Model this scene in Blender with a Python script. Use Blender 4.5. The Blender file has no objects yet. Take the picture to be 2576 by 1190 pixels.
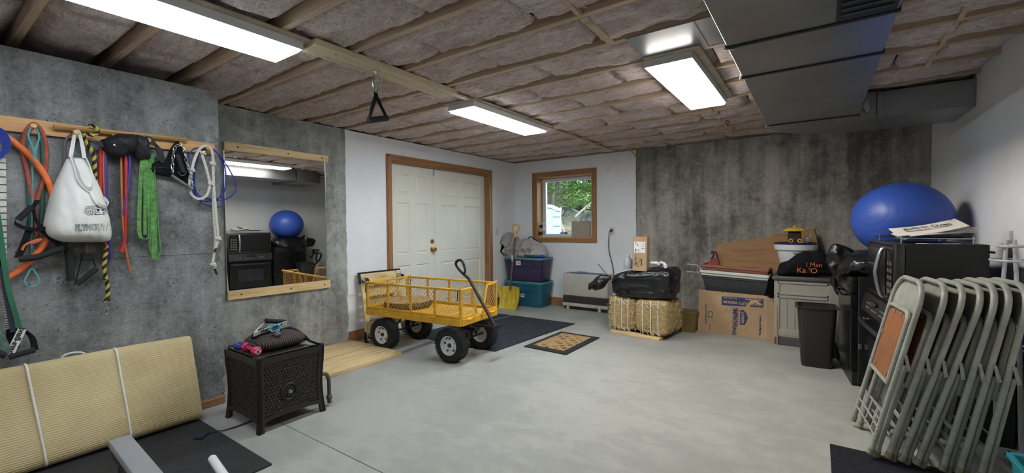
import bpy, bmesh, math, random
from mathutils import Matrix, Vector, noise, Euler
R = math.radians
random.seed(7)
SC = bpy.context.scene
COL = SC.collection

# ---------------------------------------------------------------- camera, world, light
FPX, YAW, PITCH, ROLL, HC = 1092.945, 0.611936, 0.02320024, -0.00876064, 1.3
def cam_axes():
    cy, sy = math.cos(YAW), math.sin(YAW)
    f0, r0, u0 = Vector((-sy, cy, 0)), Vector((cy, sy, 0)), Vector((0, 0, 1))
    f = math.cos(PITCH)*f0 - math.sin(PITCH)*u0
    u = math.cos(PITCH)*u0 + math.sin(PITCH)*f0
    r = math.cos(ROLL)*r0 + math.sin(ROLL)*u
    u2 = math.cos(ROLL)*u - math.sin(ROLL)*r0
    return r, u2, f
CR, CU, CF = cam_axes()
CP = Vector((0, 0, HC))
cd = bpy.data.cameras.new('camera'); cam = bpy.data.objects.new('camera', cd); COL.objects.link(cam)
cd.sensor_width = 36.0; cd.lens = 36.0*FPX/2576; cd.clip_start = 0.02
m3 = Matrix((CR, CU, -CF)).transposed()
cam.matrix_world = Matrix.Translation(CP) @ m3.to_4x4()
SC.camera = cam
def U(ax, val, x, y):
    """a point of a real plane (X, Y or Z = val) seen at photo pixel x, y"""
    d = CR*((x-1288)/FPX) - CU*((y-595)/FPX) + CF
    a = 'XYZ'.index(ax); t = (val-CP[a])/d[a]
    return CP + d*t

w = bpy.data.worlds.new('world'); SC.world = w; w.use_nodes = True
nt = w.node_tree; bg = nt.nodes['Background']
sky = nt.nodes.new('ShaderNodeTexSky'); sky.sky_type = 'NISHITA'; sky.sun_disc = False
sky.sun_elevation = R(48); sky.sun_rotation = R(60); sky.air_density = 1.2; sky.dust_density = 1.5
nt.links.new(sky.outputs[0], bg.inputs[0]); bg.inputs[1].default_value = 1.05
SC.view_settings.view_transform = 'Standard'; SC.view_settings.look = 'None'
SC.view_settings.gamma = 1.0; SC.view_settings.use_curve_mapping = False
SC.view_settings.exposure = 0.0
SC.cycles.use_denoising = True
SC.cycles.max_bounces = 8; SC.cycles.diffuse_bounces = 5; SC.cycles.transparent_max_bounces = 12
SC.cycles.sample_clamp_indirect = 6.0; SC.cycles.caustics_reflective = False; SC.cycles.caustics_refractive = False
LAMP_A, LAMP_B, LAMP_C = 20.0, 40.0, 47.0     # emission of the ceiling diffusers
LAMP_FILL = 22.0  # emission of the two unseen fill lamps

# ---------------------------------------------------------------- mesh helpers
class G:
    def __init__(s): s.b = bmesh.new()
    def poly(s, vs, faces):
        v = [s.b.verts.new(p) for p in vs]
        for f in faces:
            try: s.b.faces.new([v[i] for i in f])
            except ValueError: pass
        return v
    def box(s, lo, hi, bev=0, mx=None, seg=1):
        x0, y0, z0 = lo; x1, y1, z1 = hi
        t = bmesh.new()
        v = [t.verts.new(p) for p in ((x0,y0,z0),(x1,y0,z0),(x1,y1,z0),(x0,y1,z0),(x0,y0,z1),(x1,y0,z1),(x1,y1,z1),(x0,y1,z1))]
        for f in ((0,3,2,1),(4,5,6,7),(0,1,5,4),(1,2,6,5),(2,3,7,6),(3,0,4,7)): t.faces.new([v[i] for i in f])
        if bev: bmesh.ops.bevel(t, geom=t.edges[:], offset=bev, segments=seg, affect='EDGES', profile=.5)
        if mx: t.transform(mx)
        s.merge(t); return s
    def merge(s, t):
        m = bpy.data.meshes.new('t'); t.to_mesh(m); t.free(); s.b.from_mesh(m); bpy.data.meshes.remove(m)
    def tube(s, pts, r, n=8, closed=False, sub=0, caps=True, flat=None):
        P = [Vector(p) for p in pts]
        if sub: P, r = smooth(P, sub, closed, r)
        N = len(P); rr = r if isinstance(r, (list, tuple)) else [r]*N
        tg = []
        for i in range(N):
            a = P[(i-1) % N] if (closed or i) else P[i]
            b = P[(i+1) % N] if (closed or i < N-1) else P[i]
            d = b-a; tg.append(d.normalized() if d.length > 1e-9 else Vector((0,0,1)))
        up = Vector((0,0,1)) if abs(tg[0].z) < .9 else Vector((1,0,0))
        nrm = (up - tg[0]*up.dot(tg[0])).normalized()
        rings = []
        for i in range(N):
            nrm = (nrm - tg[i]*nrm.dot(tg[i]))
            nrm = nrm.normalized() if nrm.length > 1e-6 else tg[i].orthogonal().normalized()
            bn = tg[i].cross(nrm)
            fa, fb = flat if flat else (1, 1)
            rings.append([s.b.verts.new(P[i] + (nrm*math.cos(2*math.pi*k/n)*fa + bn*math.sin(2*math.pi*k/n)*fb)*rr[i]) for k in range(n)])
        for i in range(N if closed else N-1):
            A, B = rings[i], rings[(i+1) % N]
            for k in range(n): s.b.faces.new((A[k], A[(k+1) % n], B[(k+1) % n], B[k]))
        if not closed and caps:
            s.b.faces.new(rings[0][::-1]); s.b.faces.new(rings[-1])
        return s
    def cyl(s, p0, p1, r, r1=None, n=16): return s.tube([p0, p1], [r, r if r1 is None else r1], n)
    def lathe(s, prof, mx=None, n=24, sx=1, sy=1):
        rings = []
        mx = mx or Matrix()
        for r, z in prof:
            if r < 1e-6: rings.append([s.b.verts.new(mx @ Vector((0,0,z)))])
            else: rings.append([s.b.verts.new(mx @ Vector((r*sx*math.cos(2*math.pi*k/n), r*sy*math.sin(2*math.pi*k/n), z))) for k in range(n)])
        for A, B in zip(rings, rings[1:]):
            for k in range(n):
                if len(A) == 1 and len(B) == 1: continue
                if len(A) == 1: s.b.faces.new((A[0], B[(k+1) % n], B[k]))
                elif len(B) == 1: s.b.faces.new((A[k], A[(k+1) % n], B[0]))
                else: s.b.faces.new((A[k], A[(k+1) % n], B[(k+1) % n], B[k]))
        return s
    def grid(s, fn, nu, nv, cu=False, cv=False):
        """fn(u, v) with u, v in 0..1"""
        V = [[s.b.verts.new(fn(i/(nu if cu else nu-1), j/(nv if cv else nv-1))) for j in range(nv)] for i in range(nu)]
        for i in range(nu if cu else nu-1):
            for j in range(nv if cv else nv-1):
                s.b.faces.new((V[i][j], V[(i+1) % nu][j], V[(i+1) % nu][(j+1) % nv], V[i][(j+1) % nv]))
        return V
    def prism(s, pts, d):
        """flat polygon pts (3D) pushed along vector d"""
        a = [s.b.verts.new(p) for p in pts]; d = Vector(d)
        c = [s.b.verts.new(Vector(p)+d) for p in pts]; n = len(a)
        s.b.faces.new(a[::-1]); s.b.faces.new(c)
        for i in range(n): s.b.faces.new((a[i], a[(i+1) % n], c[(i+1) % n], c[i]))
        return s
    def ribbon(s, pts, wv, th=.002, sub=0):
        """a strap: centre line pts, width vector wv (one or one per point), thickness th"""
        P = [Vector(p) for p in pts]
        Wv = [Vector(q) for q in wv] if isinstance(wv[0], (tuple, list, Vector)) else [Vector(wv)]*len(P)
        if sub:
            Q, _ = smooth(P, sub, False, 1.0); Ws, _ = smooth(Wv, sub, False, 1.0); P, Wv = Q, Ws
        rows = []
        for i, p in enumerate(P):
            t = (P[min(i+1, len(P)-1)]-P[max(i-1, 0)])
            nn = t.cross(Wv[i]); nn = nn.normalized()*th/2 if nn.length > 1e-9 else Vector((th/2,0,0))
            h = Wv[i]/2
            rows.append([s.b.verts.new(q) for q in (p-h-nn, p+h-nn, p+h+nn, p-h+nn)])
        for A, B in zip(rows, rows[1:]):
            for k in range(4): s.b.faces.new((A[k], A[(k+1) % 4], B[(k+1) % 4], B[k]))
        s.b.faces.new(rows[0][::-1]); s.b.faces.new(rows[-1])
        return s
    def ball(s, c, r, nu=20, nv=12):
        r = r if isinstance(r, (tuple, list)) else (r, r, r); c = Vector(c)
        prof = [(math.sin(math.pi*j/nv), -math.cos(math.pi*j/nv)) for j in range(nv+1)]
        return s.lathe([(a if 0 < j < nv else 0, z) for j, (a, z) in enumerate(prof)], Matrix.Translation(c) @ Matrix.Diagonal((*r, 1)), nu)
    def move(s, mx): s.b.transform(mx); return s
def smooth(P, k, closed=False, r=1.0):
    N = len(P); out = []; ro = []
    rr = r if isinstance(r, (list, tuple)) else [r]*N
    segs = N if closed else N-1
    for i in range(segs):
        g = (lambda q: P[q % N]) if closed else (lambda q: P[max(0, min(N-1, q))])
        p0, p1, p2, p3 = g(i-1), g(i), g(i+1), g(i+2)
        for j in range(k):
            t = j/k
            out.append(.5*((2*p1)+(p2-p0)*t+(2*p0-5*p1+4*p2-p3)*t*t+(3*p1-p0-3*p2+p3)*t**3))
            ro.append(rr[i]*(1-t)+rr[(i+1) % N]*t)
    if not closed: out.append(P[-1].copy()); ro.append(rr[-1])
    return out, (ro if isinstance(r, (list, tuple)) else r)

def obj(name, g, mat, parent=None, shade=35, kind=None):
    me = bpy.data.meshes.new(name)
    b = g.b if isinstance(g, G) else g
    bmesh.ops.recalc_face_normals(b, faces=b.faces[:])
    b.to_mesh(me); b.free()
    if isinstance(mat, (list, tuple)):
        for m in mat: me.materials.append(m)
    else: me.materials.append(mat)
    if shade:
        me.shade_smooth(); me.set_sharp_from_angle(angle=R(shade))
    o = bpy.data.objects.new(name, me); COL.objects.link(o)
    if parent is not None: o.parent = parent
    if kind: o['kind'] = kind
    return o
def tag(o, label, cat, group=None, kind=None):
    o['label'] = label
    if cat: o['category'] = cat
    if group: o['group'] = group
    if kind: o['kind'] = kind
    return o
def thing(name, label, cat, loc=(0,0,0), rz=0, group=None, rot=None, kind=None):
    o = bpy.data.objects.new(name, None); COL.objects.link(o)
    o.location = loc; o.rotation_euler = rot if rot else (0, 0, rz)
    o.empty_display_size = .05
    return tag(o, label, cat, group, kind)
def rel(root, g):
    """g was drawn in world coordinates: express it in the thing's own frame"""
    e = root.rotation_euler.to_matrix().to_4x4()
    g.b.transform((Matrix.Translation(root.location) @ e).inverted()); return g
def copy_tree(o, parent=None):
    c = o.copy(); COL.objects.link(c)
    if parent is not None: c.parent = parent
    for ch in o.children: copy_tree(ch, c)
    return c
def instance(src, parent, loc=None, rot=None):
    c = src.copy(); COL.objects.link(c); c.parent = parent
    if loc is not None: c.location = loc
    if rot is not None: c.rotation_euler = rot
    return c

def text_g(s, size, outline=0, extrude=.0004, align='CENTER', bold=0):
    cu = bpy.data.curves.new('t', 'FONT'); cu.body = s; cu.size = size; cu.align_x = align; cu.align_y = 'CENTER'
    cu.resolution_u = 3
    if outline: cu.fill_mode = 'NONE'; cu.bevel_depth = outline; cu.bevel_resolution = 0; cu.offset = bold
    else: cu.extrude = extrude; cu.offset = bold
    o = bpy.data.objects.new('t', cu); COL.objects.link(o)
    bpy.context.view_layer.update()
    dg = bpy.context.evaluated_depsgraph_get()
    me = bpy.data.meshes.new_from_object(o.evaluated_get(dg))
    bpy.data.objects.remove(o); g = G(); g.b.from_mesh(me); bpy.data.meshes.remove(me); bpy.data.curves.remove(cu)
    return g
def frame(o, x, y):
    """matrix taking the text plane (x right, y up) to origin o with axes x, y"""
    x = Vector(x).normalized(); y = Vector(y).normalized(); z = x.cross(y)
    return Matrix.Translation(Vector(o)) @ Matrix((x, y, z)).transposed().to_4x4()

# ---------------------------------------------------------------- materials
def lin(h):
    if isinstance(h, str):
        h = h.lstrip('#'); c = [int(h[i:i+2], 16)/255 for i in (0, 2, 4)]
    else: c = h
    return tuple(((v+.055)/1.055)**2.4 if v > .04045 else v/12.92 for v in c)
def mk(name):
    m = bpy.data.materials.new(name); m.use_nodes = True
    nt = m.node_tree; p = nt.nodes['Principled BSDF']
    return m, nt, p
def N(nt, t, **kw):
    n = nt.nodes.new('ShaderNode'+t)
    for k, v in kw.items():
        if k.startswith('i_'): n.inputs[k[2:].replace('_', ' ')].default_value = v
        else: setattr(n, k, v)
    return n
def coords(nt, scale=(1,1,1), space='Object', rot=(0,0,0)):
    tc = N(nt, 'TexCoord'); mp = N(nt, 'Mapping'); mp.inputs['Scale'].default_value = scale; mp.inputs['Rotation'].default_value = rot
    nt.links.new(tc.outputs[space], mp.inputs[0]); return mp.outputs[0]
def ramp(nt, src, stops):
    r = N(nt, 'ValToRGB'); e = r.color_ramp.elements
    while len(e) < len(stops): e.new(.5)
    for k, (p, c) in enumerate(stops):
        e[k].position = p; e[k].color = (*c, 1) if len(c) == 3 else c
    nt.links.new(src, r.inputs[0]); return r.outputs[0]
def mixc(nt, fac, a, b, mode='MIX'):
    m = N(nt, 'Mix', data_type='RGBA', blend_type=mode)
    for sock, v in ((m.inputs[0], fac), (m.inputs[6], a), (m.inputs[7], b)):
        if hasattr(v, 'links'): nt.links.new(v, sock)
        elif isinstance(v, (int, float)): sock.default_value = v
        else: sock.default_value = (*v, 1)
    return m.outputs[2]
def noisef(nt, vec, scale, detail=4, rough=.6, dist=0):
    n = N(nt, 'TexNoise'); n.inputs['Scale'].default_value = scale; n.inputs['Detail'].default_value = detail
    n.inputs['Roughness'].default_value = rough; n.inputs['Distortion'].default_value = dist
    nt.links.new(vec, n.inputs['Vector']); return n.outputs[0]
def bump(nt, p, h, strength=.3, dist=.01):
    b = N(nt, 'Bump'); b.inputs['Strength'].default_value = strength; b.inputs['Distance'].default_value = dist
    nt.links.new(h, b.inputs['Height']); nt.links.new(b.outputs[0], p.inputs['Normal'])
_mats = {}
def M(name, col, rough=.5, metal=0, var=.12, vs=6, bmp=0, bs=60, spec=.5, stretch=(1,1,1), col2=None, coat=0):
    if name in _mats: return _mats[name]
    m, nt, p = mk(name); c = lin(col)
    vec = coords(nt, stretch)
    n = noisef(nt, vec, vs)
    c2 = lin(col2) if col2 else tuple(v*(1-var*2) for v in c)
    c1 = c if col2 else tuple(min(1, v*(1+var)) for v in c)
    nt.links.new(ramp(nt, n, [(.32, c2), (.68, c1)]), p.inputs['Base Color'])
    p.inputs['Roughness'].default_value = rough; p.inputs['Metallic'].default_value = metal
    p.inputs['Specular IOR Level'].default_value = spec; p.inputs['Coat Weight'].default_value = coat
    if bmp: bump(nt, p, noisef(nt, vec, bs, 3), bmp)
    _mats[name] = m; return m
def wood(name, c1, c2, axis='Y', scale=1, rough=.55, knots=True):
    if name in _mats: return _mats[name]
    m, nt, p = mk(name)
    s = {'X': (.7, 9, 9), 'Y': (9, .7, 9), 'Z': (9, 9, .7)}[axis]
    vec = coords(nt, tuple(v*scale for v in s))
    n = noisef(nt, vec, 3.2, 6, .65, .5)
    n2 = noisef(nt, vec, 14, 3, .7)
    col = ramp(nt, n, [(.28, lin(c2)), (.5, lin(c1)), (.75, tuple(min(1, v*1.12) for v in lin(c1)))])
    col = mixc(nt, ramp(nt, n2, [(.45, (0,0,0)), (.7, (.35,.35,.35))]), col, lin(c2))
    if knots:
        vo = N(nt, 'TexVoronoi'); vo.inputs['Scale'].default_value = 1.1
        nt.links.new(vec, vo.inputs['Vector'])
        col = mixc(nt, ramp(nt, vo.outputs['Distance'], [(.08, (.75,.75,.75)), (.2, (0,0,0))]), col, tuple(v*.45 for v in lin(c2)))
    nt.links.new(col, p.inputs['Base Color']); p.inputs['Roughness'].default_value = rough
    bump(nt, p, n2, .15, .004)
    _mats[name] = m; return m
def concrete(name, dark, light, streak=.5, bmp=.5, pit=.6, white=.25, rough=.85):
    m, nt, p = mk(name); dk, lt = lin(dark), lin(light)
    v = coords(nt); vs = coords(nt, (1.6, 1.6, .16))
    big = noisef(nt, v, 1.5, 6, .68, .3); st = noisef(nt, vs, 3.0, 5, .68); mid = noisef(nt, v, 11, 7, .78, .6); fine = noisef(nt, v, 55, 5, .8)
    def madd(x, k, y):
        q = N(nt, 'Math', operation='MULTIPLY_ADD'); nt.links.new(x, q.inputs[0]); q.inputs[1].default_value = k
        if hasattr(y, 'links'): nt.links.new(y, q.inputs[2])
        else: q.inputs[2].default_value = y
        return q.outputs[0]
    s = madd(fine, .45, madd(mid, .55, madd(st, streak, big))); c = (.5*(2+streak))
    s2 = madd(s, .5, .5-c*.5)
    col = ramp(nt, s2, [(.40, dk), (.5, tuple((x+y)/2 for x, y in zip(dk, lt))), (.60, lt)])
    # bug holes: small dark pits, denser in some places
    vo = N(nt, 'TexVoronoi'); vo.inputs['Scale'].default_value = 38; nt.links.new(v, vo.inputs['Vector'])
    hole = ramp(nt, vo.outputs['Distance'], [(.10, (1,1,1)), (.20, (0,0,0))])
    dens = ramp(nt, noisef(nt, v, 6, 4, .7), [(.50, (0,0,0)), (.60, (1,1,1))])
    pits = mixc(nt, 1.0, hole, dens, 'MULTIPLY')
    col = mixc(nt, mixc(nt, 1.0, pits, (pit,)*3, 'MULTIPLY'), col, tuple(q*.3 for q in dk))
    # scuffs: dark stains and pale lime spots
    sd = ramp(nt, noisef(nt, coords(nt, (1, 1, .6)), 4.2, 8, .8, .4), [(.60, (0,0,0)), (.70, (.65,)*3)])
    col = mixc(nt, sd, col, tuple(q*.62 for q in dk))
    sp = ramp(nt, noisef(nt, v, 13, 8, .85, .5), [(.62, (0,0,0)), (.70, (white,)*3)])
    col = mixc(nt, sp, col, tuple(min(1, q*1.5) for q in lt))
    nt.links.new(col, p.inputs['Base Color']); p.inputs['Roughness'].default_value = rough; p.inputs['Specular IOR Level'].default_value = .25
    bump(nt, p, madd(pits, -.9, madd(mid, .9, fine)), bmp, .014)
    return m
def emit(name, col, s):
    m, nt, p = mk(name); p.inputs['Base Color'].default_value = (*lin('#f4f6f8'), 1)
    p.inputs['Emission Color'].default_value = (*col, 1); p.inputs['Emission Strength'].default_value = s
    return m
# ---------------------------------------------------------------- setting
LX, FY, RX, CZ = -4.32, 6.27, 0.978, 2.40
BY = -4.2                                        # wall behind the camera
m_conc_left = concrete('left concrete', '#575959', '#a2a5a5', .5, .7, .8, .4)
m_conc_mid = concrete('mirror wall concrete', '#6b6d6b', '#b8bab5', .6, .6, .7, .4)
m_conc_far = concrete('far concrete', '#67645f', '#b5b1ab', 1.0, .6, .85, .4)
m_paint = M('white wall paint', '#e2e4e8', .75, 0, .03, 2.5, .04, 90, .3)
m_oak = wood('oak trim', '#9b7049', '#745031', 'Z', 1, .45, False)
m_oakx = wood('oak trim lengthwise', '#9b7049', '#745031', 'Y', 1, .45, False)
m_oakxx = wood('oak trim crosswise', '#9b7049', '#745031', 'X', 1, .45, False)
m_joist = wood('joist lumber', '#bda893', '#94806c', 'X', .6, .75)
m_pine = wood('pine board', '#d8bd8c', '#b08f5c', 'Y', 1, .6)
m_pinex = wood('pine board crosswise', '#d8bd8c', '#b08f5c', 'X', 1, .6)
m_black = M('black plastic', '#17171a', .42, 0, .1)
m_rub = M('black rubber', '#1b1b1e', .8, 0, .15, 20, .1)
m_steel = M('bright steel', '#b9bcc0', .28, 1, .06)
m_dsteel = M('dark steel', '#2a2b2e', .4, .6, .1)
m_white = M('white plastic', '#e4e6e8', .4, 0, .02)
m_blackcloth = M('black cloth', '#17181c', .9, 0, .2, 30, .25, 200, .2)

def floor_mat():
    m, nt, p = mk('floor concrete'); v = coords(nt)
    big = noisef(nt, v, .9, 4, .6); mid = noisef(nt, coords(nt, (1, 1.6, 1)), 5, 6, .7, .6); fine = noisef(nt, v, 40, 4, .7)
    a = N(nt, 'Math', operation='MULTIPLY_ADD'); nt.links.new(mid, a.inputs[0]); a.inputs[1].default_value = .8; nt.links.new(big, a.inputs[2])
    col = ramp(nt, a.outputs[0], [(.55, lin('#868884')), (.86, lin('#959792')), (1.0, lin('#a0a29c'))])
    scr = ramp(nt, noisef(nt, coords(nt, (2, 5, 1), rot=(0,0,.5)), 7, 9, .85, 1.2), [(.30, (.5,.5,.5)), (.40, (0,0,0))])
    col = mixc(nt, scr, col, lin('#5e605c'))
    nt.links.new(col, p.inputs['Base Color'])
    rr = ramp(nt, mid, [(.3, (.42,)*3), (.7, (.62,)*3)]); nt.links.new(rr, p.inputs['Roughness'])
    p.inputs['Specular IOR Level'].default_value = .35
    bump(nt, p, a.outputs[0], .12, .01); return m
# floor, with the saw joint as a real groove: two slabs
fl = thing('floor', 'pale grey poured concrete floor', None, kind='structure')
m_floor = floor_mat()
obj('slab', G().box((-4.7, BY-.2, -.12), (1.2, 1.457, 0)), m_floor, fl, 0)
obj('slab', G().box((-4.7, 1.463, -.12), (1.2, 6.5, 0)), m_floor, fl, 0)
obj('joint_filler', G().box((-4.7, 1.457, -.12), (1.2, 1.463, -.004)), M('joint grit', '#55565a', .9), fl, 0)

def S(o, label): return tag(o, label, None, None, 'structure')
# column / front left wall
prof = [(-3.65, y) for y in (BY, -1, 0, .4, .8, 1.1, 1.25, 1.32, 1.345, 1.36, 1.372, 1.382, 1.391, 1.399, 1.406)]
prof += [(-3.65-q, 1.412) for q in (.0, .008, .018, .03, .06, .2, .5, .8)]
def colf(i, j, n=190):
    x, y = prof[i]; z = 2.315*j/(n-1); d = abs(y-1.412)+abs(x+3.65)
    c = max(0, noise.noise((z*7, 2, 9))*.9+noise.noise((z*26, y*20, 4))*.8-.05)*.030*max(0, 1-d/.05)
    q = noise.noise((y*9, z*9, 3))*.0015
    return Vector((x-c*.7+q, y-c*.9, z))
g = G(); V = [[g.b.verts.new(colf(i, j)) for j in range(190)] for i in range(len(prof))]
for i in range(len(prof)-1):
    for j in range(189): g.b.faces.new((V[i][j], V[i+1][j], V[i+1][j+1], V[i][j+1]))
tc = [V[i][-1] for i in range(len(prof))]; e0, e1 = g.b.verts.new((LX-.15, 1.412, 2.315)), g.b.verts.new((LX-.15, BY, 2.315)); g.b.faces.new(tc+[e0, e1])
S(obj('wall_left', g, m_conc_left, None, 0), 'rough grey concrete wall holding the peg rack')
sm = [U('X', -3.65, x, y) for x, y in ((255, 650), (330, 646), (400, 643), (470, 638), (552, 633))]; sz = sum(p.z for p in sm)/5
S(obj('trim_3', G().tube([(-3.651, p.y, sz+noise.noise((p.y*9, 0, 0))*.004) for p in sm], .0045, 6), m_conc_left), 'thin horizontal form seam on the rough concrete wall')
# concrete part behind the mirror, with the ragged edge where the paint starts
pts = [(LX, 1.3, 0), (LX, 1.3, CZ)]; k = 60; edge = []
for i in range(k+1):
    z = CZ*(1-i/k); low = max(0, (1.5-z)/1.5)
    edge.append((LX, 2.925 + (noise.noise((z*9, 3, 1))*.018 + noise.noise((z*31, 5, 1))*.014)*(.35+low), z))
g = G().prism(pts+edge, (-.25, 0, 0))
S(obj('wall_left', g, m_conc_mid, None, 0), 'dark grey concrete wall section behind the mirror')
# painted part with door opening
DY0, DY1, DZ = 3.565, 5.525, 2.132
pw = thing('wall_left', 'white painted wall with the double door', None, kind='structure')
for lo, hi in (((LX-.2, 2.88, 0), (LX-.012, DY0, CZ)), ((LX-.2, DY1, 0), (LX-.012, FY+.2, CZ)), ((LX-.2, DY0, DZ), (LX-.012, DY1, CZ))):
    obj('panel', G().box(lo, hi), m_paint, pw, 0)
# far wall
WX0, WX1, WZ0, WZ1 = -3.885, -2.868, 1.10, 2.118
wb = thing('wall_back', 'white painted wall with the window', None, kind='structure')
for lo, hi in (((LX-.2, FY, 0), (WX0, FY+.26, CZ)), ((WX1, FY, 0), (-2.172, FY+.26, CZ)), ((WX0, FY, 0), (WX1, FY+.26, WZ0)), ((WX0, FY, WZ1), (WX1, FY+.26, CZ))):
    obj('panel', G().box(lo, hi), m_paint, wb, 0)
edge = [(-2.172+noise.noise((q*.22, 1, 4))*.012, FY-.006, CZ*q/40) for q in range(41)]
g = G().prism(edge+[(RX+.2, FY-.006, CZ), (RX+.2, FY-.006, 0)], (0, .26, 0))
S(obj('wall_back', g, m_conc_far, None, 0), 'dark stained concrete wall at the far end')
# shallow form line left in the far concrete
g = G()
g.tube([U('Y', FY-.008, 1698, 592), U('Y', FY-.008, 1790, 594)], .006, 6); g.tube([U('Y', FY-.008, 1790, 594), U('Y', FY-.008, 1791, 640)], .006, 6)
S(obj('trim_4', g, m_conc_far, None), 'raised form line on the far concrete wall')
S(obj('wall_right', G().box((RX, BY, 0), (RX+.2, FY+.2, CZ+.25)), m_paint, None, 0), 'white painted wall on the right')
S(obj('wall_front', G().box((LX-.2, BY-.2, 0), (RX+.2, BY, CZ+.25)), m_paint, None, 0), 'white painted wall behind the camera')
# baseboards
S(obj('baseboard_left', G().box((LX-.012, 2.935, 0), (LX+.006, 3.49, .125), .004), m_oakx), 'stained oak baseboard left of the double door')
S(obj('baseboard_left', G().box((LX-.012, 5.60, 0), (LX+.006, FY, .125), .004), m_oakx), 'stained oak baseboard right of the double door')
S(obj('baseboard_back', G().box((LX, FY-.018, 0), (-2.172, FY+.002, .125), .004), m_oakxx), 'stained oak baseboard under the window')
S(obj('trim_1', G().box((-3.65, -1.5, 0), (-3.612, 1.40, .055), .004), m_oakx), 'oak strip along the foot of the rough concrete wall')

# door casing
dc = thing('trim_2', 'oak casing and jamb around the double door', None, kind='structure')
cw = .075
for lo, hi, mm in (((LX-.012, DY0-cw, 0), (LX+.012, DY0, DZ+cw), m_oak), ((LX-.012, DY1, 0), (LX+.012, DY1+cw, DZ+cw), m_oak), ((LX-.012, DY0, DZ), (LX+.012, DY1, DZ+cw), m_oakx)):
    obj('casing', G().box(lo, hi, .005), mm, dc)
for lo, hi, mm in (((LX-.2, DY0, 0), (LX-.012, DY0+.018, DZ), m_oak), ((LX-.2, DY1-.018, 0), (LX-.012, DY1, DZ), m_oak), ((LX-.2, DY0+.018, DZ-.018), (LX-.012, DY1-.018, DZ), m_oakx)):
    obj('jamb', G().box(lo, hi), mm, dc)
for lo, hi in (((LX+.012, DY0-cw+.012, 0), (LX+.018, DY0-cw+.03, DZ+cw-.012)), ((LX+.012, DY1+cw-.03, 0), (LX+.018, DY1+cw-.012, DZ+cw-.012)), ((LX+.012, DY0-cw+.012, DZ+cw-.03), (LX+.018, DY1+cw-.012, DZ+cw-.012))):
    obj('bead', G().box(lo, hi, .002), m_oak, dc)
# door leaves
m_door = M('door paint', '#dcdcd2', .5, 0, .02, 2, 0)
DX = LX-.085
def leaf(name, label, y0, y1):
    r = thing(name, label, None, kind='structure')
    g = G(); W = y1-y0; t0, t1 = .105, .085
    ycuts = [y0, y0+.125, y0+W/2-.055, y0+W/2+.055, y1-.125, y1]
    zc = [.012, .22, .80, .95, 1.62, 1.74, 1.99, DZ-.02]
    for i in range(5):
        for j in range(7):
            if i in (1, 3) and j in (1, 3, 5): continue
            g.box((DX-.04, ycuts[i], zc[j]), (DX, ycuts[i+1], zc[j+1]))
    obj('stiles_and_rails', g, m_door, r, 0)
    for i in (1, 3):
        for j in (1, 3, 5):
            a, b, c, d = ycuts[i], ycuts[i+1], zc[j], zc[j+1]
            g = G(); q = .035
            P = [(DX, a, c), (DX, b, c), (DX, b, d), (DX, a, d), (DX-.012, a+.012, c+.012), (DX-.012, b-.012, c+.012), (DX-.012, b-.012, d-.012), (DX-.012, a+.012, d-.012),
                 (DX-.002, a+q, c+q), (DX-.002, b-q, c+q), (DX-.002, b-q, d-q), (DX-.002, a+q, d-q)]
            F = [(0,1,5,4), (1,2,6,5), (2,3,7,6), (3,0,4,7), (4,5,9,8), (5,6,10,9), (6,7,11,10), (7,4,8,11), (8,9,10,11)]
            g.poly(P, F); obj('panel', g, m_door, r, 0)
    return r
YM = 4.39
d1 = leaf('door_1', 'white six panel door leaf with the brass knob', DY0+.02, YM-.003)
d2 = leaf('door_2', 'white six panel door leaf hinged beside the light switch', YM+.003, DY1-.02)
m_brass = M('polished brass', '#c9a14a', .22, 1, .05)
kx = Matrix.Translation((DX, YM-.062, .99)) @ Matrix.Rotation(R(90), 4, 'Y')
obj('knob', G().lathe([(.034, 0), (.034, .006), (.013, .01), (.012, .035), (.024, .042), (.03, .056), (.026, .07), (0, .075)], kx, 20), m_brass, d1)
kx = Matrix.Translation((DX, YM-.062, 1.10)) @ Matrix.Rotation(R(90), 4, 'Y')
g = G().lathe([(.032, 0), (.032, .006), (.026, .014), (0, .015)], kx, 20); g.box((DX+.012, YM-.066, 1.085), (DX+.028, YM-.058, 1.115), .002)
obj('deadbolt', g, m_brass, d1)
obj('surface_bolt', G().box((DX, YM-.03, DZ-.11), (DX+.012, YM-.008, DZ-.02), .002), m_steel, d1)
obj('astragal', G().box((DX, YM-.009, .01), (DX+.009, YM+.009, DZ-.02), .002), m_door, d2)
for z in (.3, 1.03, 1.72):
    obj('hinge', G().cyl((DX+.006, DY1-.022, z), (DX+.006, DY1-.022, z+.1), .008, n=10), M('hinge brass', '#b7a98a', .35, 1), d2)
# wall plates
def plate(name, label, cat, c, nrm):
    r = thing(name, label, cat, c); m_iv = M('ivory plate', '#cfcdb8', .45, 0, .02)
    t = Matrix.Rotation(R(-90), 4, 'Z') if nrm == 'Y' else Matrix()
    obj('faceplate', G().box((0, -.037, -.06), (.007, .037, .06), .003, t), m_iv, r)
    if name == 'light_switch': obj('toggle', G().box((.006, -.008, -.014), (.016, .008, .014), .002, t), m_iv, r)
    else:
        for dz in (-.022, .022):
            g = G().box((.006, -.016, dz-.014), (.009, .016, dz+.014), .002, t)
            obj('socket', g, M('socket face', '#bdbba6', .5), r)
    return r
plate('light_switch', 'ivory light switch plate on the white wall beside the door', 'switch', (LX-.012, 5.744, 1.214), 'X')
plate('wall_outlet', 'ivory wall outlet with the black cord plugged in', 'outlet', (-2.542, FY, 1.212), 'Y')
r = thing('wall_sensor', 'small white sensor box high on the wall right of the window', 'sensor', (-2.596, FY, 2.149))
obj('housing', G().box((-.035, -.022, -.055), (.035, 0, .055), .01, seg=2), m_white, r)
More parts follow.
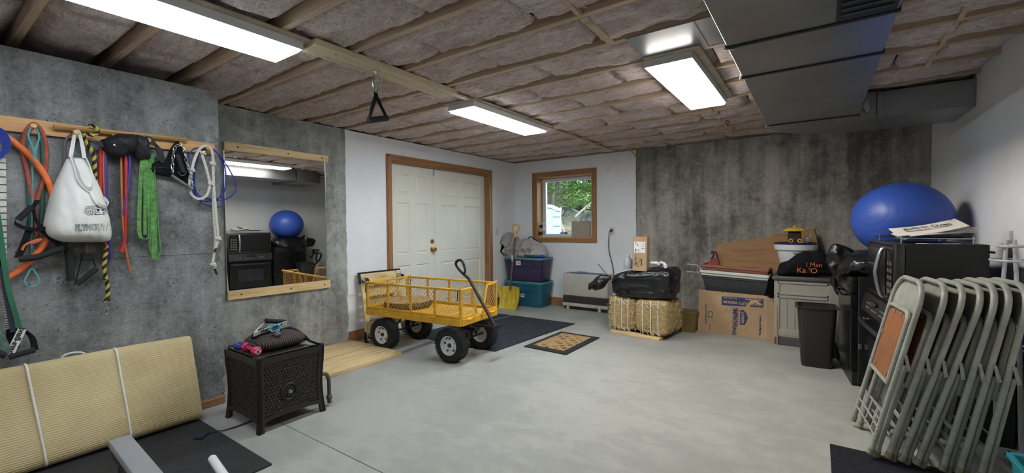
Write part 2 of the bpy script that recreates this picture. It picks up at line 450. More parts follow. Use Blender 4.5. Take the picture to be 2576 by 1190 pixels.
obj('lens', G().box((-.018, -.026, -.01), (.018, -.021, .02), .002), M('grey lens', '#b9bcc0', .3), r)

# window
m_vinyl = M('white vinyl', '#dfe3ea', .35, 0, .02)
wi = thing('window_1', 'oak cased basement window looking on the woods', None, kind='structure')
for lo, hi, mm in (((WX0-.078, FY-.018, WZ0-.068), (WX0, FY+.001, WZ1+.08), m_oak), ((WX1, FY-.018, WZ0-.068), (WX1+.078, FY+.001, WZ1+.08), m_oak),
               ((WX0, FY-.018, WZ1), (WX1, FY+.001, WZ1+.08), m_oakxx), ((WX0, FY-.018, WZ0-.068), (WX1, FY+.001, WZ0), m_oakxx)):
    obj('casing', G().box(lo, hi, .004), mm, wi)
m_jamb = wood('light oak jamb', '#c9a06a', '#a67c48', 'Z', 1, .5, False)
for lo, hi in (((WX0, FY, WZ0), (WX0+.015, FY+.2, WZ1)), ((WX1-.015, FY, WZ0), (WX1, FY+.2, WZ1)), ((WX0+.015, FY, WZ1-.015), (WX1-.015, FY+.2, WZ1)), ((WX0+.015, FY, WZ0), (WX1-.015, FY+.2, WZ0+.015))):
    obj('jamb', G().box(lo, hi), m_jamb, wi)
fx0, fx1, fz0, fz1 = WX0+.015, WX1-.015, WZ0+.015, WZ1-.015; fy = FY+.2
for a, t, y in ((0, .03, 0), (.03, .022, .012)):
    for lo, hi in (((fx0+a, fy-.03+y, fz0+a), (fx0+a+t, fy+.04, fz1-a)), ((fx1-a-t, fy-.03+y, fz0+a), (fx1-a, fy+.04, fz1-a)), ((fx0+a+t, fy-.03+y, fz1-a-t), (fx1-a-t, fy+.04, fz1-a)), ((fx0+a+t, fy-.03+y, fz0+a), (fx1-a-t, fy+.04, fz0+a+t))):
        obj('sash', G().box(lo, hi, .003), m_vinyl, wi)
def glass_mat():
    m, nt, p = mk('window glass'); nt.nodes.remove(p); out = nt.nodes['Material Output']
    t = N(nt, 'BsdfTransparent'); gl = N(nt, 'BsdfGlossy'); gl.inputs['Roughness'].default_value = .02
    t.inputs[0].default_value = (.95, .98, .97, 1)
    mx = N(nt, 'MixShader'); fr = N(nt, 'Fresnel'); fr.inputs[0].default_value = 1.45
    nt.links.new(fr.outputs[0], mx.inputs[0]); nt.links.new(t.outputs[0], mx.inputs[1]); nt.links.new(gl.outputs[0], mx.inputs[2]); nt.links.new(mx.outputs[0], out.inputs[0])
    return m
obj('pane', G().box((fx0+.05, fy+.004, fz0+.05), (fx1-.05, fy+.008, fz1-.05)), glass_mat(), wi, 0)

# ---------------------------------------------------------------- ceiling: joists, batts, bridging
def insul_mat():
    m, nt, p = mk('pink fibreglass'); v = coords(nt, (1, 2.2, 1))
    a = noisef(nt, v, 3.2, 6, .62, .8); b = noisef(nt, coords(nt, (1, 2.6, 2)), 13, 6, .70, 1.8)
    col = ramp(nt, a, [(.3, lin('#cbb6b6')), (.5, lin('#e2d2d0')), (.72, lin('#f0e6e0'))])
    col = mixc(nt, ramp(nt, b, [(.36, (.75,.75,.75)), (.54, (0,0,0))]), col, lin('#a38b8a'))  # creases darkened in the colour, following the bump
    nt.links.new(col, p.inputs['Base Color']); p.inputs['Roughness'].default_value = 1; p.inputs['Specular IOR Level'].default_value = .05
    p.inputs['Sheen Weight'].default_value = .1
    bump(nt, p, b, .7, .03); return m
m_ins = insul_mat()
ce = obj('ceiling', G().box((LX-.2, BY-.2, CZ+.235), (RX+.2, FY+.3, CZ+.27)), M('subfloor sheathing', '#7a5c40', .8), None, 0)
S(ce, 'open joist ceiling with pink insulation between the joists')
SP = .4175; JY0 = 1.69; ks = range(-14, 11)
jg = G().box((LX-.2, -.019, CZ), (RX+.05, .019, CZ+.235), .002)
j0 = None
for k in ks:
    y = JY0 + SP*k
    if j0 is None: j0 = obj('joist', jg, m_joist, ce, 0); j0.location = (0, y, 0)
    else: instance(j0, ce, (0, y, 0))
obj('rim_board', G().box((LX-.215, BY-.2, CZ-.02), (LX-.17, FY+.2, CZ+.235)), m_joist, ce, 0)
obj('rim_board', G().box((LX-.22, BY-.2, 2.3), (LX-.15, 1.5, CZ+.235)), m_joist, ce, 0)
# the rim at both ends of the joists
obj('rim_board', G().box((LX-.2, FY+.02, CZ), (RX, FY+.06, CZ+.235)), m_joist, ce, 0)
def batt(x0, x1, y0, y1, seed, fine):
    n1 = max(6, int((x1-x0)/fine)); n2 = max(6, int((y1-y0)/fine)); w_ = y1-y0; l_ = x1-x0
    def f(u, v):
        x = x0+l_*u; y = y0+w_*v
        ex = min(u, 1-u)*l_; ey = min(v, 1-v)*w_
        e = min(1, ey/.045)**.5 * (.45+.55*min(1, ex/.03)**.5)
        s = seed*7.3
        n = noise.noise((x*1.6+s, y*2.5, s))*.022 + noise.noise((x*4.5+s+y*3, y*15-x*1.5, s+4))*.020 + abs(noise.noise((x*8+s+y*9, y*34-x*4, 2)))*.022 + noise.noise((x*30, y*70, s))*.006
        z = CZ + .080 - (.066+n)*e
        return Vector((x, y + noise.noise((x*5, y*3, s+9))*.006*e, max(CZ-.03, z)))
    g = G(); g.grid(f, n1, n2); return g
seed = 0; cuts = [LX-.06, -3.35, -2.45, -1.75, -1.02, -.36, .28, RX]
for k in range(-6, 11):
    y0 = JY0+SP*k+.021; y1 = y0+SP-.042; y1 = min(y1, FY+.02)
    off = ((k*37) % 11)/11*.5-.25
    xs = [cuts[0]] + [c+(off if 0 < i < len(cuts)-1 and abs(c+2.45) > .01 else 0) for i, c in enumerate(cuts)][1:-1] + [cuts[-1]]
    for a, b in zip(xs, xs[1:]):
        seed += 1
        if k == 1 and -1.05 < a < -.5 : continue
        fine = .026 if k >= -1 else .06
        obj('insulation_batt', batt(a+.004, b-.004, y0, y1, seed, fine), m_ins, ce, 60)
# cross bridging
bg_ = G(); yy = SP-.04
def bridge(x, k):
    y0 = JY0+SP*k+.02; y1 = JY0+SP*(k+1)-.02
    for s in (0, 1):
        a, b = ((y0, CZ-.004), (y1, CZ+.055)) if s else ((y1, CZ-.004), (y0, CZ+.055))
        g = G().prism([(x+s*.03-.03, a[0], a[1]-.01), (x+s*.03-.03, a[0], a[1]+.03), (x+s*.03-.03, b[0], b[1]+.01), (x+s*.03-.03, b[0], b[1]-.03)], (.024, 0, 0))
        obj('bridging', g, m_joist, ce, 0)
for k in (0, -1, 5, 6, 7, 8, 9): bridge(-1.0 if k < 3 else -.82, k)
for k in (0, 1, 2, 3, 4, 5): bridge(.64, k)
for k in (2, 6, 7, 8, 9): bridge(-2.44, k)
obj('bridging', G().box((-1.045, JY0+SP+.02, CZ-.002), (-1.0, JY0+SP*2-.02, CZ+.03), .002), m_joist, ce, 0)
# a low strip carrying the bridging
g = G()
0 and obj('strapping', G().box((.60, 1.9, CZ-.018), (.66, 4.6, CZ), .003), m_joist, ce, 0)
obj('strapping', G().box((-2.475, 2.62, CZ-.016), (-2.42, 6.0, CZ), .003), m_joist, ce, 0)

# ---------------------------------------------------------------- ceiling lights
m_frame = M('lamp frame white', '#d8dade', .35, 0, .02)
def lamp(x, y0, y1, label, col, s):
    r = thing('ceiling_light', label, 'lamp', (x, (y0+y1)/2, CZ)); h = (y1-y0)/2; wd = .138
    obj('mounting_board', G().box((-.15, -h-.05, -.014), (.20, h+.05, 0), .003) if x > -1.5 else G().box((-.16, -h-.05, -.014), (.19, h+.05, 0), .003), M('lamp board paint', '#b8ab98', .7), r)
    g = G(); z0, z1 = -.062, -.014
    for lo, hi in (((-wd-.014, -h-.014, z0), (-wd, h+.014, z1)), ((wd, -h-.014, z0), (wd+.014, h+.014, z1)), ((-wd, -h-.014, z0), (wd, -h, z1)), ((-wd, h, z0), (wd, h+.014, z1))): g.box(lo, hi, .002)
    g.box((-wd, -h, z1-.012), (wd, h, z1-.002))
    obj('housing', g, m_frame, r)
    obj('diffuser', G().box((-wd, -h, z0-.014), (wd, h, z0+.012), .003), emit('lamp glow %d' % (len(_em)), col, s), r, 0)
    _em.append(r); return r
_em = []
COOL = (.86, .94, 1.0); WARM = (1.0, .93, .84)
lamp(-2.605, .15, 1.385, 'long bright ceiling light nearest the peg rack wall', COOL, LAMP_A)
lamp(-2.57, 2.905, 4.125, 'bright ceiling light in front of the double door', COOL, LAMP_B)
lamp(-.79, 2.89, 4.11, 'warm white ceiling light beside the metal duct', WARM, LAMP_C)
lamp(-.755, -1.4, -.24, 'unseen ceiling light added behind the camera on the duct side', WARM, LAMP_FILL)  # added out of view as fill light for the room
lamp(-2.475, -2.6, -1.44, 'unseen ceiling light added behind the camera on the peg rack side', COOL, LAMP_FILL)  # second added fill lamp, also out of view

# board between the lights, with the pull handle
hb = thing('ceiling_board', 'pale pine board screwed under the joists between two lights', 'board', (-2.455, 2.03, CZ-.04))
obj('plank', G().box((-.085, -.6, 0), (.085, .6, .04), .003), wood('weathered pine board', '#cfc3a8', '#a5957a', 'Y', 1, .65), hb)
for y in (-.45, -.02, .4):
    for x in (-.04, .045): obj('screw_head', G().cyl((x, y, -.001), (x, y, .004), .006, n=8), m_dsteel, hb)
eye = U('Z', CZ-.04, 945, 180)
ph = thing('pull_handle', 'black cable handle hanging from the ceiling board on a carabiner', 'handle', eye)
g = G().cyl((0,0,0), (0,0,-.004), .022, n=16); g.tube([(0, -.014, 0), (0, -.018, -.03), (0, 0, -.045), (0, .018, -.03), (0, .014, 0)], .004, 8, sub=3)
obj('eye_plate', g, m_steel, ph)
g = G().tube([(0, .006, -.035), (0, .022, -.05), (0, .018, -.12), (0, .005, -.142), (0, -.016, -.125), (0, -.024, -.07), (0, -.012, -.04)], .005, 8, True, 3)
obj('carabiner', g, m_steel, ph)
zb = -.335
obj('strap', G().ribbon([(0,0,-.132), (0,0,-.18)], (0, .03, 0), .004), m_blackcloth, ph)
gl, gr = U('X', eye.x, 927, 303)-eye, U('X', eye.x, 974, 297)-eye
obj('strap', G().ribbon([(0,-.004,-.17), (0, gl.y*.55, -.26), (0, gl.y+.004, gl.z)], [(.012, .026, 0), (.02, .014, 0), (.024, 0, 0)], .004, 5), m_blackcloth, ph)
obj('strap', G().ribbon([(0,.004,-.17), (0, gr.y*.55, -.24), (0, gr.y-.004, gr.z)], [(.012, .026, 0), (.02, .01, 0), (.024, 0, 0)], .004, 5), m_blackcloth, ph)
obj('grip', G().cyl((0, gl.y, gl.z), (0, gr.y, gr.z), .02, n=16), m_rub, ph)
obj('end_ring', G().tube([(0, gr.y+.004, gr.z+.016), (.014, gr.y+.004, gr.z), (0, gr.y+.004, gr.z-.016), (-.014, gr.y+.004, gr.z)], .003, 6, True, 3), m_steel, ph)

# ---------------------------------------------------------------- ductwork
def galv():
    m, nt, p = mk('galvanised sheet'); v = coords(nt)
    n = noisef(nt, v, 1.6, 3, .5); n2 = noisef(nt, v, 3, 3, .5, .6)
    nt.links.new(ramp(nt, n, [(.3, lin('#8f9397')), (.7, lin('#a9adb1'))]), p.inputs['Base Color'])
    p.inputs['Metallic'].default_value = .9
    nt.links.new(ramp(nt, n2, [(.3, (.30,)*3), (.7, (.40,)*3)]), p.inputs['Roughness'])
    bump(nt, p, noisef(nt, v, 2.2, 2), .05, .03); return m
m_galv = galv()
m_seam = M('dark duct seam', '#26272a', .5, .5)
DZ0 = 2.178
du = thing('air_duct', 'wide galvanised air duct under the joists turning to the right wall', 'duct', (-.05, 3, DZ0))
X0, X1 = -.37, .272
secs = [1.05, 2.40, 2.94, 4.50]
for a, b in zip([-.6]+secs[:-1], secs):
    obj('duct_section', rel(du, G().box((X0, a, DZ0), (X1, b, CZ-.005), .003)), m_galv, du)
for y in secs:
    obj('seam_strip', rel(du, G().box((X0-.006, y-.012, DZ0-.007), (X1+.006, y+.012, CZ-.02), .002)), m_seam, du)
# elbow with a rounded outer corner, then the branch
cen = (X1+.1, 4.60); arc = []
ro = cen[0]-X0
for i in range(13):
    a = math.pi - math.pi/2*i/12
    arc.append((cen[0]+ro*math.cos(a), 4.52+(5.33-4.52)*math.sin(a), DZ0))
pl = [(X1, 4.512, DZ0), (X0, 4.512, DZ0)] + arc + [(cen[0]+.05, 5.33, DZ0), (cen[0]+.05, 4.72, DZ0), (X1+.02, 4.70, DZ0)]
obj('elbow', rel(du, G().prism(pl, (0, 0, CZ-.005-DZ0))), m_galv, du, 30)
obj('branch_section', rel(du, G().box((cen[0]+.05, 4.715, DZ0), (RX, 5.335, CZ-.012), .003)), m_galv, du)
obj('seam_strip', rel(du, G().box((cen[0]+.03, 4.703, DZ0-.004), (cen[0]+.075, 5.34, CZ-.014), .002)), m_galv, du)
obj('flap', rel(du, G().prism([U('Y', 4.69, 2170, 268), U('Y', 4.69, 2182, 240), U('Y', 4.69, 2189, 275), U('Y', 4.69, 2180, 286)], (0, .004, 0))), M('foil scrap', '#b5b3ae', .5, .5), du)
# register opening beside the second seam
obj('register', rel(du, G().box((.06, 1.98, DZ0-.012), (X1-.012, 2.35, DZ0-.002), .004)), m_seam, du)
for y in (2.05, 2.11, 2.17, 2.23, 2.29):
    obj('louvre', rel(du, G().box((.075, y-.012, DZ0-.017), (X1-.027, y+.004, DZ0-.013))), M('louvre grey', '#4a4d50', .5, .6), du)
for y in secs:
    obj('clip', rel(du, G().tube([(X0-.008, y, DZ0+.02), (X0-.014, y+.01, DZ0-.004), (X0+.03, y+.012, DZ0-.011)], .004, 6)), m_steel, du)
pn = thing('joist_panel', 'flat galvanised sheet closing the joist bay beside the duct', 'metal panel', (-.6, 2.68, CZ-.006))
obj('sheet', rel(pn, G().box((-.93, 2.50, CZ-.007), (-.55, 2.905, CZ-.001))), m_galv, pn, 0)
obj('sheet', rel(pn, G().box((-.57, 2.505, CZ-.004), (-.36, 2.90, CZ))), m_galv, pn, 0)
obj('nail', rel(pn, G().cyl((-.91, 2.52, CZ-.01), (-.91, 2.52, CZ), .006, n=8)), m_steel, pn)
pp = thing('gas_pipe', 'thin yellow gas pipe along the top of the far concrete wall', 'pipe', (-1.5, 6.1, 2.35))
pts = [U('Y', 6.18, 1601, 396), U('Y', 6.14, 1588, 372), U('Y', 6.1, 1640, 364), U('Y', 6.05, 1930, 325), U('Y', 6.05, 2050, 306)]
obj('tube', rel(pp, G().tube(pts, .011, 8, sub=3)), M('yellow coating', '#c4a24a', .5), pp)
obj('clamp', rel(pp, G().box(tuple(U('Y', 6.09, 1780, 347)-Vector((.015, .02, .02))), tuple(U('Y', 6.09, 1780, 347)+Vector((.015, .02, .06))), .002)), m_steel, pp)
# ---------------------------------------------------------------- helpers for things
def P_(name, g, mat, root, shade=35, kind=None):
    return obj(name, rel(root, g), mat, root, shade, kind)
def solo(name, label, cat, g, mat, group=None, shade=35, kind=None):
    vs = [v.co for v in g.b.verts]
    lo = [min(v[i] for v in vs) for i in range(3)]; hi = [max(v[i] for v in vs) for i in range(3)]
    c = Vector(((lo[0]+hi[0])/2, (lo[1]+hi[1])/2, lo[2]))
    g.b.transform(Matrix.Translation(-c)); o = obj(name, g, mat, None, shade); o.location = c
    return tag(o, label, cat, group, kind)
def rope_g(pts, r, strands=3, pitch=.03, sub=6, which=None, n=5):
    P, _ = smooth([Vector(p) for p in pts], sub, False, 1.0)
    # resample evenly
    out = [P[0]]; step = pitch/6
    for p in P[1:]:
        while (p-out[-1]).length > step: out.append(out[-1]+(p-out[-1]).normalized()*step)
    tg = [(out[min(i+1, len(out)-1)]-out[max(i-1, 0)]).normalized() for i in range(len(out))]
    up = Vector((1, 0, 0)); fr = []
    nrm = (up-tg[0]*up.dot(tg[0])).normalized()
    for t in tg:
        nrm = (nrm-t*nrm.dot(t)); nrm = nrm.normalized() if nrm.length > 1e-5 else t.orthogonal().normalized(); fr.append((nrm.copy(), t.cross(nrm)))
    g = G()
    for s in (range(strands) if which is None else which):
        q = []
        for i, p in enumerate(out):
            a = 2*math.pi*(i/6 + s/strands); q.append(p+(fr[i][0]*math.cos(a)+fr[i][1]*math.sin(a))*r*.52)
        g.tube(q, r*.58, n)
    return g
def puff(outline, plane, val, depth, seed=0, rings=9, amp=.3, back=0, nsc=9, side=1, sub=4):
    """a soft lump: photo outline on a real plane, swelling towards the room by depth"""
    pts = [U(plane, val, x, y) for x, y in outline]
    Q, _ = smooth(pts, sub, True, 1.0)
    c = sum(Q, Vector())/len(Q); ax = 'XYZ'.index(plane); nrm = Vector((0, 0, 0)); nrm[ax] = side
    def f(u, v):
        i = int(round(u*len(Q))) % len(Q); s = math.cos(v*math.pi/2) if v < .999 else .03
        p = c+(Q[i]-c)*s; h = math.sin(v*math.pi/2)**.8
        n = noise.noise(p*nsc+Vector((seed, 0, 0)))*amp + abs(noise.noise(p*nsc*2.6+Vector((seed, 3, 0))))*amp*.6
        return p+nrm*depth*(h*(1+n)-.0) + (Vector((0,0,0)) if v < .01 else Vector((noise.noise(p*14), noise.noise(p*14+Vector((4,0,0))), noise.noise(p*14+Vector((8,0,0)))))*depth*.06)
    g = G(); V = g.grid(f, len(Q), rings, cu=True)
    a = g.b.verts.new(c+nrm*depth); b = g.b.verts.new(c-nrm*back); k = len(Q)
    low = V if not back else None
    if back:
        B = [g.b.verts.new(q-nrm*back*.5+(c-q)*.12) for q in Q]
    for i in range(k):
        g.b.faces.new((V[i][-1], V[(i+1) % k][-1], a))
        if back:
            g.b.faces.new((V[i][0], V[(i+1) % k][0], B[(i+1) % k], B[i])); g.b.faces.new((B[i], B[(i+1) % k], b))
        else: g.b.faces.new((V[i][0], V[(i+1) % k][0], b))
    return g
def wx(x, y, X=-3.58): return U('X', X, x, y)
def path(px, X=-3.58): return [wx(x, y, X) if len(q) == 2 else wx(x, y, q[2]) for q in px for x, y in [q[:2]]]

# ---------------------------------------------------------------- peg rack and what hangs on it
CX = -3.65
m_rack = wood('rack pine', '#c89a63', '#a37443', 'Y', .8, .5)
m_peg = wood('peg wood', '#d0a770', '#a67b48', 'X', 2, .5, False)
rk = thing('peg_rack', 'long honey coloured pine board with wooden pegs on the rough concrete wall', 'rack', (CX, .4, 1.845))
P_('backboard', G().prism([(CX, -.7, 1.85), (CX, -.7, 1.932), (CX, 1.376, 1.926), (CX, 1.376, 1.846)], (.02, 0, 0)), m_rack, rk)
pegs = {}
for i, (x, y) in enumerate([(84, 317), (191, 333), (288, 343), (373, 353), (454, 364), (523, 373)]):
    p = wx(x, y, CX+.075); pegs[i] = p
    mx = Matrix.Translation((CX+.02, p.y, p.z-.01)) @ Matrix.Rotation(R(80), 4, 'Y')
    P_('peg', G().lathe([(.008, 0), (.0085, .035), (.007, .042), (.013, .05), (.015, .058), (.012, .066), (0, .068)], mx, 14), m_peg, rk)
p0 = Vector((CX+.075, .03, 1.905)); P_('peg', G().lathe([(.008, 0), (.0085, .035), (.007, .042), (.013, .05), (.015, .058), (0, .068)], Matrix.Translation((CX+.02, .03, 1.895)) @ Matrix.Rotation(R(80), 4, 'Y'), 14), m_peg, rk)
solo('wooden_stick', 'thin squared wooden stick laid along the pegs of the rack', 'stick',
     G().tube([wx(134, 318, -3.60), wx(470, 352, -3.60)], .0135, 4), wood('stick wood', '#b58f5a', '#8a6a3e', 'Y', 1, .6, False))

m_redtube = M('dull red rubber tube', '#a4503f', .6, 0, .15, 20)
m_grntube = M('green rubber tube', '#2f6157', .6, 0, .15, 20)
m_teal = M('teal cord', '#5aa0a6', .7, 0, .15, 30)
m_foam = M('black foam grip', '#1d1d20', .85, 0, .15, 40, .2, 150)
solo('exercise_tube', 'dull red rubber exercise tube looped over the leftmost peg', 'exercise band',
     G().tube(path([(94, 595), (90, 557), (84, 505), (75, 465), (65, 420), (58, 385), (57, 360), (65, 330), (84, 311), (104, 328), (115, 362), (116, 400), (112, 440), (103, 474), (94, 503)], -3.632), .0105, 8, sub=5), m_redtube)
solo('exercise_tube', 'green rubber exercise tube looped inside the red one on the leftmost peg', 'exercise band',
     G().tube(path([(78, 590), (76, 540), (72, 480), (66, 400), (67, 350), (84, 314), (101, 345), (108, 380), (108, 440), (107, 500), (104, 568)], -3.636), .0095, 8, sub=5), m_grntube)
t = thing('jump_rope', 'thin teal cord knotted in a loop over the leftmost peg', 'cord', wx(80, 722, -3.57))
P_('cord', G().tube(path([(87, 383), (80, 366), (72, 347), (73, 330), (84, 316), (95, 330), (98, 347), (93, 365), (87, 383)], -3.575), .0045, 6, sub=4), m_teal, t)
g = G()
for a, b in (((82, 380), (92, 385)), ((82, 384), (93, 380)), ((83, 388), (92, 389))): g.tube([wx(*a, -3.57), wx(*b, -3.565)], .006, 6)
P_('knot', g, m_teal, t)
P_('tail', G().tube(path([(87, 386), (87, 405)], -3.57), .0055, 6), m_teal, t)
P_('tail', G().tube(path([(84, 390), (81, 410), (82, 470), (80, 560), (80, 676)], -3.625), .0035, 6, sub=4), m_teal, t)
P_('end_loop', G().tube(path([(80, 676), (70, 690), (62, 706), (68, 718), (80, 722), (93, 716), (98, 704), (90, 688)], -3.6), .0045, 6, True, 4), m_teal, t)
# two black handles under it
t = thing('band_handle', 'black foam handle on straps hanging under the red tube', 'handle', wx(70, 575, -3.58))
P_('grip', G().tube(path([(80, 520), (45, 553)], -3.57), .0145, 12), m_foam, t)
P_('strap', G().ribbon(path([(94, 503), (84, 520), (80, 524)], -3.575), (0, .02, 0), .004), m_blackcloth, t)
P_('strap', G().ribbon(path([(40, 556), (38, 562), (66, 575), (100, 578), (118, 572)], -3.565), (0, .004, .02), .004, 4), m_blackcloth, t)
P_('strap', G().ribbon(path([(84, 520), (88, 548), (100, 568), (112, 577)], -3.57), (0, .014, .01), .004, 4), m_blackcloth, t)
t = thing('band_handle', 'black foam handle with an orange cord low beside the canvas bag', 'handle', wx(100, 655, -3.58))
P_('grip', G().tube(path([(48, 652), (100, 645), (160, 622)], -3.57), .017, 12, sub=3), m_foam, t)
P_('strap', G().ribbon(path([(45, 648), (60, 615), (72, 582), (76, 572)], -3.575), (0, .03, 0), .005, 4), m_blackcloth, t)
P_('strap', G().ribbon(path([(98, 568), (118, 590), (140, 606), (158, 622)], -3.575), (0, .02, .02), .005, 4), m_blackcloth, t)
P_('cord', G().tube(path([(56, 630), (60, 620), (75, 610), (104, 601), (96, 607), (76, 613)], -3.57), .006, 8, sub=4), M('orange rubber', '#c9693f', .6), t)

hX = -3.612; h1, h2, h3 = U('X', hX, 133, 490), U('X', hX, 0, 334), U('X', hX, 0, 710)
def circ(p, q, r_):
    (ax_, ay_), (bx_, by_), (cx_, cy_) = p, q, r_; d = 2*(ax_*(by_-cy_)+bx_*(cy_-ay_)+cx_*(ay_-by_))
    ux = ((ax_*ax_+ay_*ay_)*(by_-cy_)+(bx_*bx_+by_*by_)*(cy_-ay_)+(cx_*cx_+cy_*cy_)*(ay_-by_))/d
    uy = ((ax_*ax_+ay_*ay_)*(cx_-bx_)+(bx_*bx_+by_*by_)*(ax_-cx_)+(cx_*cx_+cy_*cy_)*(bx_-ax_))/d
    return ux, uy, math.hypot(ax_-ux, ay_-uy)
hc_y, hc_z, hc_r = circ((h1.y, h1.z), (h2.y, h2.z), (h3.y, h3.z))
hp = G(); hp.tube([(hX, hc_y+hc_r*math.cos(2*math.pi*i/72), hc_z+hc_r*math.sin(2*math.pi*i/72)) for i in range(72)], .0155, 12, True)
solo('exercise_hoop', 'bright orange exercise hoop hanging at the left end of the rack', 'hoop', hp, M('orange foam', '#e8743f', .75, 0, .1, 30, .1, 120))
solo('blue_strap', 'bright blue webbing strap at the left end of the peg rack', 'strap',
     G().ribbon(path([(-30, 322), (-6, 328), (10, 345), (17, 364), (12, 380), (-4, 400), (-30, 412)], -3.57), [(.02, .03, .02)]*7, .004, 4), M('blue webbing', '#2b3f9e', .8, 0, .1, 60))
# white daisy strap at the left edge
t = thing('chain_strap', 'narrow white strap with dark stitches at the left edge', 'strap', wx(22, 830, -3.6))
pp_ = path([(6, 385), (8, 520), (9, 640), (12, 720), (18, 780), (23, 826)], -3.6)
P_('webbing', G().ribbon(pp_, (0, .024, 0), .004, 5), M('white webbing', '#c9c9c0', .8, 0, .1, 40), t)
g = G(); q, _ = smooth([Vector(p) for p in pp_], 8, False, 1.0)
for i in range(1, len(q)-1):
    g.box(tuple(q[i]+Vector((.002, -.013, -.002))), tuple(q[i]+Vector((.0045, .013, .002))))
P_('stitching', g, M('dark stitch', '#3a3a3a', .9), t, 0, 'stuff')
P_('end_pad', G().box(tuple(wx(30, 878, -3.62)-Vector((0, .02, 0))), tuple(wx(32, 826, -3.61)+Vector((.012, .022, 0))), .006), m_blackcloth, t)
# green band with printed strap handle
m_tb = M('printed white webbing', '#d5d6d6', .75, 0, .04)
def tb_handle(t, a, b, gl, gr, X, txt=True):
    """white printed strap from a to b, black foam grip gl-gr"""
    A, B = wx(*a, X+.02), wx(*b, X+.02); d = (B-A)
    up = Vector((1, 0, 0)).cross(d).normalized()
    P_('printed_strap', G().ribbon([A, A+d*.5, B], tuple(up*.034), .003), m_tb, t)
    if txt:
        g = text_g('Thera-Band', .034, 0, .0006, bold=.0006); g.move(frame((A+B)/2+Vector((.0035, 0, 0)), -d, -up if False else up*1)); P_('lettering', g, M('black print', '#15161a', .7), t, 0)
    P_('grip', G().tube([wx(*gl, X+.02), wx(*gr, X+.02)], .0155, 12), m_foam, t)
    P_('strap', G().ribbon([A, (A+wx(*gr, X))/2+Vector((0, .012, .01)), wx(*gr, X+.02)], tuple(up*.03), .003, 4), m_blackcloth, t)
t = thing('exercise_band', 'green band ending in a printed white strap handle left of the rug', 'exercise band', wx(50, 900, -3.58))
P_('band', G().ribbon(path([(-6, 540), (2, 600), (10, 660), (22, 730), (36, 780), (48, 822), (55, 830)], -3.585), [(0, .022, 0)]*7, .004, 4), M('green latex', '#2c6a4e', .5), t)
tb_handle(t, (56, 828), (22, 896), (22, 899), (88, 880), -3.6)
t = thing('exercise_band', 'black and green band handle cut off by the left picture edge', 'exercise band', wx(0, 905, -3.58))
P_('band', G().ribbon(path([(-8, 690), (0, 640), (8, 700), (18, 760), (30, 815), (33, 836)], -3.59), [(0, .02, 0)]*6, .004, 4), M('navy latex', '#23303f', .5), t)
P_('printed_strap', G().ribbon(path([(-8, 830), (8, 858), (20, 884)], -3.575), (0, .026, .02), .004), M('green print webbing', '#57766a', .8, 0, .3, 60), t)
P_('grip', G().tube(path([(-30, 880), (14, 895)], -3.57), .016, 12), m_foam, t)

# canvas bag
m_canvas = M('cream canvas', '#d9dad6', .9, 0, .05, 4, .25, 160, .2)
rows = [(398, 172, 214, .02), (430, 157, 236, .045), (470, 138, 257, .075), (520, 123, 274, .10), (565, 113, 284, .115), (590, 120, 286, .11), (604, 142, 282, .075), (609, 165, 268, .03)]
BX = -3.592
brow = []
for y, a, b, d in rows:
    A, B = wx(a, y, -3.54), wx(b, y, -3.54); brow.append((A.z*.5+B.z*.5, A.y, B.y, d, A.z, B.z))
def bag_at(v):
    f = v*(len(brow)-1); i = min(int(f), len(brow)-2); t_ = f-i
    g_ = lambda k: brow[max(0, min(len(brow)-1, k))]
    r_ = []
    for c in range(6):
        p0_, p1_, p2_, p3_ = (g_(i+k)[c] for k in (-1, 0, 1, 2))
        r_.append(.5*((2*p1_)+(p2_-p0_)*t_+(2*p0_-5*p1_+4*p2_-p3_)*t_*t_+(3*p1_-p0_-3*p2_+p3_)*t_**3))
    return r_
def bag_front(u, v):
    """u -1..1 across, v 0..1 down"""
    z, a, b, d, za, zb = bag_at(v); y = (a+b)/2+(b-a)/2*u
    e = max(0, 1-abs(u)**2.6)**.5
    fold = (noise.noise((y*16, z*3.2, 1))*.014 + noise.noise((y*30+z*12, z*14, 5))*.006 + abs(noise.noise((y*9-z*7, z*5, 8)))*.012)*min(1, v*2.5)
    return Vector((BX+d*e+fold*e, y, za+(zb-za)*(u+1)/2))
t = thing('canvas_bag', 'cream canvas tote bag with outlined lettering hanging on the second peg', 'bag', wx(200, 609, -3.6))
g = G(); V = g.grid(lambda u, v: bag_front(u*2-1, v), 44, 40)
Bk = g.grid(lambda u, v: Vector((BX-.004, bag_front(u*2-1, v).y, bag_front(u*2-1, v).z)), 12, 12)
P_('body', g, m_canvas, t, 60)
BT = [bag_front(u/20, v/30) for u in range(-20, 21, 2) for v in range(0, 31)]
def bag_px(x, y, off=.003):
    """point of the bag's cloth seen at a photo pixel"""
    X = -3.54
    for _ in range(6):
        p = wx(x, y, X)
        X = min(BT, key=lambda q: abs(q.y-p.y)+abs(q.z-p.z)).x
    return wx(x, y, X+off)
hem = [bag_px(x, y, .006) for x, y in [(175, 392), (186, 420), (194, 450), (212, 474), (230, 484), (236, 470), (233, 440), (220, 405), (213, 394)]]
P_('hem', G().tube(hem, .0045, 6, sub=3), m_canvas, t)
inn = [bag_px(x, y, .004) for x, y in [(178, 396), (190, 425), (198, 452), (214, 473), (229, 481), (233, 466), (230, 440), (218, 408), (211, 397)]]
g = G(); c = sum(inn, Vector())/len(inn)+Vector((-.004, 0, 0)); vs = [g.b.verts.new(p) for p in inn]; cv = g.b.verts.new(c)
for i in range(len(vs)): g.b.faces.new((vs[i], vs[(i+1) % len(vs)], cv))
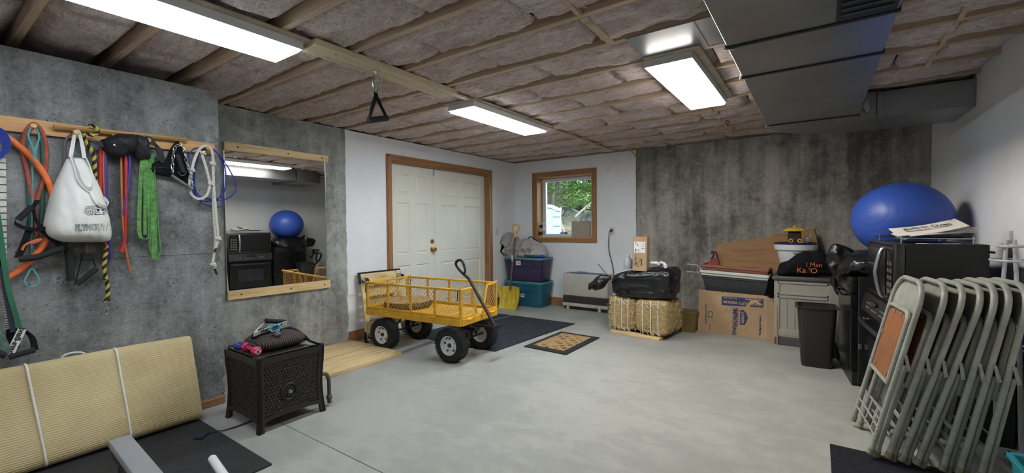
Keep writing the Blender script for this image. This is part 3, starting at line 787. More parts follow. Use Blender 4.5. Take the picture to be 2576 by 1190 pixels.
P_('inside_patch', g, M('shaded canvas inside', '#a3a5a3', .95, 0, .05), t, 60)  # patch over the opening, the bag's inner shade put into its grey
P_('handle', G().ribbon(path([(177, 396), (182, 370), (189, 333), (194, 327), (199, 333), (207, 365), (212, 398)], -3.575), [(0, .018, 0), (0, .018, 0), (.012, .01, 0), (.02, 0, 0), (.012, .01, 0), (0, .018, 0), (0, .018, 0)], .003, 4), m_canvas, t)
hl = [bag_px(x, y, .006) for x, y in [(229, 481), (236, 500), (248, 515), (264, 519), (270, 511), (262, 498)]]
for i in (1, 2, 3, 4): hl[i] = hl[i]+Vector((.018, 0, 0))
P_('handle', G().ribbon(hl, [(0, .016, .008)]*3+[(0, .006, .018)]*3, .003, 4), m_canvas, t)
ink = M('black outline ink', '#1c1d20', .8)
def on_bag(s, x0, x1, y, px_h, slant=0, outline=.0016):
    g = text_g(s, 1.0, outline*12, bold=.03); vs = g.b.verts; bx = [v.co.x for v in vs]; by = [v.co.y for v in vs]
    w_, h_ = max(bx)-min(bx), max(by)-min(by); mx_, my_ = min(bx), min(by)
    cache = {}
    for v in vs:
        u = (v.co.x-mx_)/w_; q = (v.co.y-my_)/h_
        X_ = x0+(x1-x0)*u; Y_ = y(u)+px_h*(.5-q)
        key = (round(X_/4), round(Y_/4))
        if key not in cache: cache[key] = bag_px(key[0]*4, key[1]*4, .004).x
        dz = v.co.z
        v.co = wx(X_, Y_, cache[key]+dz*.06)
    return P_('lettering', g, ink, t, 0)
on_bag('GREEN', 213, 276, lambda u: 530-3*u, 24)
on_bag('PLYMOUTH', 189, 279, lambda u: 572-1*u, 17)
on_bag('P', 262, 276, lambda u: 505, 14)

# grey tube behind the bag with two black handles
t = thing('exercise_tube', 'grey exercise tube behind the canvas bag with two black handles below', 'exercise band', wx(200, 716, -3.62))
P_('tube', G().tube(path([(178, 625), (166, 560), (161, 470), (162, 400), (163, 360), (176, 340), (190, 334), (206, 350), (213, 420), (214, 520), (217, 640)], -3.633), .007, 8, sub=4), M('grey brown tube', '#6d6262', .6), t)
P_('grip', G().tube(path([(172, 622), (175, 650)], -3.60), .02, 12), m_foam, t); P_('grip', G().tube(path([(175, 648), (178, 706)], -3.60), .018, 12), m_foam, t)
P_('clip', G().box(tuple(wx(203, 655, -3.62)), tuple(wx(234, 638, -3.59)), .004), m_black, t)
P_('strap', G().ribbon(path([(205, 650), (198, 680), (189, 716)], -3.6), (0, .006, 0), .004), m_blackcloth, t)
P_('strap', G().ribbon(path([(233, 650), (241, 672)], -3.6), (0, .006, 0), .004), m_blackcloth, t)
P_('grip', G().tube(path([(193, 716), (243, 676)], -3.6), .0155, 12), m_foam, t)

# yellow and black rope
t = thing('braided_rope', 'yellow and black braided rope with a steel snap hanging beside the canvas bag', 'rope', wx(268, 792, -3.6))
rp = path([(224, 317, -3.585), (238, 317, -3.58), (246, 330, -3.58), (236, 340, -3.575), (224, 338, -3.58), (210, 335, -3.575), (213, 350), (224, 369), (237, 394), (238, 422), (244, 470, -3.625), (256, 540, -3.625), (270, 600, -3.62), (264, 650), (262, 674), (266, 700), (271, 722), (270, 747), (264, 762)], -3.595)
P_('yellow_strand', rope_g(rp, .0105, 4, .05, 6, (0, 1)), M('yellow cord', '#b9a93f', .8, 0, .1, 60), t)
P_('black_strand', rope_g(rp, .0105, 4, .05, 6, (2, 3)), M('black cord', '#1e1e20', .8, 0, .1, 60), t)
g = G().tube(path([(262, 702), (257, 700), (270, 705)], -3.59), .006, 6); g.tube(path([(263, 756), (272, 752), (276, 756)], -3.59), .008, 6)
P_('knot', g, M('black cord', '#1e1e20', .8), t)
g = G().tube(path([(267, 758), (266, 775)], -3.59), .006, 8); g.tube(path([(264, 778), (269, 775), (273, 782), (269, 790), (263, 789)], -3.59), .003, 6, True, 3)
P_('snap_hook', g, m_steel, t)

# coloured tubes on the third peg
m_r, m_o, m_p = M('bright red tube', '#b02a30', .5), M('amber tube', '#b8682f', .5), M('violet tube', '#3f2f86', .5)
for nm, mt, r_, lab, pt in (
    ('exercise_tube', m_r, .009, 'red exercise tube hanging left of the black pouch behind the bag', [(289, 345, -3.6), (266, 352), (254, 380), (252, 440), (254, 520), (262, 590), (270, 640)]),
    ('exercise_tube', m_o, .006, 'orange exercise tube between the red and violet tubes behind the bag', [(289, 346, -3.6), (270, 360), (261, 390), (261, 450), (266, 520), (272, 590), (274, 610)]),
    ('exercise_tube', m_p, .009, 'violet exercise tube hanging just right of the canvas bag edge', [(289, 347, -3.6), (276, 362), (266, 395), (266, 460), (269, 540), (273, 600), (279, 650)]),
    ('exercise_tube', m_o, .006, 'orange exercise tube with the lowest end under the black pouch', [(289, 348, -3.6), (298, 365), (304, 392), (306, 480), (309, 560), (316, 625), (328, 686)]),
    ('exercise_tube', m_r, .009, 'red exercise tube with a thick red end under the black pouch', [(289, 349, -3.6), (306, 365), (316, 396), (317, 480), (315, 580), (312, 610), (306, 634)]),
    ('exercise_tube', m_p, .009, 'violet exercise tube crossing the red one under the black pouch', [(289, 350, -3.6), (312, 362), (325, 392), (326, 420), (322, 471), (314, 510), (310, 540)])):
    pp_ = path(pt, -3.61)
    o = solo(nm, lab, 'exercise band', G().tube(pp_, r_, 8, sub=4), mt)
    if 'thick' in lab:
        g = G().tube([pp_[-2]-o.location, pp_[-1]-o.location], [.011, .015], 10); obj('end_plug', g, mt, o)
t = thing('waist_pouch', 'crumpled black cloth pouch spread over the third and fourth pegs', 'pouch', wx(330, 402, -3.6))
m_pouch = M('black nylon', '#1b1c22', .6, 0, .25, 14, .35, 45, .4)
P_('pouch', puff([(250, 356), (268, 347), (288, 337), (312, 338), (338, 339), (345, 356), (338, 382), (318, 388), (300, 397), (280, 396), (264, 384)], 'X', -3.60, .07, 1, amp=.45, back=.02), m_pouch, t, 60)
P_('flap', puff([(336, 339), (360, 344), (374, 350), (374, 372), (377, 398), (362, 400), (345, 402), (336, 390), (332, 362)], 'X', -3.60, .055, 5, amp=.45, back=.02), m_pouch, t, 60)
P_('belt', G().ribbon(path([(372, 352), (388, 358), (399, 372), (405, 400), (398, 404)], -3.575), [(0, .02, -.05)]*2+[(0, .04, -.03)]*3, .012, 4), m_pouch, t)
P_('strap', G().ribbon(path([(262, 366), (244, 358), (228, 354)], -3.57), [(0, .01, .03), (0, .008, .02), (0, .003, .008)], .004, 4), m_pouch, t)
P_('care_tag', G().prism([wx(x, y, -3.525) for x, y in ((284, 365), (289, 360), (294, 363), (290, 367))], (.003, 0, 0)), m_white, t, 0)
# green loop straps
m_grn = M('lime green webbing', '#5f9450', .9, 0, .25, 40, .3, 150)
t = thing('stretch_strap', 'lime green webbing strap folded in long hanging loops', 'strap', wx(385, 655, -3.61))
WV = (0, .028, 0)
for pt, wv in (([(358, 396), (354, 450), (351, 520), (350, 575), (354, 596), (364, 602), (375, 597), (377, 575), (374, 500), (372, 400)], (.004, .020, 0)),
               ([(364, 398), (365, 470), (365, 540), (365, 590)], (.006, .016, 0)),
               ([(380, 385), (383, 450), (386, 520), (388, 590), (388, 652)], (0, .030, 0)),
               ([(372, 402), (378, 480), (377, 560), (376, 620), (380, 640)], (.016, .006, 0)),
               ([(386, 420), (392, 500), (398, 590), (402, 630), (396, 648)], (.02, .005, 0))):
    P_('loop', G().ribbon(path(pt, -3.60), [wv]*len(pt), .004, 4), m_grn, t)
# black harness and the two grips
t = thing('ankle_cuff', 'black padded cuff hanging on the fifth peg', 'cuff', wx(440, 470, -3.6))
P_('pad', puff([(440, 358), (452, 357), (460, 376), (470, 402), (478, 440), (482, 466), (470, 466), (448, 452), (428, 446), (400, 440), (378, 436), (376, 412), (400, 405), (416, 402), (426, 378)], 'X', -3.615, .035, 3, amp=.25, back=.01, nsc=5), m_blackcloth, t, 60)
P_('edge', G().tube(path([(378, 424, -3.585), (410, 422, -3.577), (432, 424, -3.575)], -3.58), .0035, 6), m_black, t)
P_('ring', G().tube(path([(448, 430), (454, 440), (464, 440), (468, 432)], -3.555), .0025, 6, sub=3), m_steel, t)
t = thing('handle_grip', 'black rubber hand grip hanging inside the chain on the fifth peg', 'handle', wx(455, 438, -3.56))
P_('grip', G().tube(path([(445, 388), (461, 434)], -3.545), .0155, 12), m_rub, t)
P_('strap', G().ribbon(path([(450, 360), (445, 390)], -3.55), (0, .012, 0), .004), m_blackcloth, t)
t = thing('chained_grip', 'grey tube handle hung on two short steel chains from the fifth peg', 'handle', wx(457, 475, -3.55))
def chain(pts, name, n):
    P, _ = smooth([Vector(p) for p in pts], 10, False, 1.0); L = [0]
    for a, b in zip(P, P[1:]): L.append(L[-1]+(b-a).length)
    def at(s):
        for i in range(len(P)-1):
            if L[i+1] >= s: return P[i].lerp(P[i+1], (s-L[i])/max(1e-9, L[i+1]-L[i]))
        return P[-1]
    for k in range(n):
        a, b = at(L[-1]*k/n), at(L[-1]*(k+1)/n); d = (b-a).normalized(); s = d.orthogonal().normalized() if k % 2 else d.cross(d.orthogonal()).normalized()
        a, b = a-d*.004, b+d*.004; h = s*.007; m_ = (a+b)/2
        P_(name, G().tube([a, a*.75+b*.25+h, a*.25+b*.75+h, b, a*.25+b*.75-h, a*.75+b*.25-h], .0026, 5, True, 2), m_steel, t)
chain(path([(452, 364), (440, 370), (436, 395), (434, 415), (434, 434)], -3.54), 'chain_link', 7)
chain(path([(456, 364), (464, 380), (470, 410), (479, 440), (483, 472)], -3.54), 'chain_link', 10)
P_('grip', G().tube(path([(431, 441), (484, 476)], -3.535), .0105, 12), M('grey knurled tube', '#7d8184', .45, .5, .2, 60), t)
# blue cable and white rope on the last peg
t = thing('blue_cable', 'coil of blue cable rope hanging on the last peg beside the mirror', 'cable', wx(530, 522, -3.6))
m_cab = M('blue cable sheath', '#26358c', .55, 0, .15, 60)
for pt, X in (([(523, 372), (500, 385), (489, 410), (485, 450), (487, 485), (500, 503), (530, 506), (552, 498), (560, 465), (562, 420), (550, 390)], -3.6),
              ([(523, 373), (505, 380), (492, 420), (489, 460), (492, 488), (510, 512), (540, 520), (566, 519)], -3.61),
              ([(525, 371), (545, 382), (563, 410), (569, 450), (565, 480), (555, 497), (530, 500), (500, 492), (490, 470)], -3.59),
              ([(525, 370), (550, 388), (568, 412), (584, 440), (594, 468), (588, 488), (570, 500), (550, 505), (515, 500)], -3.58),
              ([(523, 370), (490, 374), (476, 390), (472, 412), (478, 440), (486, 480), (500, 500)], -3.585)):
    P_('loop', G().tube(path(pt, X), .0045, 6, sub=5), m_cab, t)
t = thing('white_rope', 'twisted white cotton rope with knots looped over the last peg', 'rope', wx(540, 690, -3.58))
m_rope = M('white cotton rope', '#cfccc2', .9, 0, .06, 50)
P_('strand', rope_g(path([(510, 384), (509, 392), (517, 418), (525, 448), (528, 464), (524, 483), (515, 496), (501, 501), (488, 496), (479, 483), (477, 457), (482, 429), (487, 408), (496, 385), (506, 371), (517, 367), (528, 371), (534, 385), (536, 409), (537, 462), (540, 503), (543, 540), (548, 597), (542, 625)], -3.565), .0095, 3, .026), m_rope, t)
P_('strand', rope_g(path([(528, 464), (534, 468), (536, 480), (537, 520), (539, 560), (542, 600), (538, 640), (535, 664), (540, 676)], -3.575), .0085, 3, .026), m_rope, t)
for x, y in ((482, 427), (535, 411), (531, 462), (549, 600), (536, 666), (510, 384)):
    g = G(); c = wx(x, y, -3.56)
    g.tube([c+Vector((0, -.016, .006)), c+Vector((.01, 0, -.004)), c+Vector((0, .016, -.008))], .0085, 8, sub=3); g.tube([c+Vector((0, -.01, -.008)), c+Vector((.012, 0, .006)), c+Vector((0, .012, .008))], .0075, 8, sub=3)
    P_('knot', g, m_rope, t)
P_('taped_end', G().tube(path([(540, 676), (546, 690)], -3.57), .0075, 8), m_black, t)
P_('taped_end', G().tube(path([(544, 622), (539, 634)], -3.565), .008, 8), m_black, t)

# ---------------------------------------------------------------- mirror
mr = thing('wall_mirror', 'large frameless mirror held by two pine battens on the dark concrete wall', 'mirror', (LX, 2.215, .655))
def mirror_mat():
    m, nt, p = mk('mirror silver'); p.inputs['Metallic'].default_value = 1; p.inputs['Roughness'].default_value = .008
    p.inputs['Base Color'].default_value = (.80, .81, .80, 1); return m
ya, yb = U('X', -4.3, 569.1, 560).y, U('X', -4.3, 820.7, 560).y
P_('glass', G().poly([(LX+.006, ya, .70), (LX+.006, yb, .70), (LX+.013, yb, 2.03), (LX+.013, ya, 2.03)], [(0, 1, 2, 3)]) and G().prism([(LX+.006, ya, .70), (LX+.006, yb, .70), (LX+.013, yb, 2.03), (LX+.013, ya, 2.03)], (-.004, 0, 0)), mirror_mat(), mr, 0)
P_('edge_strip', G().box((LX+.001, ya-.004, .70), (LX+.012, ya, 2.03)), m_steel, mr); P_('edge_strip', G().box((LX+.001, yb, .70), (LX+.012, yb+.004, 2.03)), m_steel, mr)
for c in (((564.1, 355.1), (825.3, 391.8), (825.1, 407.3), (564.5, 376.7)), ((573.8, 734.2), (831.7, 704.7), (831.7, 723.1), (573.5, 755.5))):
    X = LX+.03; q = [U('X', X, *p) for p in c]
    P_('batten', G().prism(q, (-.03, 0, 0)), m_pine, mr)
    for f in (.11, .57, .93):
        p = q[0].lerp(q[1], f)*.5+q[3].lerp(q[2], f)*.5
        P_('screw_head', G().cyl(p-Vector((.004, 0, 0)), p+Vector((.002, 0, 0)), .0075, n=10), M('black screw', '#141414', .5, .5), mr)

# ---------------------------------------------------------------- floor things on the left
mt = G().box((-3.43, -1.6, 0), (-2.44, 1.165, .012), .002)
solo('rubber_mat', 'black rubber floor mat under the folded rug', 'mat', mt, M('black mat rubber', '#232427', .75, 0, .15, 8, .15, 120))
def rug_mat():
    m, nt, p = mk('rug backing'); v = coords(nt)
    wv = N(nt, 'TexWave', wave_type='BANDS', bands_direction='Z'); wv.inputs['Scale'].default_value = 26; wv.inputs['Distortion'].default_value = 2.2; wv.inputs['Detail'].default_value = 3
    nt.links.new(v, wv.inputs['Vector'])
    big = noisef(nt, v, 2.2, 5, .6)
    col = ramp(nt, big, [(.3, lin('#b09f77')), (.7, lin('#c9bb92'))])
    col = mixc(nt, ramp(nt, wv.outputs['Fac'], [(.1, (.14,)*3), (.5, (0,)*3)]), col, lin('#8d7d58'))
    nt.links.new(col, p.inputs['Base Color']); p.inputs['Roughness'].default_value = .95; p.inputs['Specular IOR Level'].default_value = .1
    bump(nt, p, wv.outputs['Fac'], .28, .006); return m
m_rug = rug_mat(); m_pile = M('grey rug pile', '#6d6f74', 1, 0, .25, 40, .6, 90, .1)
rg = thing('folded_rug', 'beige rug folded lengthwise and tied with white cord against the peg rack wall', 'rug', (-3.5, 0, .012))
def sheet(prof, y0, y1, th, name, mat, parent, wob=0):
    P, _ = smooth([Vector((x, 0, z)) for x, z in prof], 5, False, 1.0)
    g = G(); rowsA = []; ny = 26
    off = []
    for i, p in enumerate(P):
        t_ = (P[min(i+1, len(P)-1)]-P[max(i-1, 0)]).normalized(); off.append(Vector((-t_.z, 0, t_.x))*th/2)
    for s in (1, -1):
        def f(u, v, s=s):
            i = min(len(P)-1, int(round(u*(len(P)-1)))); y = y0+(y1-y0)*v
            w_ = noise.noise((y*2.3, P[i].z*4, 2))*wob
            q = P[i]+off[i]*s; return Vector((q.x+w_, y, q.z+noise.noise((y*1.9, 4, 1))*wob*.4))
        rowsA.append(g.grid(f, len(P), ny))
    A, B = rowsA
    for i in range(len(P)-1):
        for j in (0, ny-1): g.b.faces.new((A[i][j], A[i+1][j], B[i+1][j], B[i][j]))
    for j in range(ny-1):
        for i in (0, len(P)-1): g.b.faces.new((A[i][j], A[i][j+1], B[i][j+1], B[i][j]))
    return P_(name, g, mat, parent, 50)
front = [(-3.56, .04), (-3.52, .022), (-3.43, .022), (-3.385, .05), (-3.392, .12), (-3.43, .25), (-3.475, .38), (-3.52, .51), (-3.545, .548), (-3.585, .553), (-3.61, .54)]
sheet(front, -1.3, 1.165, .013, 'outer_layer', m_rug, rg, .008)
inner = [(x-.016 if z > .05 else x, z*.965+.014 if z < .1 else z-.016) for x, z in front[2:9]]
sheet([(-3.425, .055), (-3.412, .12), (-3.448, .25), (-3.492, .37), (-3.53, .50)], -1.3, 1.162, .014, 'pile', m_pile, rg, .008)
sheet([(-3.50, .05), (-3.53, .2), (-3.56, .38), (-3.583, .50)], -1.3, 1.178, .014, 'back_layer', m_rug, rg, .008)
sheet([(-3.545, .045), (-3.575, .2), (-3.60, .36), (-3.612, .49)], -1.3, 1.184, .012, 'back_layer', m_rug, rg, .008)
m_cord = M('white cotton cord', '#d8d8d2', .85, 0, .05)
def cordloop(y0, y1):
    q = []
    for x, z in front[1:]:
        f = (z-.02)/.53; q.append(Vector((x+(.012 if z > .04 else 0), y0+(y1-y0)*(1-f), z+(.010 if z > .5 else (-.004 if z < .03 else 0)))))
    P_('cord', G().tube(q, .0055, 8, sub=4), m_cord, rg)
cordloop(U('X', -3.53, 292, 880).y, U('X', -3.40, 327, 1090).y)
cordloop(U('X', -3.53, 66, 918).y, U('X', -3.40, 116, 1165).y)
P_('cord', G().tube(path([(152, 904), (163, 893), (185, 887), (206, 887), (220, 894)], -3.6), .005, 8, sub=4), m_cord, rg)
# bench end at the bottom of the picture
zt = .42; a = (U('Z', zt, 275, 1107)+U('Z', zt, 325, 1091))/2; ln = 1.4
bn = thing('exercise_bench', 'grey topped black exercise bench frame cut off by the bottom edge', 'bench', (a.x, a.y, .012), R(-2.9)); zt -= .012
obj('pad', G().box((0, -.036, zt-.035), (ln, .036, zt), .006, seg=2), M('grey pad vinyl', '#8a8d90', .5, 0, .06), bn)
obj('side_rail', G().box((.01, -.029, zt-.075), (ln, .029, zt-.036), .004), M('dark violet rail', '#2a2738', .5, .2), bn)
obj('leg', G().box((.1, -.025, 0), (.15, .025, zt-.075), .004), m_black, bn); obj('leg', G().box((ln-.2, -.025, 0), (ln-.15, .025, zt-.075), .004), m_black, bn)
obj('foot', G().box((.28, -.25, 0), (.35, .5, .028), .006), m_black, bn)
tp = Matrix.Rotation(R(2.9), 4, 'Z') @ (U('Z', .30, 533, 1152)-Vector((a.x, a.y, .012)))
d_ = Vector((.99, -.10, 0))
obj('roller', G().tube([tp, tp+d_*.008, tp+d_*.5], [.012, .0165, .0165], 16), m_white, bn)
obj('post', G().tube([tp+d_*.3-Vector((0, 0, tp.z-.02)), tp+d_*.3], .016, 10), m_black, bn)
obj('arm', G().box((.28, -.02, .02), (tp.x+.34, tp.y+.02, .06), .004), m_black, bn)
g = G().ribbon([U('Z', z, x, y) for x, y, z in ((497, 1103, .02), (512, 1092, .02), (540, 1087, .014), (580, 1078, .006), (625, 1062, .006), (650, 1050, .006))], [(.05, .03, .0), (.02, .05, 0), (.0, .035, 0), (.01, .03, 0), (.01, .03, 0), (.01, .03, 0)], .006, 4)
solo('floor_strap', 'dark blue strap lying from the rubber mat to the hose cabinet', 'strap', g, M('dark navy webbing', '#1d2238', .85))

# ---------------------------------------------------------------- hose cabinet
hc = thing('hose_cabinet', 'dark brown woven look plastic hose cabinet in front of the mirror', 'cabinet', (-3.095, 1.515, 0))
m_wick = M('dark brown resin', '#2a2524', .42, 0, .12, 30, .1, 90, .4)
hx, hy, HT = .232, .222, .487
def flare(z):
    q = z/HT
    return 1.0 + .018*math.cos((q-.88)*math.pi*2.1) - .018*math.sin(q*math.pi) + (.014*(1-q/.18)**2 if q < .18 else 0)
def face(u, z, ax, s, off=0):
    f = flare(z)
    if ax == 'x': return Vector(((hx*f+off)*s, hy*f*u, z))
    return Vector((hx*f*u, (hy*f+off)*s, z))
for ax, s in (('x', 1), ('y', -1), ('x', -1), ('y', 1)):
    nu, nv = (132, 100) if s == (1 if ax == 'x' else -1) else (40, 30)
    def f(u, v, ax=ax, s=s):
        uu = -.84+1.68*u; zb = .07+.022*(1-uu*uu); z = zb+(.432-zb)*v
        c, r_ = uu*11, (z-.07)/.0205
        ph = (int(math.floor(r_)) % 2)*.5
        a = math.sin(((c+ph) % 1)*math.pi); bw = math.sin((r_ % 1)*math.pi)
        h = -.012 + .0085*a*bw**.5
        return face(uu, z, ax, s, h)
    g = G(); g.grid(f, nu, nv); obj('woven_panel', g, m_wick, hc, 60)
    for u0, u1 in ((-1, -.84), (.84, 1)):
        g = G()
        zs = [HT*.97*i/16 for i in range(17)]
        L = []
        for z in zs:
            L.append([face(u0, z, ax, s, .0), face(u1, z, ax, s, .0), face(u1, z, ax, s, -.02), face(u0, z, ax, s, -.02)])
        vs = [[g.b.verts.new(p) for p in q] for q in L]
        for A, B in zip(vs, vs[1:]):
            for k in range(4): g.b.faces.new((A[k], A[(k+1) % 4], B[(k+1) % 4], B[k]))
        g.b.faces.new(vs[0]); g.b.faces.new(vs[-1])
        obj('corner_post', g, m_wick, hc, 40)
    for zf, zg in ((lambda u: .048+.026*(1-u**4), lambda u: .082+.022*(1-u*u)), (lambda u: .425+.01*(1-u*u), lambda u: HT-.012)):
        g = G(); vs = []
        for i in range(17):
            u = -.9+1.8*i/16; vs.append([g.b.verts.new(p) for p in (face(u, zf(u), ax, s, .001), face(u, zg(u), ax, s, .001), face(u, zg(u), ax, s, -.02), face(u, zf(u), ax, s, -.02))])
        for A, B in zip(vs, vs[1:]):
            for k in range(4): g.b.faces.new((A[k], A[(k+1) % 4], B[(k+1) % 4], B[k]))
        g.b.faces.new(vs[0]); g.b.faces.new(vs[-1]); obj('rail', g, m_wick, hc, 40)
g = G(); f_ = flare(HT)
g.box((-hx*f_, -hy*f_, HT-.03), (hx*f_, hy*f_, HT-.012), .006); g.box((-hx*f_+.012, -hy*f_+.012, HT-.012), (-.005, hy*f_-.012, HT), .004); g.box((.003, -hy*f_+.012, HT-.012), (hx*f_-.012, hy*f_-.012, HT), .004)
obj('lid', g, m_wick, hc)
for s in (-1, 1): obj('corner_cap', G().box((hx*f_-.07, s*hy*f_-.05*(s > 0), HT-.02), (hx*f_+.004, s*hy*f_+.05*(s < 0), HT+.004), .006), m_wick, hc)
hub = Matrix.Translation((hx*flare(.22)-.012, -.02, .215)) @ Matrix.Rotation(R(90), 4, 'Y')
obj('crank_socket', G().lathe([(.056, 0), (.058, .012), (.053, .016), (.045, .012), (.04, .002), (0, .002)], hub, 28), m_black, hc)
obj('crank_shaft', G().lathe([(.012, .0), (.012, .02), (.007, .022), (.007, .034), (0, .035)], hub, 12), m_steel, hc)
obj('handhold', G().box((-.17, -hy*flare(.4)-.002, .385), (-.1, -hy*flare(.4)+.012, .40), .003), m_black, hc)
g = G().tube([(.20, .205, .25), (.20, .25, .25), (.185, .285, .20), (.175, .295, .12), (.172, .297, .075)], .0135, 12, sub=4)
obj('hose', g, M('grey hose', '#4c5054', .5), hc); obj('hose_coupling', G().lathe([(.014, .045), (.018, .05), (.022, .065), (.018, .08), (.012, .085), (0, .086)], Matrix.Translation((.172, .297, -.005)), 14), M('grey coupling', '#5a5d60', .4, .3), hc)
obj('coupling_thread', G().cyl((.172, .297, .018), (.172, .297, .042), .015, n=14), M('brassy thread', '#6d6550', .4, .8), hc)
HZ = HT
def hp_(x, y, z=HZ): return U('Z', z, x, y)
# on the lid
t = thing('dumbbell', 'small bright pink dumbbell lying on the hose cabinet', 'dumbbell', hp_(630, 882))
a, b = hp_(620, 872, HZ+.028), hp_(645, 883, HZ+.028); d = (b-a).normalized(); m_pink = M('pink vinyl', '#c02a5c', .4, 0, .05)
P_('handle', G().tube([a, b], .013, 12), m_pink, t)
for q in (a, b): P_('head', G().tube([q-d*.024, q-d*.018, q+d*.018, q+d*.024], [.024, .029, .029, .024], 8), m_pink, t)
P_('end_label', G().tube([b+d*.024, b+d*.0255], .019, 4), m_white, t)
for k in (-1, 0, 1): P_('label_bar', G().box(tuple(b+d*.0262+Vector((-.001, -.002+k*.006, -.009))), tuple(b+d*.0262+Vector((.001, .002+k*.006, .009)))), m_black, t, 0)
t = thing('hand_grip', 'blue plastic ring handle beside the pink dumbbell', 'handle', hp_(605, 870))
c = hp_(608, 868, HZ+.016)
P_('ring', G().tube([c+Vector((.05*math.cos(q), .03*math.sin(q), .004*math.sin(q*2))) for q in [i*math.pi/8 for i in range(16)]], .015, 10, True), M('royal blue plastic', '#27368c', .45), t)
P_('cord', G().tube([c+Vector((-.05, -.01, -.008)), c+Vector((-.09, -.045, -.01))], .005, 6), m_black, t)
m_stripe_ = None
def stripe_mat():
    m, nt, p = mk('brown ribbed cushion'); v = coords(nt)
    wv = N(nt, 'TexWave', wave_type='BANDS', bands_direction='Y'); wv.inputs['Scale'].default_value = 22; nt.links.new(v, wv.inputs['Vector'])
    nt.links.new(ramp(nt, wv.outputs['Fac'], [(.3, lin('#1f1a1a')), (.8, lin('#524744'))]), p.inputs['Base Color']); p.inputs['Roughness'].default_value = .9
    bump(nt, p, wv.outputs['Fac'], .4, .004); return m
cu = thing('ribbed_cushion', 'small brown ribbed cushion lying on the hose cabinet under the handles', 'cushion', (-3.06, 1.50, HZ))
def sq(u, v, a, b, c, e=.5):
    th, ph = 2*math.pi*u, math.pi*(v-.5); cs = lambda w_, q: math.copysign(abs(w_)**q, w_)
    return Vector((a*cs(math.cos(ph), .8)*cs(math.cos(th), e), b*cs(math.cos(ph), .8)*cs(math.sin(th), e), c*cs(math.sin(ph), 1.0)))
g = G(); g.grid(lambda u, v: sq(u, v, .15, .165, .055)+Vector((0, 0, .05)), 40, 17, cu=True); bmesh.ops.remove_doubles(g.b, verts=g.b.verts[:], dist=.0005)
obj('cushion', g, stripe_mat(), cu, 60)
t = thing('black_gloves', 'crumpled black straps and glove behind the cushion on the hose cabinet', 'gloves', (-3.12, 1.62, HZ))
P_('glove', puff([(700, 835), (725, 822), (750, 830), (775, 850), (778, 862), (755, 865), (728, 858), (705, 852)], 'X', -3.10, .05, 8, amp=.5, back=.03, nsc=18), m_blackcloth, t, 60)
P_('strap', G().ribbon([hp_(742, 858, HZ+.03), hp_(765, 852, HZ+.03), hp_(785, 860, HZ+.02), hp_(806, 866, HZ+.005)], [(.03, 0, .01)]*4, .006, 4), m_blackcloth, t)
P_('cuff', puff([(632, 845), (650, 828), (690, 822), (710, 830), (702, 850), (670, 858), (640, 862)], 'X', -3.07, .05, 12, amp=.5, back=.03, nsc=18), m_blackcloth, t, 60)
t = thing('exercise_band', 'white printed strap handle with a blue band lying on top of the cushion', 'exercise band', (-3.06, 1.46, HZ+.10))
A, B = U('X', -3.0, 638, 842), U('X', -3.03, 722, 812); d = B-A; up = Vector((.45, 0, 1)); up = (up-d*up.dot(d)/d.length_squared).normalized()
P_('printed_strap', G().ribbon([A, A+d*.5+up*.004, B], tuple(up*.032), .003), m_tb, t)
P_('printed_strap', G().ribbon([A+up*.01, U('X', -3.10, 655, 822), U('X', -3.13, 668, 812)], tuple(up*.018), .003), m_tb, t)
g = text_g('Thera-Band', .034, 0, .0006, bold=.0006); nn = d.normalized().cross(up); g.move(frame(A+d*.5+up*.004+nn*.003, d, up)); P_('lettering', g, M('black print', '#15161a', .7), t, 0)
P_('grip', G().tube([U('X', -3.12, 668, 807), U('X', -3.12, 718, 810)], .0165, 12), m_foam, t)
m_cy = M('light blue latex', '#4fb2d6', .5)
g = G(); c = U('X', -2.97, 690, 825)
for k in range(9):
    a_ = k*.7; g.tube([c+Vector((.0, .03*math.sin(a_), .018*math.cos(a_))), c+Vector((.014, .038*math.sin(a_+.3), .024*math.cos(a_+.3))), c+Vector((.01, .03*math.sin(a_+.8), .012*math.cos(a_+.8)))], .005, 6, sub=3)
P_('blue_band', g, m_cy, t)
a, b = U('X', -2.965, 693, 832), U('X', -2.94, 700, 845)
P_('plug', G().tube([a, a.lerp(b, .2), b, b+(b-a)*.1], [.014, .019, .02, .014], 12), M('grey plug', '#4d5158', .6), t)
# ---------------------------------------------------------------- planks, dolly
m_plank = wood('new pine plank', '#d9c193', '#ab8a58', 'Y', .8, .65)
for lab, x0, x1, y0, y1, h in (('new pine plank lying nearest the room beside the hose cabinet', -3.875, -3.448, 1.86, 2.945, .038), ('new pine plank lying against the foot of the mirror wall', -4.31, -3.88, 1.88, 2.95, .036)):
    o = thing('pine_plank', lab, 'plank', ((x0+x1)/2, (y0+y1)/2, 0), 0, 'pine planks on the floor')
    P_('board', G().box((x0, y0, 0), (x1, y1, h), .003), m_plank, o, 0)
    for k in (-.12, .1):
        P_('end_nail', G().cyl(((x0+x1)/2+k, y1-.04, h-.002), ((x0+x1)/2+k, y1-.04, h+.001), .004, n=8), m_dsteel, o)
m_ply = wood('pale dolly wood', '#dccb9c', '#b79f6a', 'Z', .7, .6)
m_plyy = wood('pale dolly wood cross', '#d6c08f', '#a98d5a', 'Y', .7, .6)
dl = thing('furniture_dolly', 'pale wooden furniture dolly leaning on the white wall behind the yellow cart', 'dolly', (-4.16, 3.33, 0), 0, None, (0, R(-8.5), 0))
H_ = .79; hw = .285
for s in (-1, 1): obj('side_rail', G().box((0, s*hw-.06*(s > 0), .015), (.028, s*hw+.06*(s < 0), H_-.012), .003), m_ply, dl)
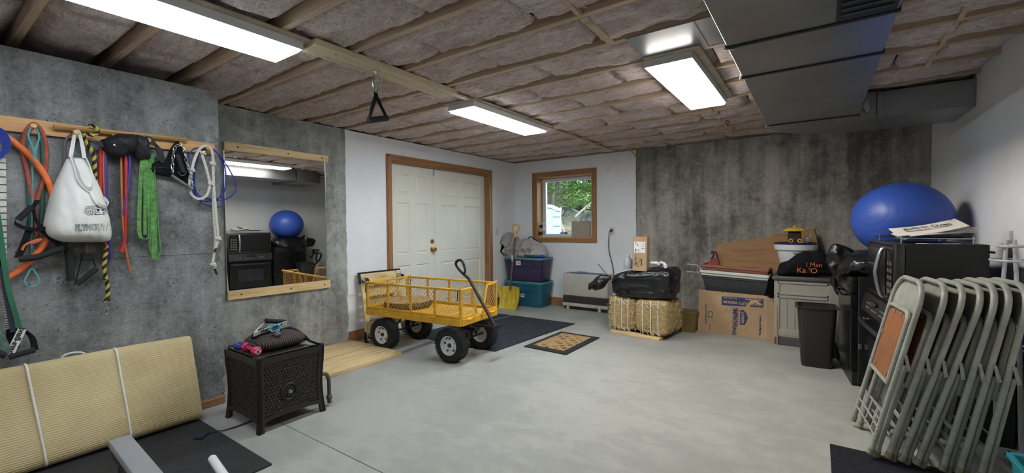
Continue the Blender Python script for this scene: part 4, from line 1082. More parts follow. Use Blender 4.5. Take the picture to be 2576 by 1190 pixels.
for i in range(5):
    z = .13+i*.125; obj('slat', G().box((-.018, -hw+.004, z), (-.001, hw-.004, z+.09), .003), m_plyy, dl)
obj('end_board', G().box((-.022, -hw+.062, H_-.11), (.022, hw-.062, H_-.014), .003), m_plyy, dl)
obj('bumper', G().box((-.024, -hw-.006, H_-.012), (.03, hw+.006, H_+.006), .003), m_black, dl)
for s in (-1, 1):
    obj('corner_pad', G().box((-.02, min(s*hw, s*hw+s*.008), H_-.13), (.027, max(s*hw, s*hw+s*.008), H_-.012), .002), m_black, dl)
    obj('corner_pad', G().box((-.02, min(s*hw, s*hw+s*.008), .0), (.027, max(s*hw, s*hw+s*.008), .12), .002), m_black, dl)
m_cast = M('black caster tread', '#141416', .35)
for s in (-1, 1):
    for z in (.075, H_-.085):
        y = s*(hw-.03); c = obj('caster', G().box((.028, y-.03, z-.03), (.033, y+.03, z+.03), .002).box((.05, y-.019, z-.018), (.09, y-.016, z+.02), .002).box((.05, y+.016, z-.018), (.09, y+.019, z+.02), .002).cyl((.033, y, z), (.052, y, z), .021, n=14), m_steel, dl)
        obj('caster_wheel', G().cyl((.083, y-.013, z-.014), (.083, y+.013, z-.014), .034, n=20), m_cast, c)

# ---------------------------------------------------------------- yellow garden cart
m_yel = M('yellow cart paint', '#d9a62f', .42, 0, .1, 9, .04, 50)
m_yel2 = M('yellow wire paint', '#cf9f36', .5, 0, .12, 30)
m_tyre = M('tyre rubber', '#17181a', .8, 0, .15, 30, .15, 90)
m_rim = M('white rim paint', '#d6d8d8', .4, 0, .06, 20)
ct = thing('garden_cart', 'yellow wire sided garden cart with white rimmed wheels before the door', 'cart', (-3.376, 3.29, 0), R(5))
BL, BW, z0, z1, zr = .635, .318, .365, .432, .705
g = G()
for s in (-1, 1): g.box((-BL, s*BW-.012, z0), (BL, s*BW+.012, z1), .004)
for s in (-1, 1): g.box((s*BL-.012, -BW+.01, z0), (s*BL+.012, BW-.01, z1), .004)
for x in (-.35, 0, .35): g.box((x-.02, -BW, z0+.02), (x+.02, BW, z1-.012))
bed = obj('bed_frame', g, m_yel, ct)
def wires(w_, h_, sp, r, org, ux, uy, slope=1.0, flat=None, clip=None):
    """diamond wire mesh over a w x h rectangle"""
    g = G(); org, ux, uy = Vector(org), Vector(ux), Vector(uy)
    for s in (1, -1):
        c = -h_/slope if s > 0 else 0
        while c < w_+(0 if s > 0 else h_/slope):
            # line x = c + s*y/slope
            y0_, y1_ = 0, h_
            xa, xb = c, c+s*h_/slope
            if s > 0:
                if xa < 0: y0_ = -xa*slope; xa = 0
                if xb > w_: y1_ = h_-(xb-w_)*slope; xb = w_
            else:
                if xa > w_: y0_ = (xa-w_)*slope; xa = w_
                if xb < 0: y1_ = h_+xb*slope; xb = 0
            if y1_-y0_ > sp*.2:
                a, b = (xa, y0_), (xb, y1_)
                if clip:
                    a, b = clip(a, b)
                if a: g.tube([org+ux*a[0]+uy*a[1], org+ux*b[0]+uy*b[1]], r, 4, caps=False, flat=flat)
            c += sp
    return g
obj('deck_mesh', wires(2*BL, 2*BW,   .046, .0030, (-BL, -BW, z1-.012), (1, 0, 0), (0, 1, 0), .6), m_yel2, ct, 0)
def side(y, name):
    g = G(); t_ = .011
    for z in (zr, z1+.012): g.box((-BL, y-t_, z-t_), (BL, y+t_, z+t_), .003)
    for x in (-BL+.01, -.315, 0, .315, BL-.01): g.box((x-t_, y-t_*.8, z1), (x+t_, y+t_*.8, zr), .002)
    o = obj(name, g, m_yel, ct)
    obj('wire_mesh', wires(2*BL-.02, zr-z1-.02, .043, .0019, (-BL+.01, y, z1+.012), (1, 0, 0), (0, 0, 1), 1.1), m_yel2, o, 0)
    return o
s0 = side(-BW+.006, 'side_panel'); s1 = side(BW-.006, 'side_panel')
x = -BL+.006; g = G(); t_ = .011
for z in (zr, z1+.012): g.box((x-t_, -BW, z-t_), (x+t_, BW, z+t_), .003)
for y in (-BW+.02, 0, BW-.02): g.box((x-t_*.8, y-t_, z1), (x+t_*.8, y+t_, zr), .002)
o = obj('end_panel', g, m_yel, ct); obj('wire_mesh', wires(2*BW-.04, zr-z1-.02, .043, .0019, (x, -BW+.02, z1+.012), (0, 1, 0), (0, 0, 1), 1.1), m_yel2, o, 0)
# front panel: two corner wings with a gap between
x = BL-.006
for s in (-1, 1):
    top, bot = .135, .055
    g = G(); g.box((x-t_, min(s*BW, s*top), zr-t_), (x+t_, max(s*BW, s*top), zr+t_), .003); g.box((x-t_, min(s*BW, s*bot), z1), (x+t_, max(s*BW, s*bot), z1+.022), .003)
    g.box((x-t_, s*(BW-.012)-t_, z1), (x+t_, s*(BW-.012)+t_, zr), .002)
    g.tube([(x, s*top, zr), (x, s*bot, z1+.01)], .013, 4)
    o = obj('front_wing', g, m_yel, ct)
    def clip(a, b, s=s):
        lim = lambda q: (BW-bot) - (top-bot)*q/(zr-z1)
        n_ = 24; pts_ = [(a[0]+(b[0]-a[0])*k/n_, a[1]+(b[1]-a[1])*k/n_) for k in range(n_+1)]
        pts_ = [p for p in pts_ if p[0] <= lim(p[1])]
        return (pts_[0], pts_[-1]) if len(pts_) > 1 else (None, None)
    obj('wire_mesh', wires(BW-bot, zr-z1-.02, .043, .0019, (x, s*BW, z1+.012), (0, -s, 0), (0, 0, 1), 1.1, clip=clip), m_yel2, o, 0)
for x, y in ((BL-.02, -BW), (BL-.02, BW), (-BL+.02, -BW), (-BL+.02, BW)):
    s = 1 if y > 0 else -1
    g = G().tube([(x, y-.01*s, zr+.012), (x+.014, y+.014*s, zr+.02), (x+.002, y+.024*s, zr+.004), (x-.012, y+.012*s, zr+.01)], .005, 6, True, 3)
    o = obj('latch_ring', g, m_yel, ct)
    obj('latch_strap', G().ribbon([(x, y+.022*s, zr), (x+.004, y+.026*s, zr-.06), (x-.006, y+.022*s, zr-.1)], (.008, 0, 0), .003), m_black, o)
for x in (-.33, .3): obj('hinge_bracket', G().box((x-.045, -BW-.02, z1-.016), (x+.045, -BW-.012, z1+.008), .003).tube([(x-.04, -BW-.02, z1-.004), (x+.04, -BW-.02, z1-.004)], .007, 8), m_yel, ct)
for y in (-.2, .2): obj('hinge_bracket', G().box((BL+.012, y-.04, z1-.03), (BL+.02, y+.04, z1-.004), .003).tube([(BL+.02, y-.035, z1-.016), (BL+.02, y+.035, z1-.016)], .007, 8), m_yel, ct)
# undercarriage
for x in (-.415, .48):
    g = G(); g.tube([(x, -.27, .165), (x, .27, .165)], .011, 10)
    for s in (-1, 1): g.tube([(x, s*.15, .165), (x, s*.2, z0+.02)], .012, 6); g.tube([(x, s*.15, .17), (x-.18*(1 if x > 0 else -1), s*.15, z0+.02)], .011, 6)
    if x > 0: g.box((.36, -.05, .26), (.6, .05, .30), .004); g.cyl((.48, 0, .17), (.48, 0, z0+.03), .03, n=14); g.box((.42, -.16, .25), (.54, .16, .275), .004)
    obj('axle_frame', g, m_black, ct)
def wheel(x, y, s, turn=0):
    g = G(); tw = .058; Rr = .166
    prof = [(.088, -tw*.82), (.105, -tw), (.14, -tw*1.02), (.156, -tw*.9), (Rr-.002, -tw*.62), (Rr, -tw*.2), (Rr, tw*.2), (Rr-.002, tw*.62), (.156, tw*.9), (.14, tw*1.02), (.105, tw), (.088, tw*.82), (.088, -tw*.82)]
    g.lathe(prof, Matrix.Rotation(R(90), 4, 'X'), 40)
    w_ = obj('wheel', g, m_tyre, ct, 40); w_.location = (x, y, Rr); w_.rotation_euler = (0, 0, turn)
    g = G()
    for k in range(44):
        a = 2*math.pi*k/44; mx = Matrix.Rotation(a, 4, 'Y')
        for q in (-1, 1): g.box((-.006, q*.034-.022, Rr-.004), (.006, q*.034+.022, Rr+.0008), 0, mx)
    obj('tread', g, m_tyre, w_, 0, 'stuff')
    f = s*.044
    prof = [(.092, f*1.15), (.094, f*1.3), (.088, f*1.3), (.084, f*.95), (.076, f*.55), (.05, f*.42), (.046, f*.72), (.03, f*.8), (0, f*.8)]
    g = G(); g.lathe(prof, Matrix.Rotation(R(-90), 4, 'X'), 36); obj('rim', g, m_rim, w_, 40)
    for k in range(5):
        a = 2*math.pi*k/5+.4; obj('lug_hole', G().cyl((.064*math.cos(a), f*.40, .064*math.sin(a)), (.064*math.cos(a), f*.66, .064*math.sin(a)), .0095, n=10), M('lug bolt', '#303236', .4, .5), w_)
    obj('hub_nut', G().lathe([(.022, f*.8), (.02, f*1.0), (.012, f*1.02), (.012, f*1.25), (0, f*1.26)], Matrix.Rotation(R(-90), 4, 'X'), 14), M('hub grease', '#55524d', .4, .7), w_)
    obj('valve_stem', G().tube([(-.03, f*.6, .07), (-.024, f*1.3, .062)], .005, 8), m_black, w_)
wheel(.48, -.262, -1); wheel(-.415, -.262, -1); wheel(.48, .262, 1); wheel(-.415, .262, 1)
for o_ in [o for o in ct.children if o.name.startswith('wheel') and o.location.y > 0]:
    f = -.044   # inner face seen from this side
    g = G(); g.lathe([(.088, f*1.2), (.084, f*.3), (.06, f*.05), (.0, f*.05)], Matrix.Rotation(R(-90), 4, 'X'), 30); obj('rim_back', g, m_rim, o_, 40)
# pull handle, in world coordinates
iv = lambda p: (Matrix.Translation(ct.location) @ ct.rotation_euler.to_matrix().to_4x4()).inverted() @ p
hy_ = lambda x, y: iv(U('Y', 3.36, x, y))
A = hy_(1246, 822); B = hy_(1180, 702)
obj('tongue', G().tube([iv(U('Y', 3.36, 1190, 818)), A], .014, 8).box(tuple(A-Vector((.03, .05, .03))), tuple(A+Vector((.02, .05, .012))), .004), m_black, ct)
obj('pivot_bolt', G().cyl(A+Vector((0, -.07, -.005)), A+Vector((0, .07, -.005)), .022, n=14), m_dsteel, ct)
hd = obj('pull_bar', G().tube([A, B], .0155, 12), m_black, ct)
loop = [hy_(x, y) for x, y in ((1180, 702), (1172, 694), (1158, 682), (1149, 670), (1147, 661), (1153, 655), (1160, 655), (1166, 664), (1170, 680), (1168, 688))]
obj('d_grip', G().tube(loop, [.0155, .015, .013, .0125, .014, .014, .014, .0125, .012, .011], 12, sub=4), m_rub, hd)
# slab in the cart
sl = thing('stepping_stone', 'round tan jointed stepping stone lying in the back of the yellow cart', 'stone', ct.matrix_world @ Vector((0, 0, 0)) if False else (Matrix.Translation(ct.location) @ Matrix.Rotation(R(5), 4, 'Z') @ Vector((-.33, .0, z1+.002))), R(5))
m_st = M('tan stone', '#a88c60', .85, 0, .2, 12, .4, 60); m_st2 = M('stone edge', '#57452f', .9, 0, .3, 20)
obj('core', G().lathe([(0, 0), (.25, 0), (.262, .01), (.262, .05), (.255, .06), (0, .06)], None, 12), m_st2, sl)
random.seed(3)
for i, (r0, r1, n_) in enumerate(((.015, .085, 5), (.09, .17, 9), (.175, .255, 14))):
    for k in range(n_):
        a0, a1 = 2*math.pi*(k+.05)/n_, 2*math.pi*(k+.95)/n_; q = []
        for j in range(4): a = a0+(a1-a0)*j/3; q.append((r0*math.cos(a), r0*math.sin(a), .059))
        for j in range(3, -1, -1): a = a0+(a1-a0)*j/3; q.append((r1*math.cos(a), r1*math.sin(a), .059))
        obj('stone', G().prism(q, (0, 0, .008+random.random()*.003)), m_st, sl, 0)
obj('centre_hole', G().cyl((0, 0, .058), (0, 0, .066), .012, n=10), m_black, sl)
# small steel box under the cart, left of the tongue
t = thing('tool_case', 'small grey steel case on the floor behind the near rear cart wheel', 'case', (-4.02, 3.66, 0))
P_('box', G().box((-4.10, 3.55, 0), (-3.90, 3.78, .19), .008), M('brushed case', '#9a9da0', .35, .8), t)
P_('lid', G().box((-4.105, 3.545, .19), (-3.895, 3.785, .225), .008), M('brushed case', '#9a9da0', .35, .8), t)
P_('latch', G().box((-3.895, 3.64, .165), (-3.885, 3.68, .21), .002), m_dsteel, t)

# ---------------------------------------------------------------- door mats
m_navy = M('navy mat pile', '#34383f', .95, 0, .18, 18, .4, 130, .15)
nm = thing('entrance_mat', 'large dark navy entrance mat in front of the double door', 'mat', (-3.29, 4.36, 0))
P_('carpet', G().prism([(-2.745, 3.555, 0), (-2.635, 5.165, 0), (-3.88, 5.145, 0), (-3.99, 3.535, 0)], (0, 0, .008)), m_navy, nm, 0)
P_('rubber_edge', G().prism([(-2.745, 3.555, 0), (-2.635, 5.165, 0), (-2.615, 5.166, 0), (-2.725, 3.556, 0)], (0, 0, .006)), m_rub, nm, 0)
P_('ridge', G().prism([(-3.70, 4.35, .007), (-3.675, 4.35, .007), (-3.60, 5.13, .007), (-3.625, 5.13, .007)], (0, 0, .004)), M('worn ridge', '#6a6e80', .9), nm, 0)
cm = thing('coir_doormat', 'brown coir doormat with a black rubber border beside the navy mat', 'doormat', (-2.3, 4.28, 0))
c4 = [U('Z', .004, *q) for q in ((1318, 872), (1424, 893), (1508, 850), (1411, 835))]
P_('rubber_border', G().prism([Vector((p.x, p.y, 0)) for p in c4], (0, 0, .010)), m_rub, cm, 0)
cc = sum(c4, Vector())/4
def coir():
    m, nt, p = mk('coir fibre'); v = coords(nt); n = noisef(nt, v, 90, 3, .7); k = noisef(nt, coords(nt, (1, 1, 1), rot=(0, 0, .6)), 9, 4, .7, .4)
    col = ramp(nt, n, [(.3, lin('#7d6240')), (.7, lin('#b59769'))]); vo = N(nt, 'TexVoronoi', distance='CHEBYCHEV'); vo.inputs['Scale'].default_value = 11; vo.inputs['Randomness'].default_value = .15
    nt.links.new(coords(nt, rot=(0, 0, .78)), vo.inputs['Vector'])
    col = mixc(nt, mixc(nt, 1, ramp(nt, vo.outputs['Distance'], [(.30, (1,)*3), (.36, (0,)*3)]), ramp(nt, k, [(.42, (0,)*3), (.6, (.8,)*3)]), 'MULTIPLY'), col, lin('#2e2417'))
    nt.links.new(col, p.inputs['Base Color']); p.inputs['Roughness'].default_value = 1; bump(nt, p, n, .6, .01); return m
P_('coir', G().prism([Vector((cc.x+(p.x-cc.x)*.74, cc.y+(p.y-cc.y)*.80, .009)) for p in c4], (0, 0, .008)), coir(), cm, 0)

# ---------------------------------------------------------------- storage bins, cover, shovel
def tote(name, label, z, col, lidcol, x0, x1, y0, y1, h, group=None):
    r = thing(name, label, 'bin', ((x0+x1)/2, (y0+y1)/2, z)); hx_, hy2 = (x1-x0)/2, (y1-y0)/2
    m_ = M(label, col, .38, 0, .06); ml = M(label+' lid', lidcol, .4, 0, .06)
    def ringpt(s, zz, u):
        a = 2*math.pi*u; e = .28; cs = lambda v: math.copysign(abs(v)**e, v)
        return Vector((hx_*s*cs(math.cos(a)), hy2*(s-.01)*cs(math.sin(a)), zz))
    prof = [(.86, 0), (.88, .012), (.925, h*.55), (.935, h*.62), (.955, h*.64), (.965, h*.90), (.99, h*.91), (.99, h)]
    g = G(); rings = [[g.b.verts.new(ringpt(s, zz, k/48)) for k in range(48)] for s, zz in prof]
    for A_, B_ in zip(rings, rings[1:]):
        for k in range(48): g.b.faces.new((A_[k], A_[(k+1) % 48], B_[(k+1) % 48], B_[k]))
    g.b.faces.new(rings[0][::-1]); g.b.faces.new(rings[-1]); obj('tub', g, m_, r, 40)
    prof = [(1.0, h-.012), (1.02, h-.010), (1.02, h+.012), (1.0, h+.022), (.94, h+.022), (.92, h+.012)]
    g = G(); rings = [[g.b.verts.new(ringpt(s, zz, k/48)) for k in range(48)] for s, zz in prof]
    for A_, B_ in zip(rings, rings[1:]):
        for k in range(48): g.b.faces.new((A_[k], A_[(k+1) % 48], B_[(k+1) % 48], B_[k]))
    g.b.faces.new(rings[-1]); g.b.faces.new(rings[0]); obj('lid', g, ml, r, 40)
    obj('grip_panel', G().box((-hx_*.45, -hy2*.965, h*.66), (hx_*.55, -hy2*.93, h*.88), .01), m_, r)
    return r
b1 = tote('storage_bin', 'teal lidded storage bin at the bottom of the two bin stack', 0, '#1f5a70', '#2f7f82', -4.285, -3.525, 5.83, 6.235, .385)
b2 = tote('storage_bin', 'dark purple storage bin with a teal lid stacked on the teal bin', .407, '#352a4c', '#4a7f86', -4.285, -3.53, 5.83, 6.235, .365)
m_lab = M('paper label', '#d8d8d4', .7, 0, .02)
q = [U('Y', 5.838, x, y) for x, y in ((1298, 656), (1310, 656), (1310, 667), (1298, 667))]
P_('paper_label', G().prism(q, (0, -.002, 0)), m_lab, b2, 0)
for k in (.35, .6): P_('print_line', G().box((q[0].x+.012, q[0].y-.0035, q[3].z+(q[0].z-q[3].z)*k), (q[1].x-.012, q[0].y-.002, q[3].z+(q[0].z-q[3].z)*k+.007)), M('faded ink', '#555a66', .8), b2, 0)
for c, mm in ((((1302, 721), (1320, 723), (1320, 731), (1302, 729)), M('yellow label', '#cfc69a', .7)), (((1310, 733), (1319, 735), (1319, 748), (1310, 747)), m_lab)):
    q = [U('Y', 5.85, x, y) for x, y in c]; P_('product_label', G().prism(q, (0, -.003, 0)), mm, b1, 0)
    for k in (.25, .55): P_('print_line', G().box((q[0].x+.008, q[0].y-.0045, q[3].z+(q[0].z-q[3].z)*k), (q[1].x-.008, q[0].y-.003, q[3].z+(q[0].z-q[3].z)*k+.012)), M('faded ink', '#555a66', .8), b1, 0)
m_cov = M('grey cover cloth', '#a39f9b', .8, 0, .08, 5, .3, 14)
cv = thing('grill_cover', 'crumpled grey cloth cover heaped on the purple bin under the window', 'cover', (-3.9, 6.0, .795))
P_('cloth', puff([(1259, 640), (1260, 615), (1267, 598), (1280, 585), (1292, 587), (1302, 597), (1308, 610), (1306, 640), (1292, 654), (1276, 648)], 'Y', 6.02, .16, 2, rings=18, amp=.8, back=.12, nsc=13, side=-1), m_cov, cv, 60)
for v in cv.children[0].data.vertices: v.co.x = max(v.co.x, -4.312-cv.location.x)
P_('cloth', puff([(1292, 652), (1300, 625), (1306, 606), (1325, 600), (1345, 605), (1362, 612), (1374, 622), (1378, 645), (1355, 647), (1330, 648), (1308, 654), (1296, 655)], 'Y', 6.0, .17, 7, rings=18, amp=.55, back=.15, nsc=12, side=-1), m_cov, cv, 60)
P_('hem', G().tube([U('Y', 5.93, x, y) for x, y in ((1262, 612), (1262, 630), (1268, 642), (1276, 650), (1290, 647), (1296, 655), (1310, 652))], .008, 6, sub=3), M('pale hem', '#c9c6c1', .8), cv)
P_('strap', G().tube([U('Y', 6.05, x, y) for x, y in ((1328, 601), (1334, 596), (1342, 599), (1352, 607), (1362, 611))], .009, 6, sub=3), M('dark strap', '#2f2d33', .8), cv)
P_('blue_lining', puff([(1344, 648), (1352, 642), (1364, 641), (1374, 646), (1366, 648)], 'Y', 5.90, .03, 3, amp=.5, back=.02, side=-1), M('blue plastic sheet', '#2b3fae', .5), cv, 60)
sh = thing('snow_shovel', 'yellow plastic snow shovel leaning on the storage bins', 'shovel', (-3.95, 5.5, 0))
m_sy = M('yellow shovel plastic', '#c9b02c', .45, 0, .14, 7, .15, 20)
c0, c1, c2, c3 = U('Y', 5.60, 1254, 722), U('Y', 5.60, 1309, 724), U('Y', 5.505, 1299, 781), U('Y', 5.505, 1256, 776)
def blade(u, v, off=0):
    a, b = c0.lerp(c1, u), c3.lerp(c2, u); p = a.lerp(b, v)
    rib = .010*abs(math.sin((u-.5)*math.pi*5*(1-.35*v)))
    return p+Vector((0, .045*math.sin(math.pi*v)*.8-.05*(2*u-1)**2-rib+off+.03, .02*math.sin(u*math.pi)*(1-v)))
g = G(); V1 = g.grid(lambda u, v: blade(u, v), 31, 13); V2 = g.grid(lambda u, v: blade(u, v, .008), 31, 13)
for i in range(30):
    for j in (0, 12): g.b.faces.new((V1[i][j], V1[i+1][j], V2[i+1][j], V2[i][j]))
for j in range(12):
    for i in (0, 30): g.b.faces.new((V1[i][j], V1[i][j+1], V2[i][j+1], V2[i][j]))
P_('blade', g, m_sy, sh, 40)
hb_, ht_ = U('Y', 5.59, 1284, 722), U('Y', 5.775, 1296, 594)
P_('shaft', G().tube([hb_-(ht_-hb_)*.06, ht_], .0165, 12), M('grey brown shaft', '#4d4644', .55, 0, .2, 30), sh)
P_('shaft_print', G().box(tuple(hb_.lerp(ht_, .5)+Vector((-.010, -.019, 0))), tuple(hb_.lerp(ht_, .62)+Vector((.006, -.015, 0)))), m_lab, sh, 0)
mg = M('yellow grip plastic', '#d3ab45', .45)
gt = [U('Y', 5.785, x, y) for x, y in ((1296, 596), (1296, 588), (1291, 580), (1289, 572), (1291, 567), (1299, 566), (1306, 568), (1306, 574), (1302, 582), (1297, 589))]
P_('d_grip', G().tube(gt, .012, 10, sub=4).tube([ht_-(ht_-hb_)*.03, gt[1]], .02, 12), mg, sh)

# ---------------------------------------------------------------- wall heater with its cord
ht = thing('wall_heater', 'low beige gas wall heater with a dark louvre under the outlet', 'heater', (-2.895, 6.15, 0))
m_he = M('beige heater steel', '#b3afa5', .45, 0, .04)
hX0, hX1, hY = -3.275, -2.525, 6.045
P_('cabinet', G().box((hX0, hY, .215), (hX1, FY-.02, .565), .012, seg=2), m_he, ht)
P_('base_panel', G().box((hX0-.004, hY-.004, .05), (hX1+.004, FY-.02, .105), .008), m_he, ht)
P_('louvre_box', G().box((hX0+.006, hY+.03, .1), (hX1-.006, FY-.03, .22)), M('louvre black', '#141414', .6), ht, 0)
lv = G().box((hX0+.004, -.014, -.005), (hX1-.004, .014, .005), .001, Matrix.Rotation(R(35), 4, 'X'))
l0 = None
for i in range(6):
    p = Vector((0, hY+.012, .112+i*.0185)) - ht.location
    if l0 is None: l0 = obj('louvre', lv, M('louvre grey steel', '#4a4846', .5, .3), ht); l0.location = (-ht.location.x, p.y, p.z)
    else: instance(l0, ht, (-ht.location.x, p.y, p.z))
P_('top_grille', G().box((hX0+.06, hY+.005, .562), (hX1-.12, FY-.06, .572), .003), M('top grille grey', '#8a8f98', .4, .4), ht)
P_('top_tray', G().box((hX0+.13, hY-.004, .566), (hX1-.14, hY+.06, .578), .003), M('blue grey strip', '#53608c', .4), ht)
P_('handle_loop', G().tube([(hX0+.22, hY+.03, .575), (hX0+.24, hY+.03, .592), (hX0+.40, hY+.03, .592), (hX0+.42, hY+.03, .575)], .006, 6), m_steel, ht)
for x in (hX0+.11, hX0+.155, hX1-.29, hX1-.19, hX1-.10): P_('control_print', G().box((x-.02 if x > hX0+.2 else x-.004, hY-.0055, .072), (x+.02 if x > hX0+.2 else x+.004, hY-.004, .082)), M('control ink', '#6f6d69', .6), ht, 0)
for x in (hX0+.09, hX1-.13): P_('foot', G().box((x-.02, hY-.01, 0), (x+.02, hY+.05, .052), .004), M('cream foot', '#b9ab86', .6), ht)
P_('plinth', G().box((hX0+.02, hY+.02, .012), (hX1-.02, FY-.03, .052)), M('louvre black', '#141414', .6), ht, 0)
oc = Vector((-2.542, FY-.012, 1.19))
cdp = [oc+Vector((0, -.03, .045)), oc+Vector((-.02, -.045, .02)), U('Y', FY-.03, 1531, 606), U('Y', FY-.03, 1532, 632), U('Y', FY-.03, 1538, 656), U('Y', FY-.03, 1543, 680), U('Y', FY-.03, 1546, 720)]
t = thing('power_cord', 'black power cord running down the white wall from the outlet', 'cord', cdp[-1])
P_('cable', G().tube(cdp, .0055, 8, sub=4), m_black, t); P_('plug', G().box(tuple(oc+Vector((-.018, -.03, .02))), tuple(oc+Vector((.016, .006, .055))), .006), m_black, t)

# ---------------------------------------------------------------- window sill
def bottle(name, label, x, y, col, capcol, hgt, spray=True):
    r = thing(name, label, 'bottle', (x, y, WZ0+.015)); m_ = M(label, col, .35, 0, .04); mc = M(label+' cap', capcol, .4)
    obj('bottle', G().lathe([(.0, 0), (.034, 0), (.036, .01), (.036, hgt*.5), (.03, hgt*.62), (.015, hgt*.74), (.014, hgt*.78), (0, hgt*.78)], None, 18, 1, .8), m_, r)
    obj('collar', G().cyl((0, 0, hgt*.76), (0, 0, hgt*.84), .017, n=14), mc, r)
    obj('trigger_head', G().box((-.018, -.014, hgt*.84), (.05, .014, hgt), .006).tube([(.03, 0, hgt*.86), (.036, 0, hgt*.72), (.03, 0, hgt*.66)], .006, 6), mc, r)
    obj('label_band', G().lathe([(.0368, hgt*.15), (.0368, hgt*.45)], None, 18, 1, .8), M(label+' band', '#9fa3b8' if 'white' in label else '#2a2622', .5), r)
    return r
bottle('spray_bottle', 'white spray bottle on the window sill', -3.815, 6.36, '#dfe3e6', '#e6e8ea', .25)
bottle('spray_bottle', 'yellow spray bottle with a black trigger in the sill corner', -3.84, 6.315, '#c99a2e', '#1b1b1d', .205)
t = thing('propped_sheet', 'blank grey beige panel standing in the window against the glass', 'panel', (-3.05, 6.44, WZ0+.03))
q = [U('Y', 6.43, x, y) for x, y in ((1438, 557), (1487, 556), (1487, 593), (1438, 593))]
for k in (2, 3): q[k].z = WZ0+.016
P_('sheet', G().prism(q, (0, .006, 0)), M('grey board', '#a8a296', .8, 0, .03), t, 0); P_('edge', G().box((q[0].x, 6.425, q[0].z-.006), (q[1].x, 6.437, q[0].z)), M('grey board edge', '#8c867b', .8), t, 0)
t = thing('window_sticker', 'small pale violet security sticker low on the window glass', 'sticker', U('Y', 6.47, 1418, 590))
q = [U('Y', 6.472, x, y) for x, y in ((1409, 584), (1428, 583), (1428, 592), (1409, 592))]
P_('decal', G().prism(q, (0, .001, 0)), M('violet sticker', '#a9a4c8', .5), t, 0)
q2 = [U('Y', 6.471, x, y) for x, y in ((1421, 585), (1427, 585), (1427, 589), (1421, 589))]; P_('mark', G().prism(q2, (0, .001, 0)), M('sticker mark', '#26262c', .5), t, 0)

# ---------------------------------------------------------------- straw bales with the black bag
def straw_mat():
    m, nt, p = mk('wrapped straw'); a = noisef(nt, coords(nt, (9, 9, 30), rot=(0, .7, 0)), 3, 4, .7, 1.2); b = noisef(nt, coords(nt, (30, 9, 8), rot=(0, -.5, .3)), 3, 4, .7, 1.2)
    col = mixc(nt, .5, ramp(nt, a, [(.35, lin('#8a6f45')), (.5, lin('#c1a472')), (.7, lin('#e0cd9f'))]), ramp(nt, b, [(.35, lin('#8d7146')), (.55, lin('#c4a878')), (.7, lin('#e6d5ab'))]))
    nt.links.new(col, p.inputs['Base Color']); p.inputs['Roughness'].default_value = .6; p.inputs['Coat Weight'].default_value = .25; p.inputs['Coat Roughness'].default_value = .2
    mx = N(nt, 'Math', operation='ADD'); nt.links.new(a, mx.inputs[0]); nt.links.new(b, mx.inputs[1]); bump(nt, p, mx.outputs[0], .8, .02); return m
m_straw = straw_mat(); m_st1 = M('loose straw', '#d3bb84', .7, 0, .2, 30); m_film = M('clear wrap strap', '#cfcabd', .25, 0, .05)
def bale(label, x0, x1, y0, y1, z0_, z1_, rz, seed):
    r = thing('straw_bale', label, 'straw bale', ((x0+x1)/2, (y0+y1)/2, z0_), R(rz)); a, b, h = (x1-x0)/2, (y1-y0)/2, z1_-z0_
    def f(u, v):
        p = sq(u, v, a*1.03, b*1.03, h/2*1.02, .28); ph = math.pi*(v-.5)
        p.z = math.copysign(abs(math.sin(ph))**.35, math.sin(ph))*h/2
        k = (abs(math.cos(ph))**.35)/max(1e-6, abs(math.cos(ph))**.8) if abs(math.cos(ph)) > 1e-6 else 0
        p.x *= k; p.y *= k
        return p*(1+noise.noise(p*7+Vector((seed, 0, 0)))*.05+noise.noise(p*22+Vector((seed, 0, 0)))*.015)+Vector((0, 0, h/2))
    g = G(); g.grid(f, 56, 29, cu=True); bmesh.ops.remove_doubles(g.b, verts=g.b.verts[:], dist=.0005)
    for v in g.b.verts: v.co.z = max(v.co.z, 0)
    obj('bale', g, m_straw, r, 60)
    g = G(); rnd = random.Random(seed)
    for i in range(330):
        if i % 3: p = Vector((rnd.uniform(-a, a)*.95, -b*1.012, rnd.uniform(.03, h*.97))); n1, n2 = Vector((1, 0, 0)), Vector((0, 0, 1)); nn = Vector((0, -1, 0))
        else: p = Vector((a*1.012, rnd.uniform(-b, b)*.95, rnd.uniform(.03, h*.97))); n1, n2 = Vector((0, 1, 0)), Vector((0, 0, 1)); nn = Vector((1, 0, 0))
        t_ = rnd.uniform(0, math.pi); d = (n1*math.cos(t_)+n2*math.sin(t_))*rnd.uniform(.010, .028)
        g.tube([p-d+nn*.002, p+nn*rnd.uniform(.002, .012), p+d+nn*.002], .0022, 4)
    obj('loose_straw', g, m_st1, r, 0, 'stuff')
    for k in (-.45, .05, .5):
        x = a*k; o = obj('wrap_strap', G().ribbon([(x, -b*.9, h*.985), (x, -b*1.01, h*.95), (x, -b*1.045, h*.8), (x, -b*1.05, h*.45), (x, -b*1.04, h*.15), (x, -b*1.0, h*.03)], (.011, 0, 0), .002, 3), m_film, r)
    for zz in (.86, .1):
        g = G()
        for j in range(5):
            xx = -a*.35+j*a*.18; g.ribbon([(xx, -b*1.05, h*zz+.025), (xx+.03, -b*1.065, h*zz+.01), (xx+.05+.02*(j % 2), -b*1.05, h*zz-.025)], (.007, 0, .003), .001)
        obj('gathered_film', g, m_film, r, 40, 'stuff')
    return r
bale('wrapped straw bale on the window side of the pair', -2.085, -1.745, 5.0, 5.46, .034, .445, 0, 1)
bale('wrapped straw bale on the concrete side of the pair, its long face showing', -1.725, -1.34, 4.95, 5.46, .034, .44, -5, 2)
